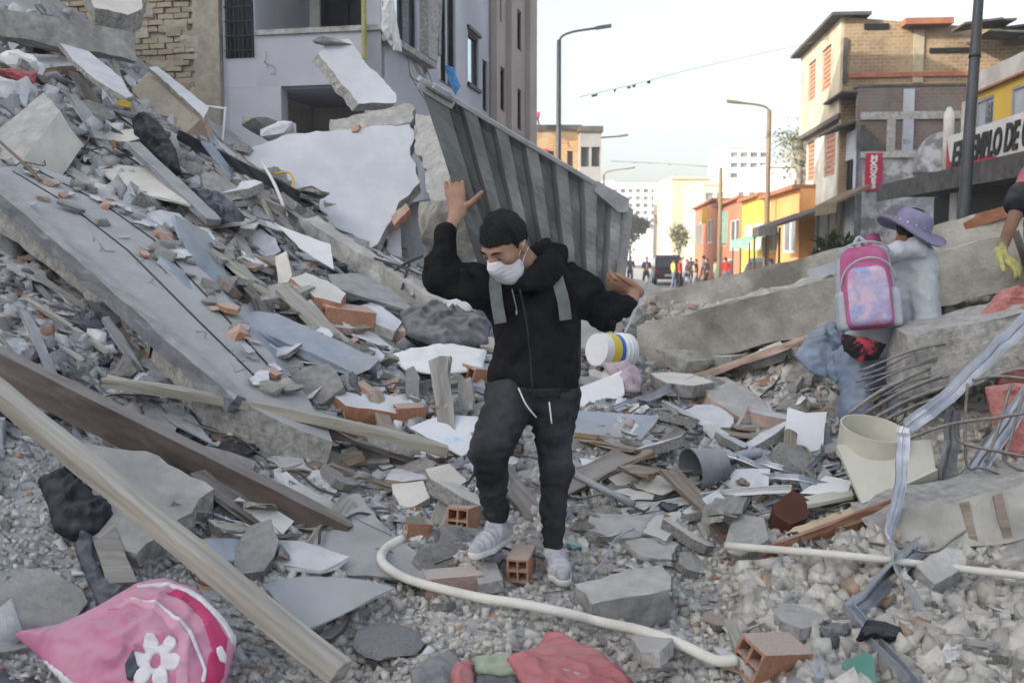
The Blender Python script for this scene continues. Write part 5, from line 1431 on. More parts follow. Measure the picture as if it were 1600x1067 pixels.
# ------------------------------------------------------------------ middle slope and around the walker
slab('plastered_brick_piece', 'long white topped brick piece lying above the thin plank', 'wall piece', [(510, 614, 6.05), (524, 602, 6.15), (590, 612, 6.2), (656, 632, 6.2), (652, 650, 6.05), (600, 640, 6.0), (540, 634, 5.95)], .16, PL, M['terra'], .01, .06, n=nrm((0, -.3, 1)))
bar('thin_plank', 'thin weathered plank crossing the slope toward the walker knee', 'plank', (164, 596, 5.15), (700, 704, 5.25), .1, .05, M['wood_pale'], rough=.004, bow=.03)
bar('brown_beam', 'long dark brown steel beam running down the left slope', 'beam', (-40, 552, 4.75), (542, 842, 4.5), .1, .15, M['wood_dark'], rough=.003)
lum = bar('timber_beam', 'thick pale squared timber slanting across the lower left corner', 'timber', (-30, 590, 4.15), (532, 1052, 3.42), .082, .072, M['wood_pale'], rough=.003, bev=.003)
slab('dark_upright', 'dark flat board standing upright in the debris left of walker', 'board', [(634, 578, 6.6), (646, 570, 6.6), (656, 590, 6.6), (655, 636, 6.5), (634, 632, 6.5)], .03, M['slate'], None, .006)
bar('splintered_post', 'splintered grey wooden post standing beside the walker knee', 'post', (686, 566, 6.1), (702, 702, 5.6), .09, .06, M['wood_grey'], rough=.012, up=(0, -1, .2))
bar('splintered_post', 'thin splintered lath leaning on the grey post', 'post', (702, 560, 6.2), (690, 640, 5.8), .04, .03, M['wood_grey'], rough=.008, up=(0, -1, .2))
slab('concrete_upright', 'grey concrete flake standing upright at the walker hip', 'shard', [(712, 648, 5.9), (716, 600, 6.0), (734, 588, 6.0), (738, 640, 5.9)], .05, CD, RG, .01)
slab('printed_sheet', 'white plastic sheet with faded coloured print behind the walker leg', 'sheet', [(640, 668, 5.65), (690, 650, 5.8), (748, 648, 5.8), (746, 700, 5.5), (722, 712, 5.4), (690, 690, 5.5)], .012, material('printed_plastic', (.72, .73, .76), (.35, .6, .74), 5.0, rough=.4, bump=.3, bscale=8, rand=0, contrast=(.56, .66), stain=(.74, .7, .72)), None, .01)
slab('white_slab', 'white flat tile with cut corner left of the walker shin', 'tile', [(664, 734, 5.1), (702, 722, 5.15), (730, 752, 5.0), (690, 776, 4.85)], .05, M['plaster_warm'], RG, .006)
slab('white_slab', 'broken white tile beside the cut corner tile', 'tile', [(612, 756, 5.0), (660, 750, 5.0), (672, 778, 4.85), (630, 798, 4.75)], .06, M['plaster_warm'], RG, .01)
slab('white_strip', 'white pointed board on the brown beam', 'board', [(366, 736, 4.85), (384, 734, 4.85), (442, 784, 4.6), (438, 792, 4.55)], .03, PL, None, .004)
bar('white_bar', 'short white plastered bar below the white pointed board', 'bar', (436, 746, 4.85), (478, 790, 4.65), .08, .07, PL, rough=.006)
slab('white_sheet', 'bright white sheet right of the walker waist', 'sheet', [(900, 606, 6.7), (972, 580, 7.0), (976, 612, 6.7), (950, 640, 6.5), (900, 634, 6.5)], .02, M['white_paint'], None, .006)
slab('ribbed_plate', 'blue grey ribbed plate right of the walker thigh', 'plate', [(898, 640, 6.35), (1032, 650, 6.4), (1002, 686, 6.1), (898, 676, 6.1)], .03, M['bluesheet'], M['wood_raw'], .003)
for k in range(4):
    bar('rib', '', '', (912 + k * 30, 640 + k * 2.2, 6.32), (900 + k * 30, 678 + k * 2, 6.05), .012, .012, M['bluesheet'], parent=None if False else bpy.data.objects['ribbed_plate'])
slab('flat_stone', 'grey flat stone left of the walker standing foot', 'stone', [(930, 800, 4.9), (1000, 806, 4.9), (1040, 800, 4.95), (1020, 836, 4.7), (950, 838, 4.65), (905, 824, 4.75)], .07, C, RG, .012, .05)
slab('plaster_flake', 'beige plaster flake with jagged edge behind the long concrete chunk', 'plaster', [(1004, 832, 4.75), (1024, 804, 4.9), (1062, 800, 4.95), (1060, 826, 4.75), (1040, 846, 4.65)], .03, M['plaster_warm'], RG, .012, .04)
slab('plaster_flake', 'broad grey plaster flake under the beige jagged one', 'plaster', [(976, 846, 4.62), (1030, 838, 4.7), (1062, 850, 4.65), (1050, 874, 4.5), (1000, 868, 4.5)], .03, C, RG, .012, .04)
slab('crumpled_sheet', 'crumpled grey metal sheet between timber and hollow bricks', 'metal sheet', [(512, 812, 4.65), (560, 778, 4.8), (600, 820, 4.6), (664, 872, 4.35), (672, 912, 4.2), (600, 898, 4.22), (470, 890, 4.25)], .012, M['greysheet'], None, .01)
slab('crumpled_sheet', 'small grey metal flap folded up by the brown beam end', 'metal sheet', [(520, 780, 4.75), (560, 770, 4.8), (612, 836, 4.45), (566, 812, 4.55)], .012, M['greysheet'], None, .008)
slab('grey_board', 'pale grey board strip left of the crumpled metal sheet', 'board', [(396, 842, 4.45), (470, 848, 4.45), (545, 868, 4.35), (500, 890, 4.25), (420, 880, 4.3)], .02, M['tile'], None, .01)
slab('blue_sheet', 'pale blue grey sheet lying flat behind the timber end', 'sheet', [(408, 912, 4.08), (470, 900, 4.15), (560, 904, 4.12), (616, 918, 4.05), (560, 946, 3.9), (476, 984, 3.72), (440, 946, 3.9)], .008, M['bluesheet'], None, .006)
for (px, py, sz, rz, tl, k, lb, sc) in ((815, 906, .085, 1.35, (0, -.1), 0, 'orange hollow brick standing on end beside the walker foot', (1.0, 1.1, 1.25)), (706, 925, .115, .25, (.1, 0), 2, 'dusty pink hollow brick left of the orange one', (1, .8, .9)), (652, 838, .1, .2, (.1, .1), 3, 'white faced clay brick behind the bent pipe', (1, .9, .8)), (728, 826, .1, 1.2, (0, .1), 0, 'grey crusted hollow brick touching the walker shoe', (1, 1.1, 1.2)),
        (1205, 1052, .12, .5, (.3, .2), 0, 'hollow orange brick at the bottom edge near the green lid', (1, 1, 1)), (540, 690, .12, .1, (.2, .1), 1, 'orange clay block under the thin plank', (1.2, 1, 1)), (640, 660, .12, .3, (.1, 0), 1, 'clay block end under the white topped brick piece', (1, 1, 1))):
    lump('hollow_brick', lb, 'brick', BRK[k], px, py, sz, rz, tl, -.4 if sz < .09 else .1, sc)
slab('concrete_tile', 'small pale concrete tile beside the orange hollow brick', 'tile', [(740, 880, 4.45), (776, 876, 4.45), (786, 906, 4.25), (748, 912, 4.22)], .05, C, RG, .005)
lump('concrete_chunk', 'large grey crusted chunk left of the walker front shoe', 'concrete', CHD[0], 690, 880, .17, .6, (0, .1), .3, (1, .9, .6))
V, Fc, mi = slab_vf(pix([(898, 912), (1036, 880), (1050, 900), (1048, 920), (925, 944)], .1), .17, .012, .05, 71, n=nrm((0, -.3, .95)))
props(mk('concrete_slab_piece', V, Fc, [C, CD], mi=mi), 'long pale concrete chunk in the middle foreground', 'concrete')
slab('grey_disc_stone', 'smooth grey flat stone below the long concrete chunk', 'stone', [(984, 994), (1010, 984), (1048, 982), (1050, 1000), (1030, 1018), (1002, 1018)], .05, C, RG, .006, .04, lift=.05)

# ------------------------------------------------------------------ near left
slab('cracked_slab', 'broad cracked concrete slab at the lower left edge', 'slab', [(-30, 900), (60, 888), (128, 920), (136, 940), (96, 985), (50, 1010), (-30, 1020)], .14, CD, RG, .014, .06, lift=.04)
slab('grooved_slab', 'rough grooved concrete slab under the timber', 'slab', [(112, 690, 4.6), (230, 706, 4.65), (336, 764, 4.5), (300, 800, 4.35), (214, 862, 4.1), (140, 840, 4.15)], .2, CD, RG, .02, .06, n=nrm((.1, -.3, .95)))
slab('grey_post_board', 'flat grey board lying under the black garment', 'board', [(142, 836, 4.02), (180, 818, 4.1), (214, 908, 3.82), (166, 912, 3.8)], .04, M['wood_grey'], None, .004)

# ------------------------------------------------------------------ right: fallen beams
bar('concrete_beam', 'far fallen concrete beam in front of the crowd', 'beam', (1050, 482, 10.5), (1640, 346, 8.1), .42, .36, M['beam'], rough=.012)
bar('strap', 'thin white strap over the far fallen beam', 'strap', (1160, 428, 9.75), (1176, 460, 9.75), .03, .01, M['white_paint'], up=(0, -1, .3))
bar('rusty_plank', 'reddish brown plank lying on top of the far beam', 'plank', (1452, 366, 8.6), (1580, 330, 8.1), .1, .1, M['wood_rust'], rough=.004)
slab('blue_grey_plate', 'small blue grey plate on the far beam face', 'panel', [(1262, 422, 9.2), (1328, 402, 8.95), (1326, 430, 8.9), (1266, 444, 9.1)], .02, M['bluesheet'], None, .003)
bar('concrete_beam', 'near fallen concrete beam with rough top behind the bucket', 'beam', (1010, 543, 8.3), (1600, 404, 6.9), .34, .38, M['beam'], rough=.014)
bar('concrete_beam', 'broken pale beam strip lying between the two fallen beams', 'beam', (1090, 496, 8.9), (1300, 440, 8.4), .4, .14, C, rough=.025)
bar('pinkish_plank', 'dusty pink plank running under the near fallen beam', 'plank', (1090, 590, 7.4), (1330, 505, 6.8), .22, .05, M['terra_pale'], rough=.006)
V, Fc = rough_box(P(1408, 622, 5.55), np.array((1.1, -.2, .3)), np.array((.1, .5, .02)), np.array((.04, .02, .34)), 14, .035, 3)
rb = props(mk('beam_stump', V, Fc, RG), 'rough broken concrete beam end with bare rebar right of crouching person', 'beam')
R = random.Random(2)
for k in range(9):
    a = (1480 + R.uniform(-40, 40), 530 + k * 9, 5.6); b = (1330 + k * 6 + R.uniform(-12, 14), 580 + k * 8, 5.3)
    pipe('rebar', 'rebar rod sticking out of the rough beam end', 'rebar', [a, ((a[0] + b[0]) / 2, (a[1] + b[1]) / 2 + R.uniform(-9, 9), 5.42), b], .0062, M['rebar'], 6, 3, group='rebar of the rough beam end')
for k, (a, b) in enumerate((((1345, 650), (1470, 588)), ((1350, 662), (1490, 600)), ((1322, 650), (1420, 590)), ((1360, 668), (1500, 612)))):
    pipe('rebar', 'dusty bent rod over the crouching person ankle', 'rebar', [(*a, 5.25), ((a[0] + b[0]) / 2, (a[1] + b[1]) / 2 - 6, 5.25), (*b, 5.3)], .011, M['rebar'], 6, 4, group='rods over the ankle')
slab('brick_crust_slab', 'tilted concrete slab with clay brick crust in right middle', 'slab', [(1090, 592, 7.2), (1136, 588, 7.3), (1180, 612, 7.0), (1222, 652, 6.6), (1216, 668, 6.4), (1176, 660, 6.4), (1116, 626, 6.7)], .2, C, M['terra_pale'], .02, .06)
lump('rock', 'beige concrete lump at the end of the near fallen beam', 'rock', CHB[1], 1080, 582, .3, .4, (.1, .1), .3, (1, .8, .7), d=7.6)
lump('rock', 'grey upright lump before the left end of the far beam', 'rock', CHB[2], 1052, 506, .28, .4, (.1, 1.2), .2, (1, .7, .7), d=10.0)
lump('rock', 'grey rounded lump before the far beam end', 'rock', CHB[4], 1000, 520, .28, .9, (.3, .3), .2, d=9.6)
# aluminium profiles
def profile(name, label, pts, w, dep, twist, group=None, mat_=None):
    R2 = random.Random(len(label)); pp = smooth_path([P(*p) for p in settle(pts, .08)], 5); n = len(pp); pp = [q + np.array((R2.uniform(-1, 1), R2.uniform(-1, 1), R2.uniform(-1, 1))) * w * .07 for q in pp]
    ups = []
    for i in range(n):
        a = twist[0] + (twist[1] - twist[0]) * i / (n - 1); ups.append(np.array((math.sin(a), -math.cos(a), .35)))
    t_ = .004
    g = w * .1
    sec = [(-w / 2, dep), (-w / 2, 0), (-g, 0), (-g * .5, -dep * .4), (g * .5, -dep * .4), (g, 0), (w / 2, 0), (w / 2, dep), (w / 2 - t_, dep), (w / 2 - t_, t_), (g, t_), (g * .5, t_ - dep * .4), (-g * .5, t_ - dep * .4), (-g, t_), (-w / 2 + t_, t_), (-w / 2 + t_, dep)]
    V, Fc = sweep_vf(pp, sec, ups)
    return props(mk(name, V, Fc, mat_ or M['alu']), label, 'metal profile', group)
profile('aluminium_profile', 'wide bent aluminium profile from the right edge to the cream ring', [(1640, 470, 4.9), (1560, 540, 4.9), (1490, 610, 4.9), (1420, 668, 4.85)], .075, .03, (.2, -.3))
profile('aluminium_profile', 'second aluminium profile leaning behind the wire cage', [(1620, 590, 4.9), (1560, 680, 4.85), (1488, 775, 4.75)], .075, .03, (.4, .1))
profile('aluminium_profile', 'twisted aluminium strip hanging over the cream board', [(1412, 668, 4.6), (1410, 710, 4.55), (1404, 770, 4.5), (1388, 830, 4.4), (1398, 862, 4.3)], .055, .012, (-.6, 1.2))
profile('aluminium_profile', 'crossed aluminium strip standing above the white pipe', [(1436, 852, 4.35), (1390, 895, 4.1), (1322, 960, 3.85)], .07, .03, (.3, .8))
profile('aluminium_profile', 'lowest aluminium profile running off the bottom edge', [(1322, 950, 3.86), (1360, 1000, 3.68), (1424, 1072, 3.4)], .045, .03, (.2, .3))
profile('aluminium_profile', 'grey green curled strip beside the crossed strip', [(1392, 850, 4.3), (1402, 890, 4.1), (1424, 925, 3.95), (1446, 975, 3.75)], .06, .01, (.9, .1), mat_=M['greysheet'])
profile('aluminium_profile', 'dark short profile standing behind the cream board', [(1488, 640, 4.95), (1482, 700, 4.9), (1472, 752, 4.85)], .07, .03, (.2, .3), mat_=M['slate'])
R = random.Random(9)
for k, (a, b, w) in enumerate((((1100, 700), (1200, 735), .03), ((1180, 720), (1260, 742), .03), ((1235, 705), (1262, 770), .04), ((1262, 730), (1296, 700), .03), ((1180, 745), (1300, 760), .03), ((960, 640), (1085, 592), .05), ((1062, 620), (1072, 700), .035), ((1000, 585), (1060, 612), .03), ((1010, 660), (1030, 610), .02), ((1290, 660), (1280, 740), .05), ((1090, 690), (1150, 660), .03), ((1205, 690), (1250, 690), .04))):
    da = hit_d(*a) - .12; db = hit_d(*b) - .12
    profile('metal_strip', 'thin bright metal strip in the tangle by the grey bucket', [(*a, da), ((a[0] + b[0]) / 2 + R.uniform(-6, 6), (a[1] + b[1]) / 2 + R.uniform(-8, 4), (da + db) / 2 - .05), (*b, db)], w, .012, (R.uniform(-.8, .8), R.uniform(-.8, .8)), 'metal strips by the grey bucket')
profile('angle_strip', 'long pale angle strip lying below the grey bucket', [(972, 800, 4.95), (1080, 780, 5.0), (1160, 768, 5.0), (1236, 764, 5.0)], .04, .02, (.3, .3), mat_=M['white_paint'])
pipe('grey_pipe', 'grey metal pipe slanting right of the walker shin', 'pipe', [(892, 738, 5.2), (940, 764, 5.0), (990, 788, 4.85)], .02, M['greysheet'], 8, 2)
# wire cage
cg = root('rebar_cage', P(1550, 740, 4.7), 'loose cage of bent rebar loops by the right edge', 'rebar cage')
for k, pts in enumerate(([(1408, 690, 4.75), (1480, 664, 4.7), (1560, 652, 4.65), (1640, 640, 4.6)], [(1492, 660, 4.7), (1500, 690, 4.7), (1560, 705, 4.65), (1640, 720, 4.6)], [(1512, 600, 4.8), (1508, 660, 4.75), (1512, 728, 4.7), (1540, 732, 4.7), (1640, 770, 4.6)], [(1580, 600, 4.8), (1556, 680, 4.7), (1540, 722, 4.68)], [(1600, 610, 4.75), (1578, 690, 4.68), (1572, 722, 4.66), (1640, 748, 4.6)], [(1520, 594, 4.8), (1560, 588, 4.8), (1640, 596, 4.75)])):
    pipe('wire_loop', '', '', pts, .008, M['rebar'], 6, 5, parent=cg)
# boards, ring, bucket
def ring_tube(name, label, c, axis, r0, r1, L_, mat_, th=.008, parent=None, cat='pipe', closed_end=False, ribs=()):
    axis = nrm(axis); e1 = nrm(np.cross(axis, (0.2, .9, .1))); e2 = np.cross(axis, e1)
    prof = [(0, r0), *[(f, r0 + (r1 - r0) * f + dr) for f, dr in ribs], (1, r1), (1, r1 - th), (0.02, r0 - th)]
    if closed_end: prof = [(0, .001)] + prof[:-1] + [(.03, r0 - th), (.03, .001)]
    V = []; Fc = []; n = 32
    for f, r in prof:
        for k in range(n):
            a = 2 * math.pi * k / n; V.append(np.asarray(c) + axis * L_ * f + (e1 * math.cos(a) + e2 * math.sin(a)) * r)
    m_ = len(prof)
    for i in range(m_ if not closed_end else m_ - 1):
        for k in range(n): Fc.append((i * n + k, i * n + (k + 1) % n, ((i + 1) % m_) * n + (k + 1) % n, ((i + 1) % m_) * n + k))
    o = mk(name, V, Fc, mat_, parent, True); es = o.modifiers.new('crease', 'EDGE_SPLIT'); es.split_angle = .6
    if parent is None: props(o, label, cat)
    return o
ring_tube('cream_ring', 'wide open cream plastic tube behind the cream board', P(1354, 716, 5.05), (.1, -.25, .95), .15, .165, .17, M['cream_pvc'])
cb = root('cream_board', P(1390, 790, 4.85), 'cream drawer board with folded lower edge on its side', 'board')
slab('face', '', '', [(1308, 692, 4.95), (1452, 692, 5.0), (1466, 734, 4.8), (1346, 790, 4.7)], .02, M['cream_pvc'], None, 0, 1, parent=cb)
slab('lower_edge', '', '', [(1346, 790, 4.695), (1466, 734, 4.795), (1464, 752, 4.85), (1400, 790, 4.8), (1350, 794, 4.72)], .02, M['cream_pvc'], None, 0, 1, parent=cb)
slab('white_curved_sheet', 'white bent plastic panel left of the cream ring', 'panel', [(1230, 640, 5.8), (1262, 640, 5.75), (1292, 644, 5.8), (1284, 704, 5.6), (1250, 706, 5.55), (1226, 690, 5.6)], .015, M['white_plastic'], None, .004)
bk = root('grey_bucket', hit(1100, 760), 'empty grey plastic bucket lying on its side', 'bucket')
ring_tube('shell', '', P(1128, 726, 5.2), (-.9, -.35, -.08), .085, .12, .19, M['grey_plastic'], .006, bk, closed_end=True)
wb = root('white_bucket', P(962, 580, 7.3), 'white paint bucket with yellow and blue label on its side', 'bucket')
dB = min(hit_d(962, 580) or 7.4, 7.9); wbc = P(932, 546, dB - .25); wax = nrm(P(992, 552, dB + .02) - wbc)
ring_tube('shell', '', wbc, wax, .125, .145, .3, M['white_plastic'], .006, wb, closed_end=True, ribs=((.7, 0), (.71, .008), (.75, .008), (.76, 0), (.84, 0), (.85, .008), (.89, .008), (.9, 0)))
ring_tube('lid', '', wbc + wax * .285, wax, .152, .152, .03, M['white_plastic'], .15, wb)
ring_tube('blue_label', '', wbc + wax * .15, wax, .137, .139, .04, material('label_blue', (.05, .13, .42), (.07, .17, .5), 3, rough=.4, bump=0, rand=0), .003, wb)
ring_tube('yellow_label', '', wbc + wax * .07, wax, .132, .136, .075, material('label_yellow', (.66, .48, .04), (.75, .58, .08), 3, rough=.4, bump=0, rand=0), .003, wb)
slab('brown_box', 'dark brown open box half buried below the metal strips', 'box', [(1208, 790, 4.75), (1238, 764, 4.85), (1268, 785, 4.8), (1262, 808, 4.7), (1236, 818, 4.65), (1212, 808, 4.7)], .12, material('brown_card', (.075, .03, .018), (.11, .045, .028), 4, rand=0), None, .004)
slab('broken_board', 'splintered raw wood board pointing at the gravel', 'board', [(1186, 862, 4.42), (1240, 822, 4.6), (1330, 796, 4.7), (1436, 764, 4.75), (1430, 788, 4.65), (1340, 818, 4.55), (1260, 842, 4.48), (1230, 862, 4.4)], .03, M['wood_raw'], M['wood_rust'], .014, .05)
bar('dark_lath', 'dark split lath along the splintered raw board', 'lath', (1190, 862, 4.36), (1425, 772, 4.66), .025, .03, M['wood_rust'], rough=.005)
sb_ = root('striped_wall_piece', P(1500, 860, 4.5), 'concrete wall block with brick coloured stripes at the right edge', 'wall piece')
slab('face', '', '', [(1350, 820, 4.5), (1420, 800, 4.52), (1490, 786, 4.5), (1650, 742, 4.5), (1650, 846, 4.38), (1508, 852, 4.38), (1444, 864, 4.36), (1386, 852, 4.4)], .26, M['beam'], RG, .014, .06, parent=sb_, n=nrm((-.05, -.9, -.1)))
slab('clay_spot', '', '', [(1392, 826, 4.44), (1402, 824, 4.44), (1408, 834, 4.42), (1402, 846, 4.41), (1392, 842, 4.41)], .02, M['terra'], None, .004, .05, parent=sb_)
for k, (px, py) in enumerate(((1500, 800), (1552, 788))):
    slab('brick_stripe', '', '', [(px, py - 14, 4.475), (px + 14, py - 18, 4.475), (px + 30, py + 50, 4.37), (px + 16, py + 53, 4.37)], .03, M['wood_brown'], None, .004, parent=sb_)
slab('white_card', 'torn white card beside the brown box', 'card', [(1250, 770, 4.95), (1290, 742, 5.1), (1330, 752, 5.0), (1326, 766, 4.9), (1290, 770, 4.9)], .006, M['white_paint'], None, .01)
slab('cream_strip', 'cream flat strip under the torn white card', 'strip', [(1256, 776, 4.85), (1330, 762, 4.95), (1334, 774, 4.85), (1262, 788, 4.75)], .02, M['cream_pvc'], None, .004)
V, Fc, mi = slab_vf(pix([(1432, 884), (1478, 856), (1500, 858), (1510, 884), (1462, 912)], .12), .2, .012, .05, 33, n=nrm((.1, -.4, .9)))
props(mk('concrete_chunk', V, Fc, [C, RG], mi=mi), 'square topped concrete chunk above the white pipe right', 'concrete')
slab('flat_stone', 'pale flat stone between the aluminium strip and the brick', 'stone', [(1206, 948), (1240, 942), (1282, 958), (1284, 972), (1250, 982), (1222, 970)], .05, C, RG, .008, .04, lift=.05)
# yellow cable by the white wall panel
pipe('yellow_cable', 'thin yellow cable looped before the white wall panel', 'cable', [(430, 272, 10.4), (452, 270, 10.3), (458, 290, 10.2), (448, 312, 10.0), (424, 322, 9.9)], .012, M['yellow'], 6, 5)
# pipes
pipe('white_pipe', 'straight white pipe reaching in from the right edge', 'pipe', [(1132, 896), (1240, 906), (1340, 916), (1480, 932), (1640, 952)], .0165, M['pipe'], 12, 4, lift=.11)
pipe('bent_pipe', 'long white pipe with bent end in the foreground', 'pipe', [(630, 868), (604, 884), (596, 902), (612, 920), (650, 938), (740, 962), (810, 974), (880, 988), (940, 1003), (1000, 1018), (1060, 1040), (1115, 1066), (1150, 1066)], .0195, M['pipe'], 12, 6, lift=.06)
for k, (px, py, d, sz, mm, lb) in enumerate(((28, 132, 9.3, .16, 'red_cloth', 'red cloth scrap below the top left beam'), (36, 112, 9.5, .2, 'white_paint', 'white paper bundle above the red scrap'), (10, 158, 8.9, .22, 'plaster', 'white plaster lump left of the square block'), (195, 168, 9.4, .07, 'yellow', 'small yellow scrap at the plasterboard foot'))):
    lump('scrap_bundle', lb, 'scrap', chunk_mesh(150 + k, (1, .6, .4), M[mm], 2, .14), px, py, sz, .3 * k, (.3, .2), .0, d=d)
# green lid, brush, metal box
slab('green_plastic', 'dark green plastic lid piece at the bottom edge', 'plastic lid', [(1290, 1075, 3.38), (1318, 1034, 3.5), (1352, 1018, 3.54), (1364, 1022, 3.52), (1368, 1060, 3.42), (1376, 1080, 3.36)], .008, M['green_plastic'], None, .002)
lump('black_brush', 'dark bristly brush head behind the green lid', 'brush', chunk_mesh(91, (1, .6, .5), M['cloth_black'], 2, .16), 1374, 1012, .11, .6, (0, .3), .2)
lump('dark_bundle', 'dark torn cloth bundle left of the green lid', 'cloth bundle', chunk_mesh(92, (1, .7, .5), M['cloth_grey'], 2, .18), 1306, 1012, .09, .3, (0, .1), .2)
slab('metal_fitting', 'small grey metal box with round hole at bottom edge', 'metal box', [(1226, 1072, 3.38), (1240, 1042, 3.5), (1278, 1032, 3.52), (1288, 1058, 3.42)], .05, M['alu'], M['greysheet'], .002)
lump('pan', 'dark shallow frying pan half buried at bottom centre', 'pan', chunk_mesh(93, (1, .9, .1), M['cloth_grey'], 1, .01, 0, 60), 606, 1030, .14, 0, (.18, .1), .0)
lump('black_bag', 'small black plastic lump on the grey board', 'bag', chunk_mesh(94, (1, .8, .7), M['cloth_black'], 2, .15), 474, 884, .07, .3, (0, 0), .2)
lump('teal_scrap', 'small teal plastic scrap right of the walker standing foot', 'scrap', chunk_mesh(95, (1, .8, .4), M['teal'], 1, .05), 895, 858, .045, .3, (0, .2), .2)
lump('red_scrap', 'red plastic scrap in the gravel right of centre', 'scrap', chunk_mesh(96, (1, .5, .3), M['red_cloth'], 1, .1), 1146, 846, .055, .1, (0, .1), .2)
pipe('bottle', 'clear bottle with blue cap in the tangle by the grey bucket', 'bottle', [(1150, 714, 5.35), (1166, 710, 5.35), (1190, 707, 5.35)], .028, M['bluesheet'], 10, 3)
# ------------------------------------------------------------------ loose rubble: depth of the heap over the whole view
_st = 6
_mx = np.arange(-720, 2330, _st); _my = np.arange(-20, 1111, _st)
_PX, _PY = np.meshgrid(_mx, _my, indexing='ij')
def _depthmap():
    r = rays(_PX, _PY).reshape(-1, 3); out = np.full(len(r), np.nan); ds = np.arange(2.4, 17, .04)
    alive = np.arange(len(r))
    for d in ds:
        p = CAM + r[alive] * d
        b = p[:, 2] < ground_z(p[:, 0], p[:, 1])
        out[alive[b]] = d; alive = alive[~b]
        if len(alive) == 0: break
    return out.reshape(_PX.shape)
DM = _depthmap()
def dm(px, py):
    i = np.clip(((np.asarray(px) + 720) / _st).astype(int), 0, len(_mx) - 1); j = np.clip(((np.asarray(py) + 20) / _st).astype(int), 0, len(_my) - 1)
    return DM[i, j]

SR = random.Random(21)
KEEP_CLEAR = [(898, 630, 1040, 690), (900, 575, 985, 640), (1070, 690, 1140, 768), (1200, 760, 1275, 822), (1222, 636, 1300, 710), (1300, 640, 1475, 800), (1186, 765, 1440, 866), (1340, 740, 1600, 868), (1125, 885, 1640, 955), (585, 860, 700, 950), (700, 940, 1130, 1067),
              (730, 790, 910, 930), (660, 890, 750, 955), (690, 980, 990, 1067), (895, 875, 1055, 970), (980, 978, 1055, 1022), (400, 895, 620, 985), (505, 770, 680, 915), (0, 880, 140, 1067), (55, 735, 220, 965), (20, 905, 375, 1067), (1300, 850, 1450, 1067), (920, 520, 1005, 582), (505, 595, 660, 672),
              (450, 420, 545, 495), (425, 388, 460, 465), (610, 545, 770, 590), (622, 485, 772, 550), (1085, 585, 1225, 672), (130, 240, 300, 325), (200, 215, 340, 350), (205, 100, 325, 212), (85, 65, 210, 160), (0, 135, 130, 270), (640, 560, 745, 715), (660, 715, 735, 780), (1000, 795, 1065, 880), (1428, 850, 1515, 918), (560, 1000, 655, 1055), (365, 730, 480, 795), (480, 345, 700, 490), (205, 175, 290, 275), (1230, 500, 1420, 680), (1000, 450, 1600, 560)]
def clear_of(px, py, r):
    return not any(a + 4 - r * .1 < px < c - 4 + r * .1 and b + 4 - r * .1 < py < d - 4 + r * .1 for a, b, c, d in KEEP_CLEAR)
COUNT = {}
def scatter(rect, n, kind, cat, meshes, size, label, group, tilt=.35, up=.5, sc=(1, 1, 1), gap=.55, biased=1.6, align=None, keep=None):
    """single loose pieces over a part of the picture; size in metres (whole length for shards, half for chunks)"""
    x0, y0, x1, y1 = rect; placed = []; tries = 0
    while len(placed) < n and tries < n * 30:
        tries += 1
        px = SR.uniform(x0, x1); py = SR.uniform(y0, y1)
        if keep and not keep(px, py): continue
        d = float(dm(px, py))
        if not d == d or d > 12.5: continue
        s = size[0] + (size[1] - size[0]) * SR.random() ** biased
        rp = s * FPX / d * gap
        if s * sc[0] * FPX / d > 44 and not clear_of(px, py, s * FPX / d * .7): continue
        if any((px - a) ** 2 + (py - b) ** 2 < ((rp + c) * .5) ** 2 for a, b, c in placed): continue
        placed.append((px, py, rp))
        q = P(px, py, d); nn = ground_n(q[0], q[1])
        nn = nrm(nn + np.array((SR.uniform(-1, 1), SR.uniform(-1, 1), SR.uniform(-.3, .6))) * tilt)
        if align is None: RM = rot_to(nn, SR.uniform(0, 6.283))
        else:
            ax = np.asarray(align, float) + np.array((SR.gauss(0, .3), SR.gauss(0, .3), 0)); ax = nrm(ax - nn * (ax @ nn)); ay = np.cross(nn, ax)
            RM = Matrix(((ax[0], ay[0], nn[0]), (ax[1], ay[1], nn[1]), (ax[2], ay[2], nn[2]))).to_4x4()
        Mx = Matrix.Translation(Vector(q + nn * s * up * .3)) @ RM @ Matrix.Diagonal((s * sc[0] * SR.uniform(.8, 1.2), s * sc[1] * SR.uniform(.8, 1.2), s * sc[2] * SR.uniform(.8, 1.2), 1))
        o = inst(kind, meshes[SR.randrange(len(meshes))], Mx)
        props(o, label, cat, group); COUNT[kind] = COUNT.get(kind, 0) + 1

def off_slab(px, py):      # leave the big tilted slab mostly bare
    if 0 <= px <= 480 and 262 <= py <= 640:
        lo = np.interp(px, [0, 120, 250, 335, 440], [288, 392, 512, 600, 650]); hi_ = np.interp(px, [0, 60, 150, 235, 292, 345, 405, 480], [258, 262, 292, 342, 392, 455, 530, 622])
        if hi_ + 4 < py < lo - 4: return SR.random() < .08
    return True
K = off_slab
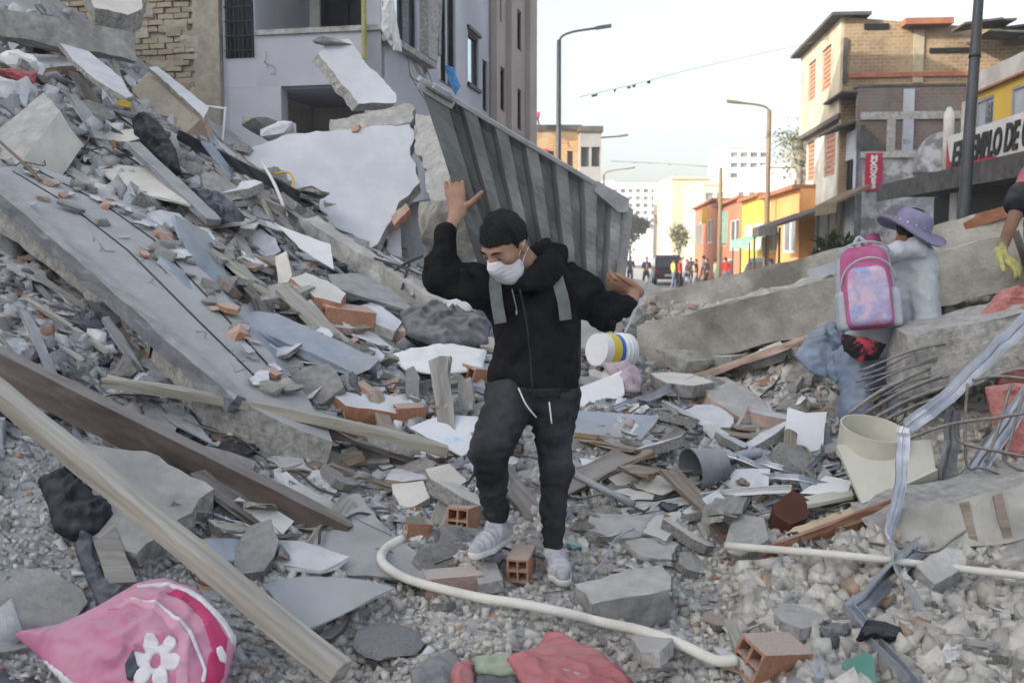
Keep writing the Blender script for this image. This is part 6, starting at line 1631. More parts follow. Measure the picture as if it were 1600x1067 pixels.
# roof sheet shards
AL = (1.0, -.75, -.25)      # most long pieces slid down the slope this way
scatter((-20, 400, 330, 660), 150, 'roof_shard', 'shard', SHT, (.14, .62), 'grey roof sheet shard', 'roof shards on the left slope', .22, .35, (1.25, .9, .5), align=AL, keep=K)
scatter((-20, 400, 330, 660), 40, 'dark_roof_shard', 'shard', SHS, (.14, .5), 'dark roof sheet shard', 'dark roof shards on the left slope', .25, .35, (1.3, .8, .5), align=AL, keep=K)
scatter((330, 590, 760, 860), 75, 'roof_shard', 'shard', SHT, (.08, .32), 'grey sheet shard between the brown beam and the walker', 'shards between beam and walker', .4, .5, (1, 1, .6))
scatter((60, 100, 480, 340), 75, 'roof_shard', 'shard', SHT, (.2, .8), 'grey sheet shard under the top left beam', 'shards under the top beam', .4, .4, (1.3, .9, .45), align=AL, keep=K)
scatter((100, 100, 560, 400), 50, 'dark_roof_shard', 'shard', SHS, (.25, .9), 'dark sheet shard in the upper left debris', 'dark shards in the upper debris', .4, .4, (1.4, .7, .45), align=AL, keep=K)
scatter((380, 300, 780, 560), 50, 'dark_roof_shard', 'shard', SHS, (.12, .45), 'dark sheet shard below the slanting concrete beam', 'dark shards below the slanting beam', .5, .5, (1, 1, .6))
# plaster shards
scatter((240, 300, 540, 600), 60, 'plaster_shard', 'plaster', SHW, (.08, .36), 'white plaster piece right of the tilted floor slab', 'plaster right of the floor slab', .5, .6, keep=K)
scatter((330, 600, 760, 860), 70, 'plaster_shard', 'plaster', SHW, (.06, .26), 'white plaster piece between brown beam and walker', 'plaster between beam and walker', .5, .6)
scatter((560, 380, 800, 620), 36, 'plaster_shard', 'plaster', SHW, (.08, .36), 'white plaster piece behind the carrying person', 'plaster behind the walker', .5, .6)
scatter((900, 560, 1340, 860), 70, 'plaster_shard', 'plaster', SHC, (.06, .22), 'cream plaster piece in the tangle right of the walker', 'plaster right of the walker', .5, .6)
scatter((0, 60, 330, 300), 24, 'plaster_shard', 'plaster', SHW, (.15, .5), 'white plaster piece near the big square block', 'plaster by the square block', .6, .6, keep=K)
scatter((430, 860, 1300, 1067), 36, 'plaster_shard', 'plaster', SHC, (.04, .11), 'small cream plaster piece in the foreground gravel', 'plaster in the foreground gravel', .4, .6)
# concrete flakes and chunks
scatter((240, 280, 540, 600), 60, 'concrete_chunk', 'concrete', CH, (.04, .15), 'grey concrete lump right of the tilted floor slab', 'lumps right of the floor slab', .8, .4, keep=K)
scatter((330, 600, 760, 880), 70, 'concrete_chunk', 'concrete', CH, (.03, .12), 'grey concrete lump between brown beam and walker', 'lumps between beam and walker', .8, .4)
scatter((1120, 830, 1640, 1067), 90, 'concrete_chunk', 'concrete', CHB, (.022, .075), 'beige concrete lump around the straight white pipe', 'lumps around the white pipe', .8, .5)
scatter((1300, 880, 1640, 1067), 60, 'beige_rock', 'rock', CHB, (.03, .07), 'rounded beige stone in the heap right of the green lid', 'stones right of the green lid', .8, .5)
scatter((430, 860, 1120, 1067), 60, 'beige_rock', 'rock', CHB, (.016, .045), 'small beige stone in the foreground gravel', 'stones in the foreground', .8, .5)
scatter((1030, 440, 1430, 660), 70, 'beige_rock', 'rock', CHB, (.05, .16), 'beige lump below the fallen beams', 'lumps below the fallen beams', .8, .4)
scatter((900, 560, 1340, 860), 60, 'beige_rock', 'rock', CHB + CH, (.03, .1), 'grey beige lump in the tangle right of the walker', 'lumps right of the walker', .8, .4)
scatter((-20, 640, 330, 1067), 36, 'grey_stone', 'stone', CHD, (.015, .05), 'small grey stone around the thick timber', 'stones around the timber', .8, .4)
scatter((560, 380, 800, 620), 40, 'grey_stone', 'stone', CHD, (.05, .16), 'dark grey lump behind the carrying person', 'dark lumps behind the walker', .8, .4)
scatter((0, 60, 480, 330), 50, 'grey_stone', 'stone', CH, (.06, .2), 'grey lump in the upper left debris', 'lumps in the upper left debris', .8, .4, keep=K)
scatter((-20, 380, 330, 660), 40, 'grey_stone', 'stone', CHD, (.04, .12), 'grey lump among the left roof shards', 'lumps among the left shards', .8, .4, keep=K)
scatter((240, 280, 780, 880), 140, 'concrete_flake', 'concrete', SHG, (.08, .3), 'flat grey concrete flake on the middle slope', 'flakes on the middle slope', .5, .6, keep=K)
scatter((900, 560, 1640, 900), 120, 'concrete_flake', 'concrete', SHG, (.06, .2), 'flat grey concrete flake on the right', 'flakes on the right', .5, .6)
# clay
scatter((240, 300, 560, 560), 64, 'brick_fragment', 'brick', BRC, (.03, .1), 'orange clay fragment right of the tilted floor slab', 'clay right of the floor slab', .8, .5, keep=K)
scatter((360, 600, 800, 880), 70, 'brick_fragment', 'brick', BRC, (.025, .08), 'orange clay fragment between brown beam and walker', 'clay between beam and walker', .8, .5)
scatter((60, 860, 1300, 1067), 40, 'brick_fragment', 'brick', BRC, (.012, .035), 'small clay fragment in the foreground gravel', 'clay in the foreground', .8, .5)
scatter((900, 560, 1340, 860), 54, 'brick_fragment', 'brick', BRC, (.025, .08), 'clay fragment in the tangle right of the walker', 'clay right of the walker', .8, .5)
scatter((100, 100, 480, 330), 16, 'brick_fragment', 'brick', BRC, (.05, .14), 'clay fragment in the upper left debris', 'clay in the upper left debris', .8, .5, keep=K)
scatter((300, 420, 760, 860), 22, 'clay_block', 'brick', BRK, (.07, .11), 'broken hollow clay block on the middle slope', 'hollow blocks on the middle slope', .7, .5, keep=K)
scatter((900, 600, 1340, 860), 10, 'clay_block', 'brick', BRK, (.05, .09), 'broken hollow clay block right of the walker', 'hollow blocks right of the walker', .7, .5)
# bigger broken things
BDS = [mesh_data('board', *bar_vf((-.5, 0, 0), (.5, 0, 0), .16 + .05 * k, .045, rough=.012, seg=6, seed=k + 30), [M[m_]]) for k, m_ in enumerate(('wood_brown', 'wood_pale', 'wood_grey', 'wood_dark', 'wood_brown', 'bluesheet'))]
SLB = [shard_mesh(k + 80, .17, (M['concrete'], M['plaster'], M['plaster_warm'], M['concrete_dark'])[k % 4], (M['rough'], M['terra_pale'] if k < 4 else M['rough'], M['rough'], M['rough'])[k % 4], asp=1.15 + .2 * (k % 3), k=5 + k % 3, jag=.035) for k in range(8)]
scatter((330, 560, 780, 880), 40, 'slab_piece', 'slab', SLB, (.14, .4), 'broken slab', 'slab pieces', .55, .7, biased=1.2)
scatter((900, 540, 1340, 860), 44, 'slab_piece', 'slab', SLB, (.12, .38), 'broken slab', 'slab pieces', .55, .7, biased=1.2)
scatter((250, 300, 780, 580), 40, 'slab_piece', 'slab', SLB, (.24, .56), 'broken slab', 'slab pieces', .55, .7, biased=1.2, keep=K)
scatter((0, 60, 480, 330), 18, 'slab_piece', 'slab', SLB, (.4, .9), 'broken slab', 'slab pieces', .6, .6, biased=1.2, keep=K)
scatter((430, 850, 1300, 1067), 12, 'slab_piece', 'slab', SLB, (.1, .22), 'broken slab', 'slab pieces', .4, .6, biased=1.2)
scatter((1150, 830, 1640, 1067), 14, 'slab_piece', 'slab', SLB, (.12, .28), 'broken slab', 'slab pieces', .5, .6, biased=1.2)
scatter((1040, 540, 1420, 680), 16, 'slab_piece', 'slab', SLB, (.25, .5), 'broken slab', 'slab pieces', .5, .6, biased=1.2)
scatter((330, 560, 790, 880), 44, 'board', 'board', BDS, (.25, .8), 'board', 'boards', .45, .3, (1, .8, .8), gap=.15)
scatter((900, 540, 1340, 860), 52, 'board', 'board', BDS, (.25, .8), 'board', 'boards', .45, .3, (1, .7, .7), gap=.15)
scatter((200, 120, 790, 560), 46, 'board', 'board', BDS, (.4, 1.2), 'board', 'boards', .4, .3, (1, .8, .8), gap=.15, align=AL, keep=K)
scatter((1130, 830, 1640, 1067), 8, 'board', 'board', BDS, (.15, .35), 'board', 'boards', .3, .3, (1, .6, .6), gap=.3)
BLK = [chunk_mesh(k + 110, (1, .7, .35), (M['cloth_black'], M['cloth_grey'], M['denim_dark'])[k % 3], 2, .16) for k in range(6)]  # dark lumps added in place of shaded gaps between the debris
scatter((330, 560, 790, 880), 22, 'gap_shade_lump', 'scrap', BLK, (.05, .16), 'scrap', 'gap-shade lumps', .4, .3)
scatter((120, 120, 780, 560), 34, 'gap_shade_lump', 'scrap', BLK, (.08, .26), 'scrap', 'gap-shade lumps', .4, .3, keep=K)
scatter((890, 560, 1340, 860), 26, 'gap_shade_lump', 'scrap', BLK, (.04, .14), 'scrap', 'gap-shade lumps', .4, .3)
scatter((-20, 390, 330, 660), 16, 'gap_shade_lump', 'scrap', BLK, (.05, .18), 'scrap', 'gap-shade lumps', .4, .3, keep=K)
TRB = [shard_mesh(k + 130, .14, M['terra'], M['terra_pale'], asp=1.5, k=5, jag=.03) for k in range(3)]
PAP = [shard_mesh(k + 140, .012, (M['white_paint'], M['plaster'], M['bluesheet'], M['white_plastic'])[k % 4], None, asp=1.3, k=4, jag=.015) for k in range(5)]
scatter((330, 560, 800, 880), 26, 'flat_sheet', 'sheet', PAP, (.12, .4), 'sheet', 'sheets', .5, .5, (1, 1, 1))
scatter((890, 560, 1340, 860), 34, 'flat_sheet', 'sheet', PAP, (.12, .4), 'sheet', 'sheets', .5, .5, (1, 1, 1))
scatter((230, 280, 790, 580), 34, 'flat_sheet', 'sheet', PAP, (.18, .55), 'sheet', 'sheets', .5, .5, (1, 1, 1), keep=K)
scatter((0, 60, 480, 330), 18, 'flat_sheet', 'sheet', PAP, (.2, .6), 'sheet', 'sheets', .5, .5, (1, 1, 1), keep=K)
# laths and rods
WS = [mesh_data('splinter', *bar_vf((-.5, 0, 0), (.5, 0, 0), .07 + .03 * k, .035, rough=.01, seg=5, seed=k), [M[('wood_grey', 'wood_pale', 'greysheet', 'wood_grey', 'wood_dark')[k]]]) for k in range(5)]
scatter((100, 110, 560, 400), 60, 'splinter', 'lath', WS, (.4, 1.3), 'split lath in the upper left debris', 'laths in the upper left debris', .35, .3, (1, .8, .8), gap=.1, align=AL, keep=K)
scatter((-20, 400, 340, 640), 40, 'splinter', 'lath', WS, (.25, .9), 'split lath among the left roof shards', 'laths among the left shards', .3, .3, (1, .6, .6), gap=.1, align=AL, keep=K)
scatter((330, 560, 780, 880), 40, 'splinter', 'lath', WS, (.15, .5), 'split lath between brown beam and walker', 'laths between beam and walker', .5, .3, (1, .6, .6), gap=.1)
scatter((900, 560, 1340, 860), 44, 'splinter', 'lath', WS, (.15, .55), 'split lath in the tangle right of the walker', 'laths right of the walker', .5, .3, (1, .5, .5), gap=.1)
def wires(rect, n, label, group, L_=(.2, .7), r=(.003, .007), mats=('black_wire', 'rebar', 'lamp_steel')):
    for k in range(n):
        px = SR.uniform(rect[0], rect[2]); py = SR.uniform(rect[1], rect[3])
        if not K(px, py): continue
        d = float(dm(px, py))
        if not d == d or d > 12: continue
        q = P(px, py, d) + EZ * .04; a = SR.uniform(0, 6.28); l = SR.uniform(*L_); pts = [q]
        for i in range(4):
            a += SR.uniform(-.9, .9); z = SR.uniform(0, .12) * l
            e = pts[-1] + np.array((math.cos(a), math.sin(a), 0)) * l / 4; e[2] = float(ground_z(e[0], e[1])) + .03 + z; pts.append(e)
        V, Fc = tube_vf(smooth_path(pts, 4), SR.uniform(*r), 5)
        props(mk('wire', V, Fc, M[SR.choice(mats)], None, True), label, 'wire', group)
wires((250, 280, 780, 860), 46, 'thin bent wire on the middle slope', 'wires on the middle slope')
wires((900, 560, 1560, 860), 50, 'thin bent wire in the right hand tangle', 'wires in the right tangle', mats=('rebar', 'lamp_steel', 'alu'))
wires((0, 60, 480, 330), 26, 'thin bent wire in the upper left debris', 'wires in the upper left debris', (.4, 1.0), (.005, .01))

# ------------------------------------------------------------------ gravel and small shards nobody could count
_ico = bmesh.new(); bmesh.ops.create_icosphere(_ico, subdivisions=1, radius=1)
IV = np.array([v.co[:] for v in _ico.verts]); IF = np.array([[v.index for v in f.verts] for f in _ico.faces]); _ico.free()
def rand_rot(n):
    q = NPR.normal(size=(n, 4)); q /= np.linalg.norm(q, axis=1)[:, None]; w, x, y, z = q.T
    return np.stack([np.stack([1 - 2 * (y * y + z * z), 2 * (x * y - z * w), 2 * (x * z + y * w)], -1), np.stack([2 * (x * y + z * w), 1 - 2 * (x * x + z * z), 2 * (y * z - x * w)], -1), np.stack([2 * (x * z - y * w), 2 * (y * z + x * w), 1 - 2 * (x * x + y * y)], -1)], -2)
def stuff(name, label, regions, mat_, flat=(1, 1, 1), jit=.35, pal=None, box=False, tiltz=None):
    pos = []; size = []
    for (x0, y0, x1, y1), n, s0, s1, pw in regions:
        px = NPR.uniform(x0, x1, n); py = NPR.uniform(y0, y1, n); d = dm(px, py)
        ok = (d == d) & (d < 13); kp = np.array([K(a, b) or NPR.rand() < .12 for a, b in zip(px, py)]); ok &= kp
        px, py, d = px[ok], py[ok], d[ok]
        q = CAM + rays(px, py) * d[:, None]; q[:, 2] = ground_z(q[:, 0], q[:, 1])
        pos.append(q); size.append(s0 + (s1 - s0) * NPR.rand(len(q)) ** pw)
    pos = np.concatenate(pos); size = np.concatenate(size); n = len(pos)
    bv, bf = (IV, IF) if not box else (np.array([(-1, -1, -1), (1, -1, -1), (1, 1, -1), (-1, 1, -1), (-1, -1, 1), (1, -1, 1), (1, 1, 1), (-1, 1, 1)], float), np.array([(0, 3, 2), (0, 2, 1), (4, 5, 6), (4, 6, 7), (0, 1, 5), (0, 5, 4), (1, 2, 6), (1, 6, 5), (2, 3, 7), (2, 7, 6), (3, 0, 4), (3, 4, 7)]))
    nv = len(bv)
    V = bv[None] * (1 + NPR.uniform(-jit, jit, (n, nv, 1))) * np.array(flat) * NPR.uniform(.6, 1.25, (n, 1, 3))
    R_ = rand_rot(n)
    if tiltz is not None:
        a = NPR.uniform(0, 6.28, n); t1 = NPR.normal(0, tiltz, n); c, s = np.cos(a), np.sin(a); ct, st = np.cos(t1), np.sin(t1); z0 = np.zeros(n); o1 = np.ones(n)
        Rz = np.stack([np.stack([c, -s, z0], -1), np.stack([s, c, z0], -1), np.stack([z0, z0, o1], -1)], -2); Rx = np.stack([np.stack([o1, z0, z0], -1), np.stack([z0, ct, -st], -1), np.stack([z0, st, ct], -1)], -2)
        gxs = np.array([ground_n(p[0], p[1], .2) for p in pos]); Rn = np.zeros((n, 3, 3)); Rn[:, :, 2] = gxs; e = np.cross(np.array((0, 1.0, 0)), gxs); e /= np.linalg.norm(e, axis=1)[:, None]; Rn[:, :, 0] = e; Rn[:, :, 1] = np.cross(gxs, e)
        R_ = Rn @ Rx @ Rz
    V = np.einsum('nij,nvj->nvi', R_, V) * size[:, None, None] + pos[:, None, :] + EZ * (size * .12 * flat[2])[:, None, None]
    Fc = (bf[None] + (np.arange(n) * nv)[:, None, None]).reshape(-1, 3); V = V.reshape(-1, 3)
    me = bpy.data.meshes.new(name); me.vertices.add(len(V)); me.vertices.foreach_set('co', V.ravel())
    me.loops.add(len(Fc) * 3); me.loops.foreach_set('vertex_index', Fc.ravel().astype(np.int32)); me.polygons.add(len(Fc))
    me.polygons.foreach_set('loop_start', np.arange(0, len(Fc) * 3, 3, dtype=np.int32)); me.polygons.foreach_set('loop_total', np.full(len(Fc), 3, np.int32)); me.update(calc_edges=True)
    pal = np.array(pal); w = pal[:, 3] / pal[:, 3].sum(); ci = NPR.choice(len(pal), n, p=w)
    c = np.ones((n, 4)); c[:, :3] = pal[ci, :3] * NPR.uniform(.86, 1.14, (n, 1))
    a = me.color_attributes.new('tint', 'FLOAT_COLOR', 'POINT'); a.data.foreach_set('color', np.repeat(c, nv, 0).ravel())
    me.materials.append(mat_)
    o = bpy.data.objects.new(name, me); COL.objects.link(o)
    return props(o, label, 'rubble', kind='stuff')
M['pebble'] = material('pebble', (.78, .78, .78), (1, 1, 1), 30, bump=.6, bscale=70, rand=0, tint=True)
grey = [(.57, .563, .545, 5), (.46, .455, .443, 3), (.65, .643, .625, 2), (.66, .66, .67, .3), (.42, .29, .22, .25)]
beige = [(.62, .595, .545, 5), (.53, .505, .455, 3), (.68, .655, .605, 3), (.66, .65, .62, .35), (.46, .34, .26, .4)]
stuff('gravel', 'fine beige gravel covering the foreground and right side', [((1630, 430, 2300, 1090), 4200, .012, .06, 2.2), ((380, 820, 1640, 1090), 13000, .004, .024, 3.2), ((1150, 840, 1640, 1090), 1700, .012, .05, 2), ((860, 560, 1640, 830), 4500, .006, .026, 2.6), ((1000, 470, 1640, 640), 1800, .012, .05, 2.6)], M['pebble'], (1, .8, .6), .42, beige, True)
stuff('grit', 'fine grey grit and crumbs over the left slope', [((-700, 100, -30, 1090), 3600, .015, .08, 2.4), ((-40, 640, 420, 1090), 9000, .003, .017, 3.5), ((330, 560, 880, 880), 4200, .005, .024, 2.6), ((230, 260, 800, 600), 2800, .008, .04, 3), ((-40, 20, 500, 420), 1400, .02, .1, 3), ((-40, 380, 340, 660), 1500, .012, .05, 3)], M['pebble'], (1, .8, .6), .42, grey, True)
slates = [(.47, .485, .5, 5), (.3, .31, .33, 3), (.58, .59, .6, 2), (.74, .75, .78, 2.0), (.44, .25, .16, .7)]
stuff('small_shards', 'countless small sheet splinters strewn over the heap', [((-700, 100, -30, 1090), 2600, .04, .2, 1.8), ((1630, 430, 2300, 1090), 1300, .03, .14, 1.8), ((-40, 380, 340, 680), 3200, .03, .11, 2), ((300, 560, 800, 880), 5200, .014, .075, 1.8), ((230, 270, 800, 600), 3800, .02, .12, 1.8), ((-40, 20, 500, 420), 1800, .05, .2, 2), ((-40, 640, 480, 1067), 700, .012, .05, 2), ((880, 560, 1400, 830), 3800, .014, .075, 1.8), ((400, 850, 1400, 1080), 900, .012, .04, 2)], M['pebble'], (1, .45, .09), .2, slates, True, .45)
# ------------------------------------------------------------------ soft things: puffed outlines
def poly_sd(q, poly):
    """signed distance to a 2D polygon, positive inside"""
    n = len(poly); d = np.full(len(q), 1e9); ins = np.zeros(len(q), bool)
    for i in range(n):
        a, b = poly[i], poly[(i + 1) % n]; e = b - a; w = q - a
        t = np.clip((w @ e) / (e @ e + 1e-12), 0, 1); r = w - t[:, None] * e; d = np.minimum(d, np.sqrt((r * r).sum(1)))
        c = ((a[1] > q[:, 1]) != (b[1] > q[:, 1])) & (q[:, 0] < (b[0] - a[0]) * (q[:, 1] - a[1]) / (b[1] - a[1] + 1e-12) + a[0]); ins ^= c
    return np.where(ins, d, -d)

class Puff:
    def __init__(self, pts, T, R=.12, amp=.0, fs=9.0, seed=1, lift=.0, dirs=(1, 1), under=.35):
        w = pix(pts, lift); self.c, self.n = plane_fit(w); self.u = nrm(RT - self.n * (RT @ self.n)); self.v = np.cross(self.n, self.u)
        self.poly = np.array([[(p - self.c) @ self.u, (p - self.c) @ self.v] for p in w]); self.T, self.R, self.amp, self.fs, self.seed, self.dirs, self.under = T, R, amp, fs * 2.1, seed, dirs, under
        self.w = w
    def uvw(self, p):
        q = p - self.c; return q @ self.u, q @ self.v, q @ self.n
    def __call__(self, p):
        u, v, w = self.uvw(p); d2 = poly_sd(np.stack([u, v], -1), self.poly)
        t = self.T * np.sqrt(np.clip(d2 / self.R, 0, 1))
        if self.amp:
            R_ = random.Random(self.seed); q3 = np.stack([u, v, w * .3], -1)
            edge = np.clip(d2 / (self.R * .5), 0, 1); fold = 0
            for k, (fr, am) in enumerate(((1.0, .55), (1.9, .32), (3.4, .16))):
                an = R_.uniform(-.7, .7) + k * .9; ph = self.fs * fr * (u * math.cos(an) * self.dirs[0] + v * math.sin(an) * self.dirs[1])
                fold = fold + am * (1 - 1.7 * np.abs(np.sin(ph * 1.1 + 2.6 * fbm(q3 * self.fs * .45, 2, self.seed + k * 7))))
            t = t + self.amp * self.T * .75 * fold * edge
        w2 = np.where(w < 0, -w / self.under, w)
        return np.where(d2 > 0, (w2 - t) * .6, np.sqrt(np.maximum(-d2, 0) ** 2 + w * w) + .001)
    def mesh(self, h=.012, off=0.0, extra=None):
        m = .05 + self.T * 1.9
        lo = self.w.min(0) - m; hi = self.w.max(0) + m
        f = (lambda p: self(p) - off) if extra is None else (lambda p: np.maximum(self(p) - off, extra(p, self)))
        return snets(f, lo, hi, h)

def soft(name, label, cat, pts, T, mat_, R=.12, amp=.5, fs=9, seed=1, h=.012, lift=.0, dirs=(1, 1), parent=None):
    pf = Puff(pts, T, R, amp, fs, seed, lift, dirs)
    o = mk(name, *pf.mesh(h), mat_, parent, True)
    if parent is None: props(o, label, cat)
    return o, pf

# pillow with its print
pil = root('pillow', P(200, 1060, 3.4), 'pink pillow with white flower print at the lower left', 'pillow')
M['pink'] = material('pillow_pink', (.46, .14, .26), (.58, .24, .37), 5, bump=.4, bscale=16, rand=0, stain=(.5, .28, .38), dust=.25)
M['pink_deep'] = material('pillow_deep_pink', (.4, .035, .11), (.5, .07, .17), 5, bump=.2, bscale=9, rand=0)
M['pink_pale'] = material('pillow_pale_pink', (.56, .28, .36), (.62, .36, .44), 5, bump=.2, bscale=9, rand=0)
M['print_white'] = material('print_white', (.66, .63, .66), (.74, .72, .74), 5, bump=.2, bscale=9, rand=0, stain=(.52, .46, .5))
ppts = [(20, 990, 3.42), (95, 980, 3.45), (150, 955, 3.5), (215, 914, 3.58), (262, 906, 3.6), (308, 922, 3.56), (352, 965, 3.46), (370, 1000, 3.4), (355, 1062, 3.28), (330, 1110, 3.2), (150, 1110, 3.2), (92, 1060, 3.28), (55, 1020, 3.36)]
pp = Puff(ppts, .125, .22, .26, 9, 3, 0, (1, 1), .6)
mk('cover', *pp.mesh(.011), M['pink'], pil, True)
def inpoly(pix_pts, dd):
    def f(p, s):
        u, v, w = s.uvw(p); pl = []
        for a, b in pix_pts:
            r = rays(a, b); q = CAM + r * ((s.n @ (s.c + s.n * .08 - CAM)) / (s.n @ r)); pl.append([(q - s.c) @ s.u, (q - s.c) @ s.v])
        return np.maximum(-poly_sd(np.stack([u, v], -1), np.array(pl)), -w)
    return f
mk('deep_band', *pp.mesh(.008, .004, inpoly([(258, 925), (276, 912), (318, 935), (352, 985), (345, 1040), (312, 1090), (300, 1090), (330, 1010), (315, 965), (290, 940)], 0)), M['pink_deep'], pil, True)
mk('pale_band', *pp.mesh(.008, .004, inpoly([(165, 955), (205, 930), (270, 955), (300, 1000), (290, 1090), (268, 1090), (282, 1010), (255, 970), (205, 948)], 0)), M['pink_pale'], pil, True)
mk('white_line', *pp.mesh(.006, .006, inpoly([(206, 938), (255, 950), (300, 985), (322, 1040), (318, 1062), (312, 1060), (316, 1040), (294, 990), (252, 956), (206, 942)], 0)), M['print_white'], pil, True)
mk('white_edge', *pp.mesh(.008, .006, inpoly([(212, 912), (262, 902), (312, 918), (358, 962), (374, 1002), (360, 1040), (350, 1030), (362, 1000), (345, 968), (305, 928), (262, 912), (214, 918)], 0)), M['print_white'], pil, True)
mk('white_hem', *pp.mesh(.008, .005, inpoly([(16, 990), (26, 988), (70, 1020), (130, 1070), (160, 1120), (120, 1120), (60, 1030)], 0)), M['print_white'], pil, True)
def flower(p, s):
    r = rays(243, 1032); c = CAM + r * ((s.n @ (s.c + s.n * .09 - CAM)) / (s.n @ r)); u, v, w = s.uvw(p); cu, cv = (c - s.c) @ s.u, (c - s.c) @ s.v
    a = np.arctan2(v - cv, u - cu); rr = np.hypot(u - cu, v - cv); R_ = .034 + .052 * np.abs(np.cos(3 * a + .2)) ** .55
    return np.maximum(np.maximum(rr - R_, .019 - rr), -w)
mk('flower_print', *pp.mesh(.0055, .0055, flower), M['print_white'], pil, True)
mk('dot_print', *pp.mesh(.005, .0075, inpoly([(336, 1006), (344, 1000), (350, 1010), (348, 1022), (341, 1024), (337, 1016)], 0)), M['print_white'], pil, True)
mk('dark_print', *pp.mesh(.005, .0065, inpoly([(196, 1040), (212, 1022), (218, 1045), (205, 1062), (198, 1060)], 0)), M['denim_dark'], pil, True)

# garments on the heap
gm = root('black_garment', hit(120, 800), 'crumpled black garment with trailing dark denim leg near the timber', 'garment')
soft('bundle', '', '', [(58, 752), (92, 742), (128, 740), (168, 770), (182, 812), (150, 836), (112, 846), (84, 830), (74, 790)], .12, M['cloth_black'], .16, .6, 9, 4, .01, .03, (1.4, .8), gm)
soft('trailing_leg', '', '', [(112, 838), (146, 828), (146, 870), (168, 905), (216, 925), (205, 948), (158, 958), (140, 920), (120, 872)], .05, M['denim_dark'], .07, .7, 12, 5, .01, .05, (1.3, .8), gm)
rg = root('red_garment', hit(850, 1030), 'faded red garment lying by the bent pipe with lilac and sage cloth', 'garment')
soft('red_cloth', '', '', [(790, 1030), (838, 1012), (856, 984), (866, 996), (905, 1008), (938, 1018), (962, 1044), (990, 1066), (960, 1100), (830, 1100), (800, 1046)], .035, M['red_cloth'], .05, .55, 6, 6, .01, .04, (1, 1.6), rg)
soft('red_fold', '', '', [(704, 1044), (738, 1032), (744, 1060), (742, 1100), (704, 1100)], .05, M['red_cloth'], .06, .5, 7, 7, .01, .03, (1, 1), rg)
soft('sage_fold', '', '', [(738, 1030), (800, 1024), (834, 1036), (832, 1054), (780, 1056), (744, 1052)], .045, M['green_cloth'], .06, .6, 12, 8, .01, .05, (.5, 1.6), rg)
soft('lilac_fold', '', '', [(838, 1040), (870, 1044), (905, 1056), (960, 1074), (960, 1100), (838, 1100)], .04, M['lilac_cloth'], .06, .6, 12, 9, .01, .075, (1, 1.6), rg)
soft('blue_fold', '', '', [(742, 1056), (836, 1054), (836, 1100), (744, 1100)], .03, M['denim_dark'], .05, .6, 12, 19, .01, .03, (1, 1.6), rg)
soft('dark_cloth', 'dark slate cloth piece beside the frying pan', 'cloth', [(640, 1050), (668, 1030), (712, 1014), (724, 1040), (704, 1100), (640, 1100)], .03, M['cloth_grey'], .05, .6, 10, 10, .01, .03)
soft('dark_garment', 'dark grey garment draped in the upper left debris', 'garment', [(206, 190, 9.6), (228, 178, 9.7), (254, 198, 9.5), (276, 236, 9.2), (284, 270, 8.9), (262, 272, 8.9), (236, 240, 9.2), (210, 214, 9.4)], .16, M['cloth_black'], .2, .6, 5, 11, .02, 0, (1.6, .6))
soft('dark_garment', 'slate garment crumpled under the metal channel end', 'garment', [(300, 296, 8.6), (352, 306, 8.5), (384, 342, 8.3), (372, 366, 8.1), (330, 344, 8.2)], .12, M['denim_dark'], .16, .6, 5, 12, .02, 0, (1.4, .7))
soft('dark_tarp', 'dark grey tarpaulin crumpled behind the carrying person', 'tarp', [(622, 492, 7.9), (690, 488, 8.0), (770, 500, 7.9), (764, 540, 7.4), (690, 548, 7.3), (636, 524, 7.5)], .16, M['cloth_grey'], .22, .5, 5, 13, .018, 0, (1, 1.5))
soft('white_cloth', 'white paper and cloth spread left of the walker waist', 'cloth', [(610, 556, 7.1), (690, 540, 7.4), (762, 548, 7.3), (756, 580, 6.9), (690, 586, 6.7), (628, 578, 6.8)], .05, M['white_paint'], .1, .4, 5, 14, .015, 0, (1, 1.5))
soft('white_cloth', 'pale crumpled cloth under the white paint bucket', 'cloth', [(940, 572, 7.2), (985, 566, 7.2), (1006, 590, 7.0), (1000, 616, 6.8), (972, 612, 6.8)], .09, M['lilac_cloth'], .12, .9, 9, 15, .014, 0)
soft('balcony_cloth', 'white sheet hanging over the street side ledge', 'cloth', [(592, -30, 13.6), (612, -30, 13.7), (622, 40, 13.8), (628, 84, 13.9), (614, 80, 13.75), (596, 48, 13.6)], .05, M['white_paint'], .08, .9, 6, 16, .02, 0, (3, .5))
soft('blue_curtain', 'blue cloth hanging out of the broken upper window', 'cloth', [(694, 100, 16.2), (708, 106, 16.3), (720, 136, 16.3), (712, 150, 16.2), (700, 130, 16.2)], .06, material('blue_cloth', (.09, .27, .55), (.14, .36, .66), 6, rand=0), .08, .9, 6, 17, .02, 0, (3, .5))
nb = root('red_net_bag', P(1570, 740, 5.3), 'red mesh sack piled at the right edge behind the profiles', 'sack')
soft('upper_sack', '', '', [(1525, 500, 5.75), (1560, 455, 5.8), (1660, 430, 5.8), (1660, 600, 5.5), (1560, 600, 5.5), (1538, 560, 5.6)], .2, M['orange_net'], .25, .7, 7, 18, .018, 0, (1, 1.4), nb)
soft('lower_sack', '', '', [(1536, 606, 5.4), (1580, 598, 5.4), (1660, 600, 5.4), (1660, 730, 5.2), (1590, 726, 5.2), (1560, 690, 5.25)], .14, M['orange_net'], .2, .7, 7, 20, .018, 0, (1, 1.4), nb)

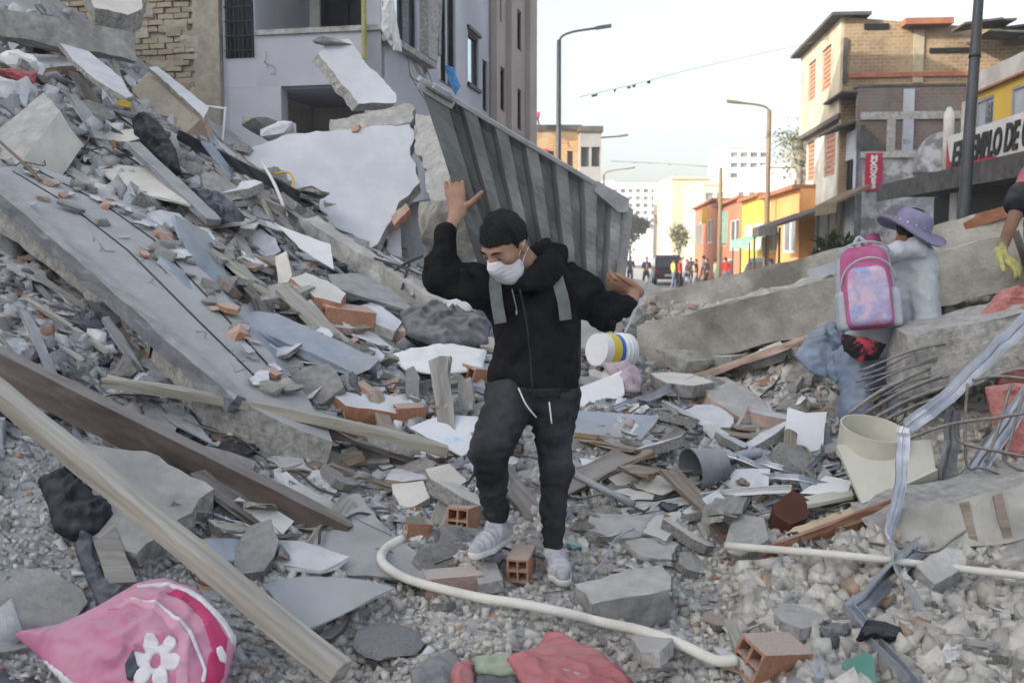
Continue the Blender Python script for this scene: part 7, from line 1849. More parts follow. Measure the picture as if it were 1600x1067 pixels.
# ------------------------------------------------------------------ people
def wr(p, sc, seed, amp, st=(1, 1, 1)):
    q = p * np.array(st) * sc
    return amp * (1 - 2 * np.abs(fbm(q, 3, seed))) 
def hand(wrist, palm_c, fdir, pn, thumb_side, spread=.25, curl=.5, L_=.085, sc=1.0, thumb_dir=None, curl_n=1.0):
    """skin field of a hand: palm block, four fingers with two bends, thumb; pn = palm normal"""
    f = nrm(fdir); s = nrm(thumb_side - f * (thumb_side @ f)); pn = nrm(np.cross(f, s)) * (1 if np.dot(np.cross(f, s), pn) > 0 else -1)
    segs = []
    base = palm_c
    lens = [.92, 1.0, .93, .74]
    for k in range(4):
        o = base + f * .042 * sc + s * ((1.5 - k) * .021 * sc)
        d0 = nrm(f + s * (1.5 - k) * spread * .35); l = L_ * lens[k] * sc
        p1 = o + d0 * l * .45; d1 = nrm(d0 + pn * curl * .8 * curl_n); p2 = p1 + d1 * l * .32; d2 = nrm(d1 + pn * curl * 1.0 * curl_n); p3 = p2 + d2 * l * .26
        segs.append(([o, p1, p2, p3], [.0105 * sc, .0098 * sc, .009 * sc, .0078 * sc]))
    td = nrm(thumb_dir) if thumb_dir is not None else nrm(s + f * .6)
    o = base - f * .02 * sc + s * .03 * sc; p1 = o + td * .04 * sc; p2 = p1 + nrm(td + f * .2) * .034 * sc; p3 = p2 + nrm(td + f * .3) * .026 * sc
    segs.append(([o, p1, p2, p3], [.016 * sc, .013 * sc, .0112 * sc, .009 * sc]))
    def F(p):
        d = cone(p, base - f * .03 * sc, base + f * .035 * sc, .036 * sc, .041 * sc, pn, 2.3)
        d = smin(d, cone(p, wrist, base - f * .02 * sc, .028 * sc, .03 * sc, pn, 1.4), .02 * sc)
        fd = None
        for pts, rs_ in segs:
            c = chain(p, pts, rs_, .004); d = smin(d, c, .008 * sc)
        return d
    allp = np.array([q for pts, _ in segs for q in pts] + [wrist, base])
    return F, allp.min(0) - .05, allp.max(0) + .05

def merge(name, parts, mat_, parent):
    V = []; Fc = []
    for v, f in parts:
        b = len(V); V += list(v); Fc += [tuple(i + b for i in q) for q in f]
    return mk(name, V, Fc, mat_, parent, True)

def head_fields(c, f, u, s=1.0):
    f = nrm(f); u = nrm(np.asarray(u) - f * (np.asarray(u) @ f)); l = np.cross(u, f); B = np.stack([f, l, u], 1)
    def loc(p): return ((p - c) @ B) / s
    def skin(p):
        q = loc(p)
        d = ell(q, (-.012, 0, .03), (.1, .079, .098))
        d = smin(d, ell(q, (.028, 0, -.045), (.066, .058, .085)), .05)
        d = smin(d, cone(q, (.05, .02, -.1), (.05, -.02, -.1), .028, .028), .04)
        d = smin(d, cone(q, (.082, -.035, .032), (.082, .035, .032), .012, .012), .02)      # brow
        for sg in (-1, 1):
            d = np.maximum(d, -(ell(q, (.1, sg * .033, .012), (.018, .022, .013))))
            d = smin(d, cone(q, (.062, sg * .052, -.012), (.05, sg * .055, -.02), .018, .016), .02)   # cheekbone
            d = smin(d, ell(q, (-.012, sg * .081, -.008), (.02, .01, .034)), .008)                       # ear
            d = smin(d, cone(q, (.082, sg * .018, .006), (.084, sg * .046, .006), .006, .005), .006)
        d = smin(d, cone(q, (.09, 0, .012), (.116, 0, -.03), .01, .016), .014)                       # nose
        d = smin(d, cone(q, (-.03, 0, -.06), (-.07, 0, -.19), .055, .06), .03)                       # neck
        return d * s
    def hair(p):
        q = loc(p); d = ell(q, (-.014, 0, .037), (.107, .086, .108)) + .005 * vnoise(q * np.array((70, 70, 30)), 4) + .004 * vnoise(q * 28, 9)
        cut = np.maximum(-(q[:, 2] - (-.005 + .66 * np.maximum(q[:, 0] - .0, -.1) + .3 * np.abs(q[:, 1]) * (q[:, 0] > .03)) + .008 * vnoise(q * 45, 3)), -q[:, 2] - .06)
        cut = np.maximum(cut, q[:, 0] - .098)
        return np.maximum(d, cut) * s
    def mask(p):
        q = loc(p)
        d = smin(ell(q, (.028, 0, -.045), (.076, .067, .095)), cone(q, (.052, .02, -.1), (.052, -.02, -.1), .039, .039), .04); d = smin(d, ell(q, (.1, 0, -.035), (.032, .028, .034)), .03) + .0008 * np.sin(q[:, 2] * 300) * (q[:, 0] > .06)
        cut = np.maximum(q[:, 2] - (-.012 + .3 * np.maximum(q[:, 0] - .07, 0) * 1.0), -q[:, 0] + .012 + .18 * (q[:, 2] + .06) )
        return np.maximum(d, cut) * s
    return skin, hair, mask, (lambda v: c + B @ np.asarray(v, float) * s)

def carrier():
    t = root('person', hit(840, 890), 'person in black hoodie and white face mask carrying a ribbed metal sheet', 'person')
    J = lambda *a: P(*a)
    hc = J(790, 384, 4.2)
    fwd = nrm((-.56, -.58, -.62)); upv = nrm((-.22, -.35, 1.0)); hs = 1.05
    skin, hair, mask, HL = head_fields(hc, fwd, upv, hs)
    nb_ = J(828, 436, 4.36)
    pel = J(830, 618, 4.36); ch = J(834, 480, 4.38)
    shr = J(786, 452, 4.36); elr = J(684, 424, 4.32); wrr = J(709, 346, 4.38)
    shl = J(884, 446, 4.44); ell_ = J(944, 488, 4.5); wrl = J(988, 470, 4.58)
    hipa = J(800, 624, 4.34); kna = J(764, 700, 4.06); ana = J(775, 806, 4.36)
    hipb = J(862, 628, 4.38); knb = J(868, 738, 4.3); anb = J(864, 852, 4.38)
    yv = np.array((0, 1.0, 0))
    # skin: head, hands, body under the clothes
    parts = [snets(skin, hc - .21, hc + .21, .0042)]
    def under(p):
        d = cone(p, pel, ch, .1, .1, yv, 1.6); d = smin(d, cone(p, ch + yv * .03, nb_ + yv * .03, .07, .05), .03); d = smin(d, cone(p, nb_, hc, .055, .05), .03)
        for a in ([shr, elr, wrr], [shl, ell_, wrl]): d = smin(d, chain(p, a, [.05, .04, .03]), .03)
        for a in ([hipa, kna, ana], [hipb, knb, anb]): d = smin(d, chain(p, a, [.065, .042, .024]), .03)
        return d
    allj = np.array([pel, ch, shr, elr, wrr, shl, ell_, wrl, hipa, kna, ana, hipb, knb, anb, hc])
    parts.append(snets(under, allj.min(0) - .15, allj.max(0) + .15, .02))
    F, lo, hi = hand(wrr, J(714, 318, 4.4), J(707, 268, 4.42) - J(715, 322, 4.4), np.array((.5, .8, 0)), np.array((1.0, -.1, -.1)), .1, .62, .088, 1.08, J(754, 301, 4.3) - J(722, 322, 4.36))
    parts.append(snets(F, lo, hi, .0032))
    F, lo, hi = hand(wrl, J(984, 452, 4.62), J(950, 438, 4.64) - J(986, 450, 4.62), np.array((0, .4, 1)), np.array((0.1, -.6, .7)), .2, .75, .085, 1.05, J(964, 428, 4.56) - J(985, 442, 4.58))
    parts.append(snets(F, lo, hi, .0032))
    merge('body', parts, M['skin'], t)
    hV, hF = snets(hair, hc - .17, hc + .17, .0042)
    ho = mk('hair', hV, hF, M['hair'], t, True)
    Rh = random.Random(8); sV = []; sF = []; c0 = HL((-.014, 0, .03))
    for k in range(5200):
        b0 = hV[Rh.randrange(len(hV))]; n0 = nrm(b0 - c0); lq = (b0 - hc) @ np.stack([nrm(fwd), np.cross(nrm(upv), nrm(fwd)), nrm(upv)], 1)
        g = nrm(n0 * .55 + nrm(fwd) * .75 + np.array((Rh.gauss(0, .3), Rh.gauss(0, .3), Rh.gauss(0, .3)))); l_ = Rh.uniform(.005, .012)
        s1 = nrm(np.cross(g, n0)) * .0008; i = len(sV); sV += [b0 - s1 - n0 * .002, b0 + s1 - n0 * .002, b0 + g * l_]; sF.append((i, i + 1, i + 2))
    mk('hair_strands', sV, sF, M['hair'], ho)['kind'] = 'stuff'
    mo = mk('face_mask', *snets(mask, hc - .2, hc + .2, .004), M['mask'], t, True)
    for sg in (-1, 1):
        MB().tube(smooth_path([HL((.02, sg * .067, -.035)), HL((-.0, sg * .086, .0)), HL((-.028, sg * .092, .015))], 4), .0022, 5).build('ear_loop', M['mask'], mo, True)
        MB().tube(smooth_path([HL((.028, sg * .066, -.08)), HL((-.0, sg * .083, -.04)), HL((-.03, sg * .092, -.02))], 4), .0022, 5).build('ear_loop', M['mask'], mo, True)
        e = HL((.0785, sg * .033, .009))
        eo = mk('eye', *snets(lambda p: np.sqrt(((p - e) ** 2).sum(1)) - .0125 * hs, e - .025, e + .025, .003), M['eye_white'], t, True)
        i_ = HL((.0885, sg * .034, .005))
        mk('iris', *snets(lambda p: np.sqrt(((p - i_) ** 2).sum(1)) - .0065 * hs, i_ - .015, i_ + .015, .002), M['eye'], eo, True)
        MB().tube(smooth_path([HL((.098, sg * .014, .031)), HL((.098, sg * .036, .039)), HL((.084, sg * .056, .033))], 4), [.003, .0038, .0042, .0044, .0044, .004, .0036, .003, .002], 6).build('eyebrow', M['brow'], t, True)
    # hoodie
    hemn = nrm((.06, 0, 1.0)); hem = J(836, 616, 4.36)
    def hoodie(p):
        d = cone(p, J(836, 592, 4.37), J(838, 492, 4.39), .205, .195, yv, 1.5)
        d = smin(d, cone(p, J(800, 462, 4.38), J(878, 456, 4.44), .115, .12, yv, 1.2), .06)
        d = smin(d, chain(p, [shr, elr], [.105, .085]), .07)
        d = smin(d, chain(p, [elr, J(702, 362, 4.36)], [.082, .052]), .02)
        d = smin(d, chain(p, [shl, ell_], [.115, .09]), .06)
        d = smin(d, chain(p, [ell_, J(984, 474, 4.565)], [.086, .058]), .03)
        # hood rolled round the neck
        d = smin(d, chain(p, [J(800, 446, 4.28), J(824, 444, 4.2), J(852, 422, 4.28), J(868, 404, 4.42), J(850, 392, 4.5), J(818, 404, 4.5)], [.042, .045, .058, .065, .062, .05]), .03)
        d = d + wr(p, 6.5, 31, .02, (1, 1, .9)) + wr(p, 15, 33, .008, (1, 1, .7))
        d = smin(d, cone(p, J(762, 606, 4.34), J(912, 622, 4.4), .03, .03) + .06, .02)
        cut = -((p - hem) @ hemn)
        neck = ell(p, J(804, 416, 4.25), (.066, .07, .075))
        return np.maximum(np.maximum(d, cut), -neck)
    mk_h = mk('hoodie', *snets(hoodie, J(650, 640, 4.3) - np.array((.06, .45, .1)), J(1004, 350, 4.4) + np.array((.1, .5, .15)), .0095), M['hoodie'], t, True)
    MB().tube(smooth_path([J(800, 452, 4.17), J(806, 478, 4.16), J(808, 486, 4.16)], 3), .003, 5).build('zip_pull', M['strap'], mk_h, True)
    MB().box(J(806, 484, 4.16), (.006, 0, 0), (0, .004, 0), (0, 0, -.02)).build('zip_tab', M['alu'], mk_h)
    def band(f0, f1): 
        return lambda p: np.maximum(hoodie(p) - .006, np.maximum(-((p - hem) @ hemn) + f0, ((p - hem) @ hemn) - f1))
    bx = (J(740, 640, 4.3) - np.array((.02, .4, .05)), J(940, 560, 4.4) + np.array((.02, .4, .05)))
    mk('rib_hem', *snets(band(-.002, .045), *bx, .0085), M['pants'], mk_h, True)
    MB().tube(smooth_path([J(812, 452, 4.16), J(822, 500, 4.16), J(828, 550, 4.15), J(832, 606, 4.14)], 5), .004, 6).build('front_seam', M['pants'], mk_h, True)
    # trousers
    def trousers(p):
        d = cone(p, J(800, 615, 4.36), J(868, 618, 4.38), .12, .12, yv, 1.15)
        d = smin(d, chain(p, [hipa, kna], [.11, .086]), .05)
        d = smin(d, chain(p, [kna, ana], [.083, .056]), .02)
        d = smin(d, chain(p, [hipb, knb], [.104, .074]), .04)
        d = smin(d, chain(p, [knb, anb], [.073, .05]), .02)
        d = d + wr(p, 6, 41, .009, (1.2, 1.2, 1.3)) + wr(p, 14, 43, .006, (.8, .8, 1.8))
        return d
    tr = mk('trousers', *snets(trousers, np.array([hipa, kna, ana, hipb, knb, anb]).min(0) - .17, np.array([hipa, kna, ana, hipb, knb, anb]).max(0) + .17, .0095), M['pants'], t, True)
    for a in ([(810, 606, 4.13), (822, 632, 4.11), (838, 652, 4.14)], [(858, 628, 4.2), (860, 645, 4.19), (862, 662, 4.19)]):
        MB().tube(smooth_path([J(*q) for q in a], 3), .0035, 5).build('drawstring', M['mask'], tr, True)
    # shoes
    def shoe(ank, heel, toe, nm):
        f = nrm((toe - heel) * np.array((1, 1, .6))); up_ = nrm(EZ - f * f[2]); L_ = np.linalg.norm(toe - heel)
        ball = heel + (toe - heel) * .68
        def up(p):
            d = cone(p, heel + up_ * .035, ball + up_ * .028, .038, .043); d = smin(d, cone(p, ball + up_ * .025, toe + up_ * .022, .042, .03), .03)
            d = smin(d, cone(p, ank, heel + up_ * .05 + f * .04, .045, .042), .04)
            d = d + .002 * np.sin((p @ f) * 190) * ((p - heel) @ f > .08)
            return np.maximum(d, -((p - heel) @ up_) - .002)
        def sole(p):
            d = cone(p, heel, ball, .042, .048); d = smin(d, cone(p, ball, toe, .048, .036), .02); w = (p - heel) @ up_
            return np.maximum(d, np.abs(w + .004) - .014)
        lo = np.minimum(np.minimum(heel, toe), ank) - .09; hi = np.maximum(np.maximum(heel, toe), ank) + .09
        so = mk('shoe', *snets(up, lo, hi, .0045), M['sneaker'], t, True)
        mk('sole', *snets(sole, lo, hi, .0045), M['sole'], so, True)
    shoe(J(776, 818, 4.36), J(788, 838, 4.44), J(744, 866, 4.22), 'a')
    shoe(J(865, 862, 4.38), J(864, 880, 4.44), J(880, 906, 4.2), 'b')
    return t
carrier()
# backpack of the carrying person
bp = root('backpack', P(850, 600, 4.6), 'dark backpack with grey straps on the carrying person', 'backpack')
M['bag_dark'] = material('bag_dark', (.02, .02, .02), (.045, .043, .038), 8, bump=.3, rand=0)
def bagf(p):
    q = np.abs(p - P(846, 520, 4.6)) - np.array((.15, .055, .19)); return np.sqrt((np.maximum(q, 0) ** 2).sum(1)) - .03
mk('bag', *snets(bagf, P(846, 520, 4.6) - .3, P(846, 520, 4.6) + .3, .015), M['bag_dark'], bp, True)
for pts in ([(790, 402, 4.42), (780, 418, 4.30), (774, 440, 4.245), (776, 470, 4.225), (782, 505, 4.22)], [(868, 398, 4.45), (868, 415, 4.34), (872, 440, 4.28), (880, 470, 4.25), (884, 500, 4.25)]):
    pp_ = smooth_path([P(*q) for q in pts], 5)
    V, Fc = sweep_vf(pp_, [(-.026, -.004), (.026, -.004), (.026, .004), (-.026, .004)], np.array((0.1, -1, .25)))
    mk('strap', V, Fc, M['strap'], bp, False)

# the ribbed sheet on his back
sh = root('ribbed_metal_sheet', P(860, 450, 4.65), 'large grey ribbed metal sheet held up across the walker back', 'metal sheet')
TL, TR, BR, BL = P(655, 128, 4.22), P(974, 318, 4.62), P(958, 458, 4.72), P(756, 440, 4.6)
sn = nrm(np.cross(TR - TL, BL - TL)); sn = sn if sn @ (CAM - TL) > 0 else -sn
def sheet_pt(u, v, off=0): return (TL * (1 - u) + TR * u) * (1 - v) + (BL * (1 - u) + BR * u) * v + sn * off
def rib(u):
    x = (u - .115) / .148
    if u < .115 or u > .97: return 0.0
    f = x - math.floor(x)
    return -.055 * (min(max(f / .1, 0), 1) if f < .5 else 1 - min(max((f - .5) / .12, 0), 1))
us = sorted(set([0, .06] + [.115 + .148 * (k + f) for k in range(6) for f in (0, .05, .1, .3, .5, .56, .62, .8) if .115 + .148 * (k + f) < .985] + [1.0]))
V = []; nv = 17
for u in us:
    for j in range(nv):
        v = j / (nv - 1); V.append(sheet_pt(u, v, rib(u) * min(1, v * 9 + .7) + .005 * math.sin(u * 23 + v * 7) + .004 * math.sin(u * 9 - v * 15) + .003 * math.sin(u * 51 + v * 22)))
Fc = [(i * nv + j, (i + 1) * nv + j, (i + 1) * nv + j + 1, i * nv + j + 1) for i in range(len(us) - 1) for j in range(nv - 1)]
o = mk('face', V, Fc, M['sheet'], sh); o.modifiers.new('gauge', 'SOLIDIFY').thickness = .004
te = nrm(TR - TL); tdn = nrm(np.cross(te, sn)); tdn = tdn if tdn[2] > 0 else -tdn
L_ = np.linalg.norm(TR - TL)
def flange(nm, f0, f1, w, dpt, off, mat_): 
    return bevel(MB().box(TL + te * L_ * f0 + sn * off, te * L_ * (f1 - f0), tdn * w, -sn * dpt).build(nm, mat_, sh), .004)
flange('top_flange', -.005, .86, .022, .07, .012, M['sheet_edge'])
flange('flange_lip', .0, .16, -.03, .006, .019, M['sheet_edge'])
flange('bracket', .05, .13, .03, .05, .03, M['alu'])
MB().tube([TL + te * .03 + sn * .03, TL + te * .16 + sn * .03], .008, 6).build('rod', M['rebar'], sh)
V, Fc = slab_vf(np.array([TL + te * L_ * .84 + tdn * .03 + sn * .02, TL + te * L_ * 1.01 + tdn * .03 + sn * .0, TL + te * L_ * 1.03 - tdn * .02 + sn * .03, TL + te * L_ * .99 - tdn * .045 + sn * .035, TL + te * L_ * .85 - tdn * .02 + sn * .03]), .012, .002, .3, 3)[:2]
mk('corner_cap', V, Fc, M['sheet_edge'], sh)
eb = nrm(BR - TR)
MB().box(TR + sn * .012, eb * np.linalg.norm(BR - TR), te * .012, -sn * .1).build('end_flange', M['sheet'], sh)
MB().box(TR + te * .014 + sn * .002, eb * np.linalg.norm(BR - TR) * .97, te * .045, -sn * .008).build('end_lip', M['sheet_edge'], sh)
bar('long_bar', 'thin bright bar standing behind the sheet end', 'bar', (1020, 425, 5.4), (976, 520, 5.2), .012, .012, M['alu'], up=(0, -1, .2))

# ------------------------------------------------------------------ crouching person with the sun hat
def crouching():
    t = root('person', P(1350, 650, 6.2), 'crouching person in grey hooded top and purple sun hat', 'person')
    J = P; yv = np.array((0, 1.0, 0))
    hc = J(1424, 362, 6.12); f = nrm((.75, .6, -.12)); upv = nrm((.28, -.1, 1))
    skin, hair, mask, HL = head_fields(hc, f, upv, 1.0)
    def under(p):
        d = skin(p); d = smin(d, cone(p, J(1365, 560, 6.25), J(1398, 410, 6.2), .13, .12, yv, 1.3), .04)
        d = smin(d, chain(p, [J(1438, 425, 6.15), J(1452, 495, 6.1), J(1440, 560, 5.95)], [.05, .042, .035]), .03)
        d = smin(d, chain(p, [J(1340, 575, 6.2), J(1338, 650, 6.05), J(1345, 720, 6.2)], [.08, .06, .045]), .03)
        d = smin(d, chain(p, [J(1380, 585, 6.2), J(1400, 610, 6.2), J(1404, 662, 6.05)], [.08, .06, .04]), .03)
        d = smin(d, cone(p, J(1404, 655, 6.05), J(1402, 690, 6.0), .038, .036), .02)
        return d
    mk('body', *snets(under, J(1250, 740, 6.1) - np.array((0, .55, 0)), J(1480, 300, 6.1) + np.array((0, .5, .05)), .013), M['skin_dark'], t, True)
    mk('hair', *snets(hair, hc - .16, hc + .16, .009), M['hair'], t, True)
    M['grey_top'] = material('grey_hooded_top', (.4, .43, .47), (.52, .55, .59), 5, bump=.4, bscale=60, rand=0)
    M['hat'] = material('purple_hat', (.2, .185, .29), (.27, .25, .37), 8, bump=.3, bscale=80, rand=0)
    def top(p):
        d = cone(p, J(1362, 548, 6.22), J(1390, 425, 6.2), .185, .175, yv, 1.35)
        d = smin(d, cone(p, J(1352, 412, 6.22), J(1432, 416, 6.15), .1, .115), .06)
        d = smin(d, chain(p, [J(1434, 424, 6.13), J(1448, 498, 6.08)], [.11, .085]), .05)
        d = smin(d, chain(p, [J(1448, 498, 6.08), J(1440, 566, 5.95)], [.085, .06]), .03)
        d = smin(d, chain(p, [J(1372, 400, 6.05), J(1402, 392, 6.0), J(1434, 386, 6.02), J(1446, 392, 6.1)], [.05, .062, .06, .045]), .03)
        d = d + wr(p, 7, 51, .012, (1, 1, .7)) + wr(p, 16, 53, .005)
        return np.maximum(d, -(p[:, 2] - J(1360, 572, 6.2)[2]))
    mk('hooded_top', *snets(top, J(1290, 590, 6.1) - np.array((0, .45, 0)), J(1490, 350, 6.1) + np.array((0, .5, 0)), .0125), M['grey_top'], t, True)
    def jeans(p):
        d = cone(p, J(1335, 570, 6.2), J(1385, 575, 6.2), .14, .14, yv, 1.1)
        d = smin(d, chain(p, [J(1342, 580, 6.15), J(1336, 640, 6.0), J(1340, 700, 6.05)], [.115, .1, .08]), .04)
        d = smin(d, chain(p, [J(1382, 590, 6.25), J(1400, 610, 6.2), J(1404, 645, 6.1)], [.11, .085, .07]), .04)
        return d + wr(p, 8, 55, .012) + wr(p, 18, 57, .004)
    mk('jeans', *snets(jeans, J(1270, 730, 6.1) - np.array((0, .55, 0)), J(1450, 540, 6.1) + np.array((0, .4, 0)), .0135), M['denim'], t, True)
    M['tied_shirt'] = material('tied_shirt', (.02, .02, .024), (.5, .07, .1), 7, bump=.3, rand=0, contrast=(.52, .58), stain=(.45, .42, .1))
    soft('tied_shirt', '', '', [(1312, 520, 5.98), (1350, 526, 5.98), (1386, 538, 5.98), (1372, 562, 5.95), (1340, 566, 5.95), (1316, 548, 5.97)], .05, M['tied_shirt'], .07, .6, 10, 23, .011, 0, (1, 1), t)
    # hat: crown and brim
    a = nrm(upv + np.array((.18, 0, 0)) - f * .1); e1 = nrm(np.cross(a, (0, 1, 0.1))); e2 = np.cross(a, e1); c0 = HL((-.01, 0, .02))
    V = []; Fc = []; n = 28
    prof = [(.001, .115), (.05, .112), (.085, .1), (.1, .07), (.108, .02), (.112, .0), (.15, -.012), (.19, -.02), (.205, -.012), (.19, -.026), (.15, -.02), (.11, -.012)]
    for r, z in prof:
        for k in range(n):
            an = 2 * math.pi * k / n; w = .03 * math.sin(2 * an + .8) * max(0, (r - .11) / .09) if z < .01 else 0
            V.append(c0 + (e1 * math.cos(an) + e2 * math.sin(an)) * r * 1.08 + a * (z + w + .0))
    for i in range(len(prof) - 1):
        for k in range(n): Fc.append((i * n + k, i * n + (k + 1) % n, (i + 1) * n + (k + 1) % n, (i + 1) * n + k))
    ht = mk('sun_hat', V, Fc, M['hat'], t, True)
    for k in range(n // 2):
        an = 4 * math.pi * k / n; q = c0 + (e1 * math.cos(an) + e2 * math.sin(an)) * .116 + a * .025
        mk('eyelet', *tube_vf([q - (e1 * math.cos(an) + e2 * math.sin(an)) * .004, q + (e1 * math.cos(an) + e2 * math.sin(an)) * .006], .007, 6), M['alu'], ht)
    # shoe
    def sh_(p):
        d = cone(p, J(1400, 690, 6.0), J(1412, 700, 5.8), .045, .04); return d
    mk('shoe', *snets(sh_, J(1405, 700, 5.75) - .25, J(1405, 690, 5.75) + .25, .01), M['cloth_black'], t, True)
crouching()
# pink school backpack
pb_ = root('pink_backpack', P(1350, 520, 5.95), 'pink and purple school backpack on the crouching person', 'backpack')
M['bag_pink'] = material('bag_pink', (.4, .09, .21), (.5, .16, .3), 6, rough=.6, bump=.2, rand=0)
M['bag_grey'] = material('bag_grey', (.36, .4, .44), (.44, .48, .52), 6, rough=.6, bump=.2, rand=0)
M['bag_print'] = material('bag_print', (.3, .36, .6), (.62, .46, .58), 9, rough=.5, bump=.1, rand=0, contrast=(.42, .56), stain=(.5, .24, .4))
Bu = nrm((.95, -.1, .1)); Bv = nrm(np.array((.12, .1, 1))); Bv = nrm(Bv - Bu * (Bv @ Bu)); Bn = np.cross(Bu, Bv); bc = P(1352, 450, 6.0)
def bagbox(c, hx, hz, hy, r):
    def f(p):
        q = p - c; x, z, y = q @ Bu, q @ Bv, q @ Bn
        zt = np.where(z > 0, z, z); taper = 1 - .16 * np.clip(z / hz, 0, 1) ** 2
        k = np.stack([np.abs(x) - hx * taper, np.abs(z) - hz, np.abs(y) - hy], -1) + r
        return np.sqrt((np.maximum(k, 0) ** 2).sum(1)) + np.minimum(k.max(1), 0) - r
    return f
mk('shell', *snets(bagbox(bc, .155, .25, .085, .07), bc - .42, bc + .42, .011), M['bag_pink'], pb_, True)
mk('side_panel', *snets(lambda p: np.maximum(bagbox(bc + Bn * .0, .168, .248, .045, .04)(p), -((p - bc) @ Bu) - .4), bc - .42, bc + .42, .011), M['bag_grey'], pb_, True)
mk('front_pocket', *snets(bagbox(bc + Bn * .085 - Bv * .045 - Bu * .012, .138, .195, .045, .045), bc - .42, bc + .42, .01), M['bag_pink'], pb_, True)
mk('print_panel', *snets(bagbox(bc + Bn * .1 - Bv * .05 - Bu * .012, .128, .182, .04, .045), bc - .42, bc + .42, .009), M['bag_print'], pb_, True)
M['print_blue'] = material('print_blue', (.24, .38, .62), (.34, .5, .72), 6, rough=.35, bump=.1, rand=0)
M['print_lilac'] = material('print_lilac', (.55, .5, .6), (.66, .6, .68), 6, rough=.35, bump=.1, rand=0)
for (ox, oz, hx, hz, mm) in ():
    cc = bc + Bn * .106 + Bv * oz + Bu * (ox - .012)
    mk('print_patch', *snets(bagbox(cc, hx, hz, .036, .034), cc - .16, cc + .16, .008), mm, pb_, True)
for z_, hx_, off in ((.2, .15, .06), (.0, .155, .1)):
    zp = [bc + Bu * (hx_ * math.cos(a_)) * 1.02 + Bv * ((z_ if z_ else .02) + (.07 if z_ else .15) * max(0, math.sin(a_))) + Bn * (off + .045 * math.sin(a_) ** 2 - (.02 if z_ else 0)) for a_ in np.linspace(0, math.pi, 15)]
    mk('zip', *tube_vf(zp, .006, 6), M['bag_grey'], pb_, True)
for sg in (-1, 1):
    cc = bc + Bu * sg * .15 - Bv * .13 + Bn * .02
    mk('side_pocket', *snets(bagbox(cc, .035, .12, .07, .03), cc - .2, cc + .2, .01), M['bag_grey'], pb_, True)
V, Fc = tube_vf(smooth_path([bc + Bv * .26 - Bu * .04 - Bn * .02, bc + Bv * .31 - Bn * .03, bc + Bv * .26 + Bu * .04 - Bn * .02], 5), .012, 8)
mk('handle', V, Fc, M['bag_grey'], pb_, True)
V, Fc = sweep_vf(smooth_path([P(1356, 400, 6.02), P(1352, 384, 6.05), P(1362, 372, 6.12), P(1374, 372, 6.2)], 4), [(-.028, -.006), (.028, -.006), (.028, .006), (-.028, .006)], np.array((0, -1, .3)))
mk('shoulder_strap', V, Fc, M['bag_pink'], pb_)
dj = root('denim_garment', P(1280, 590, 6.4), 'blue denim garment hanging beside the crouching person', 'garment')
soft('denim_leg', '', '', [(1240, 556, 6.35), (1262, 522, 6.45), (1300, 500, 6.5), (1322, 516, 6.45), (1312, 560, 6.3), (1292, 592, 6.2), (1262, 580, 6.25)], .08, M['denim'], .16, .7, 7, 24, .014, 0, (1, 1.2), dj)
soft('denim_hem', '', '', [(1290, 556, 6.3), (1322, 540, 6.35), (1330, 590, 6.2), (1306, 600, 6.15), (1292, 584, 6.2)], .1, M['denim'], .1, .6, 8, 25, .014, 0, (1, 1.2), dj)

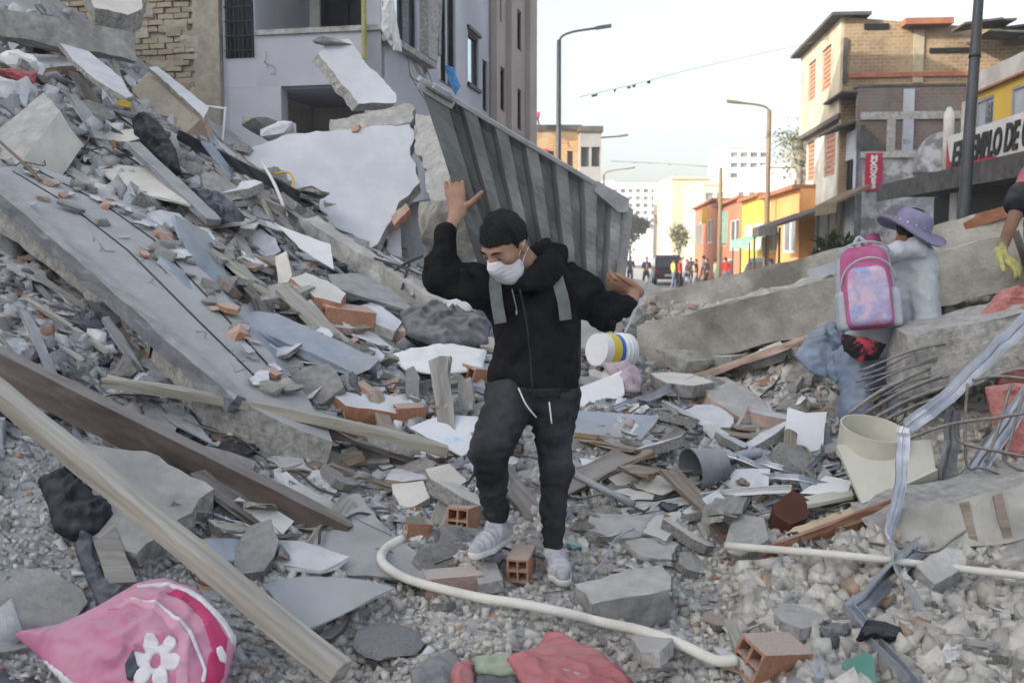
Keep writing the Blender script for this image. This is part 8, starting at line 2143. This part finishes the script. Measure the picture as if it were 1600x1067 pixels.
# ------------------------------------------------------------------ worker at the right edge
def worker():
    t = root('person', P(1650, 640, 6.6), 'worker in red shirt with yellow glove cut off by the right edge', 'person')
    J = P; yv = np.array((0, 1.0, 0))
    hc = J(1680, 190, 6.6); f = nrm((-.5, -.7, -.5))
    skin, hair, mask, HL = head_fields(hc, f, (0, -.2, 1), 1.0)
    def under(p):
        d = skin(p); d = smin(d, cone(p, J(1690, 460, 6.7), J(1686, 280, 6.65), .13, .14, yv, 1.3), .04)
        d = smin(d, chain(p, [J(1622, 268, 6.55), J(1590, 326, 6.5), J(1567, 384, 6.4)], [.055, .046, .034]), .03)
        d = smin(d, chain(p, [J(1745, 268, 6.6), J(1770, 340, 6.5), J(1740, 400, 6.4)], [.055, .046, .034]), .03)
        for x in (1660, 1720): d = smin(d, chain(p, [J(x, 470, 6.7), J(x, 560, 6.5), J(x, 660, 6.7)], [.09, .06, .05]), .03)
        return d
    mk('body', *snets(under, J(1540, 680, 6.6) - np.array((0, .5, 0)), J(1800, 140, 6.6) + np.array((0, .5, 0)), .014), M['skin_dark'], t, True)
    mk('hair', *snets(hair, hc - .16, hc + .16, .012), M['hair'], t, True)
    def shirt(p):
        d = cone(p, J(1688, 460, 6.7), J(1685, 280, 6.65), .2, .19, yv, 1.4); d = smin(d, cone(p, J(1626, 262, 6.56), J(1600, 305, 6.52), .1, .085), .05); d = smin(d, cone(p, J(1745, 262, 6.6), J(1765, 310, 6.55), .1, .085), .05)
        return d + wr(p, 8, 61, .01)
    mk('red_shirt', *snets(shirt, J(1550, 500, 6.6) - np.array((0, .4, 0)), J(1800, 200, 6.6) + np.array((0, .5, 0)), .014), M['red_cloth'], t, True)
    mk('sleeve_hem', *snets(lambda p: cone(p, J(1599, 306, 6.52), J(1592, 318, 6.51), .098, .094) , J(1600, 340, 6.5) - .2, J(1600, 290, 6.5) + .2, .011), M['cloth_black'], t, True)
    def tro(p):
        d = cone(p, J(1690, 470, 6.7), J(1690, 440, 6.7), .2, .19, yv, 1.3)
        for x in (1660, 1720): d = smin(d, chain(p, [J(x, 470, 6.7), J(x, 560, 6.5), J(x, 660, 6.7)], [.13, .1, .08]), .03)
        d = smin(d, cone(p, J(1622, 350, 6.62), J(1630, 460, 6.62), .09, .1), .03)
        return d + wr(p, 8, 63, .01)
    mk('navy_overalls', *snets(tro, J(1560, 700, 6.6) - np.array((0, .5, 0)), J(1800, 320, 6.6) + np.array((0, .4, 0)), .016), M['denim_dark'], t, True)
    M['glove'] = material('yellow_glove', (.36, .33, .1), (.5, .46, .2), 20, bump=.4, rand=0, contrast=(.4, .6), stain=(.12, .12, .1))
    F, lo, hi = hand(J(1566, 380, 6.4), J(1570, 402, 6.35), np.array((.5, -.2, -.5)), np.array((.2, .9, -.3)), np.array((-.6, -.5, -.2)), .4, .7, .09, 1.25)
    mk('work_glove', *snets(F, lo, hi, .006), M['glove'], t, True)
worker()

# ------------------------------------------------------------------ morning haze over the town
hzm = bpy.data.materials.new('haze'); hzm.use_nodes = True
_N = hzm.node_tree.nodes; _N.remove(_N['Principled BSDF'])
pv = _N.new('ShaderNodeVolumePrincipled'); pv.inputs['Color'].default_value = (.92, .94, .97, 1); pv.inputs['Density'].default_value = .0016; pv.inputs['Anisotropy'].default_value = .2
hzm.node_tree.links.new(pv.outputs[0], _N['Material Output'].inputs['Volume'])
props(MB().box((-120, -110, -1.5), (420, 0, 0), (0, 420, 0), (0, 0, 36)).build('haze', hzm), 'thin pale haze over the street', 'haze', kind='stuff')
# ------------------------------------------------------------------ tell look-alike pieces apart in words
def to_px(v):
    q = np.array(v) - CAM; d = q @ FW
    return (W / 2 + FPX * (q @ RT) / d, H / 2 - FPX * (q @ UP) / d)
LAND = [('top left beam', 100, 50), ('square concrete block', 50, 200), ('leaning brick wall piece', 265, 160), ('beige pointed board', 215, 285), ('tilted floor slab top', 130, 290), ('tilted floor slab foot', 450, 620), ('metal channel', 270, 285), ('tilted floor slab middle', 280, 430), ('upper slab groove', 200, 360), ('lower slab groove', 360, 520),
        ('black steel bar', 370, 255), ('white wall panel foot', 520, 390), ('slanting concrete beam', 590, 425), ('plastered brick piece', 495, 455), ('dark blue grey roof sheet', 575, 455), ('dark tarpaulin', 695, 520), ('white cloth spread', 690, 565),
        ('white topped brick piece', 580, 630), ('thin plank', 430, 650), ('brown beam top', 110, 610), ('brown beam middle', 300, 710), ('brown beam end', 520, 835), ('timber middle', 230, 800), ('timber end', 480, 1010), ('timber top', 40, 630), ('black garment', 120, 790),
        ('pink pillow', 200, 1000), ('cracked slab', 60, 940), ('cut corner tile', 697, 750), ('printed sheet', 715, 680), ('crumpled metal sheet', 590, 850), ('blue sheet', 510, 935), ('frying pan', 606, 1030), ('pink hollow brick', 706, 925), ('bent pipe middle', 780, 970),
        ('standing shoe', 870, 885), ('front shoe', 765, 845), ('red garment', 880, 1040), ('long concrete chunk', 975, 925), ('smooth flat stone', 1018, 1000), ('jagged plaster flake', 1035, 825), ('grey pipe', 940, 765), ('white bucket', 960, 550), ('ribbed plate', 965, 665), ('brick crust slab', 1155, 630),
        ('grey bucket', 1103, 728), ('angle strip', 1100, 780), ('brown box', 1238, 790), ('white bent panel', 1260, 672), ('near fallen beam', 1200, 500), ('far fallen beam', 1200, 430), ('denim garment', 1280, 550), ('cream board', 1390, 740), ('splintered raw board', 1310, 815), ('white pipe end', 1150, 898), ('white pipe middle', 1400, 922), ('white pipe outer end', 1570, 943),
        ('green plastic lid', 1335, 1050), ('lowest aluminium profile', 1375, 1010), ('square topped chunk', 1470, 885), ('striped wall block', 1500, 810), ('bottom edge brick', 1205, 1045), ('rebar cage', 1550, 670), ('rough beam end', 1480, 560), ('left edge shards', 60, 480), ('edge beam foot', 300, 560)]
PIECE = {'roof_shard': 'grey sheet shard', 'dark_roof_shard': 'dark sheet shard', 'plaster_shard': 'pale plaster piece', 'concrete_chunk': 'grey concrete lump', 'beige_rock': 'beige stone', 'grey_stone': 'grey stone', 'concrete_flake': 'flat concrete flake',
         'brick_fragment': 'orange clay fragment', 'clay_block': 'broken hollow clay block', 'splinter': 'split lath', 'slab_piece': 'broken slab piece', 'board': 'loose wooden board', 'slab_debris': 'loose debris piece', 'gap_shade_lump': 'black gap-shade lump', 'flat_sheet': 'thin pale sheet', 'wire': 'thin bent wire'}
ORD = ['first', 'second', 'third', 'fourth', 'fifth', 'sixth', 'seventh', 'eighth', 'ninth', 'tenth', 'eleventh', 'twelfth', 'thirteenth', 'fourteenth', 'fifteenth', 'sixteenth']
bpy.context.view_layer.update()
def label_pass():
    sets = {}
    for o in list(COL.objects):
        if o.parent is not None or 'label' not in o.keys(): continue
        st = o.name.split('.')[0]
        if 'category' in o.keys() and 'kind' not in o.keys(): o['kind'] = 'thing'
        bb = [o.matrix_world @ Vector(c) for c in o.bound_box] if o.type == 'MESH' else [o.location]
        c = sum((Vector(b) for b in bb), Vector()) / len(bb); px, py = to_px(c)
        if st in PIECE and o.get('group'):
            ln, lx, ly = min(LAND, key=lambda a: (a[1] - px) ** 2 + (a[2] - py) ** 2)
            dx, dy = px - lx, py - ly
            rel = ('right of' if dx > 0 else 'left of') if abs(dx) > abs(dy) else ('below' if dy > 0 else 'above')
            xs = [to_px(b) for b in bb]; sz = max(max(a[0] for a in xs) - min(a[0] for a in xs), max(a[1] for a in xs) - min(a[1] for a in xs))
            word = 'small' if sz < 22 else ('medium' if sz < 42 else 'large')
            o['label'] = f'{word} {PIECE[st]} {rel} the {ln}'
            o['group'] = f'{PIECE[st]}s near the {ln}'
        sets.setdefault(o['label'], []).append((px, o))
    for lb, m in sets.items():
        if len(m) < 2 or m[0][1].get('kind') == 'structure': continue
        m.sort(key=lambda a: a[0])
        for k, (px, o) in enumerate(m[:16]):
            o['label'] = f'{lb}, {ORD[k]} from left'
label_pass()
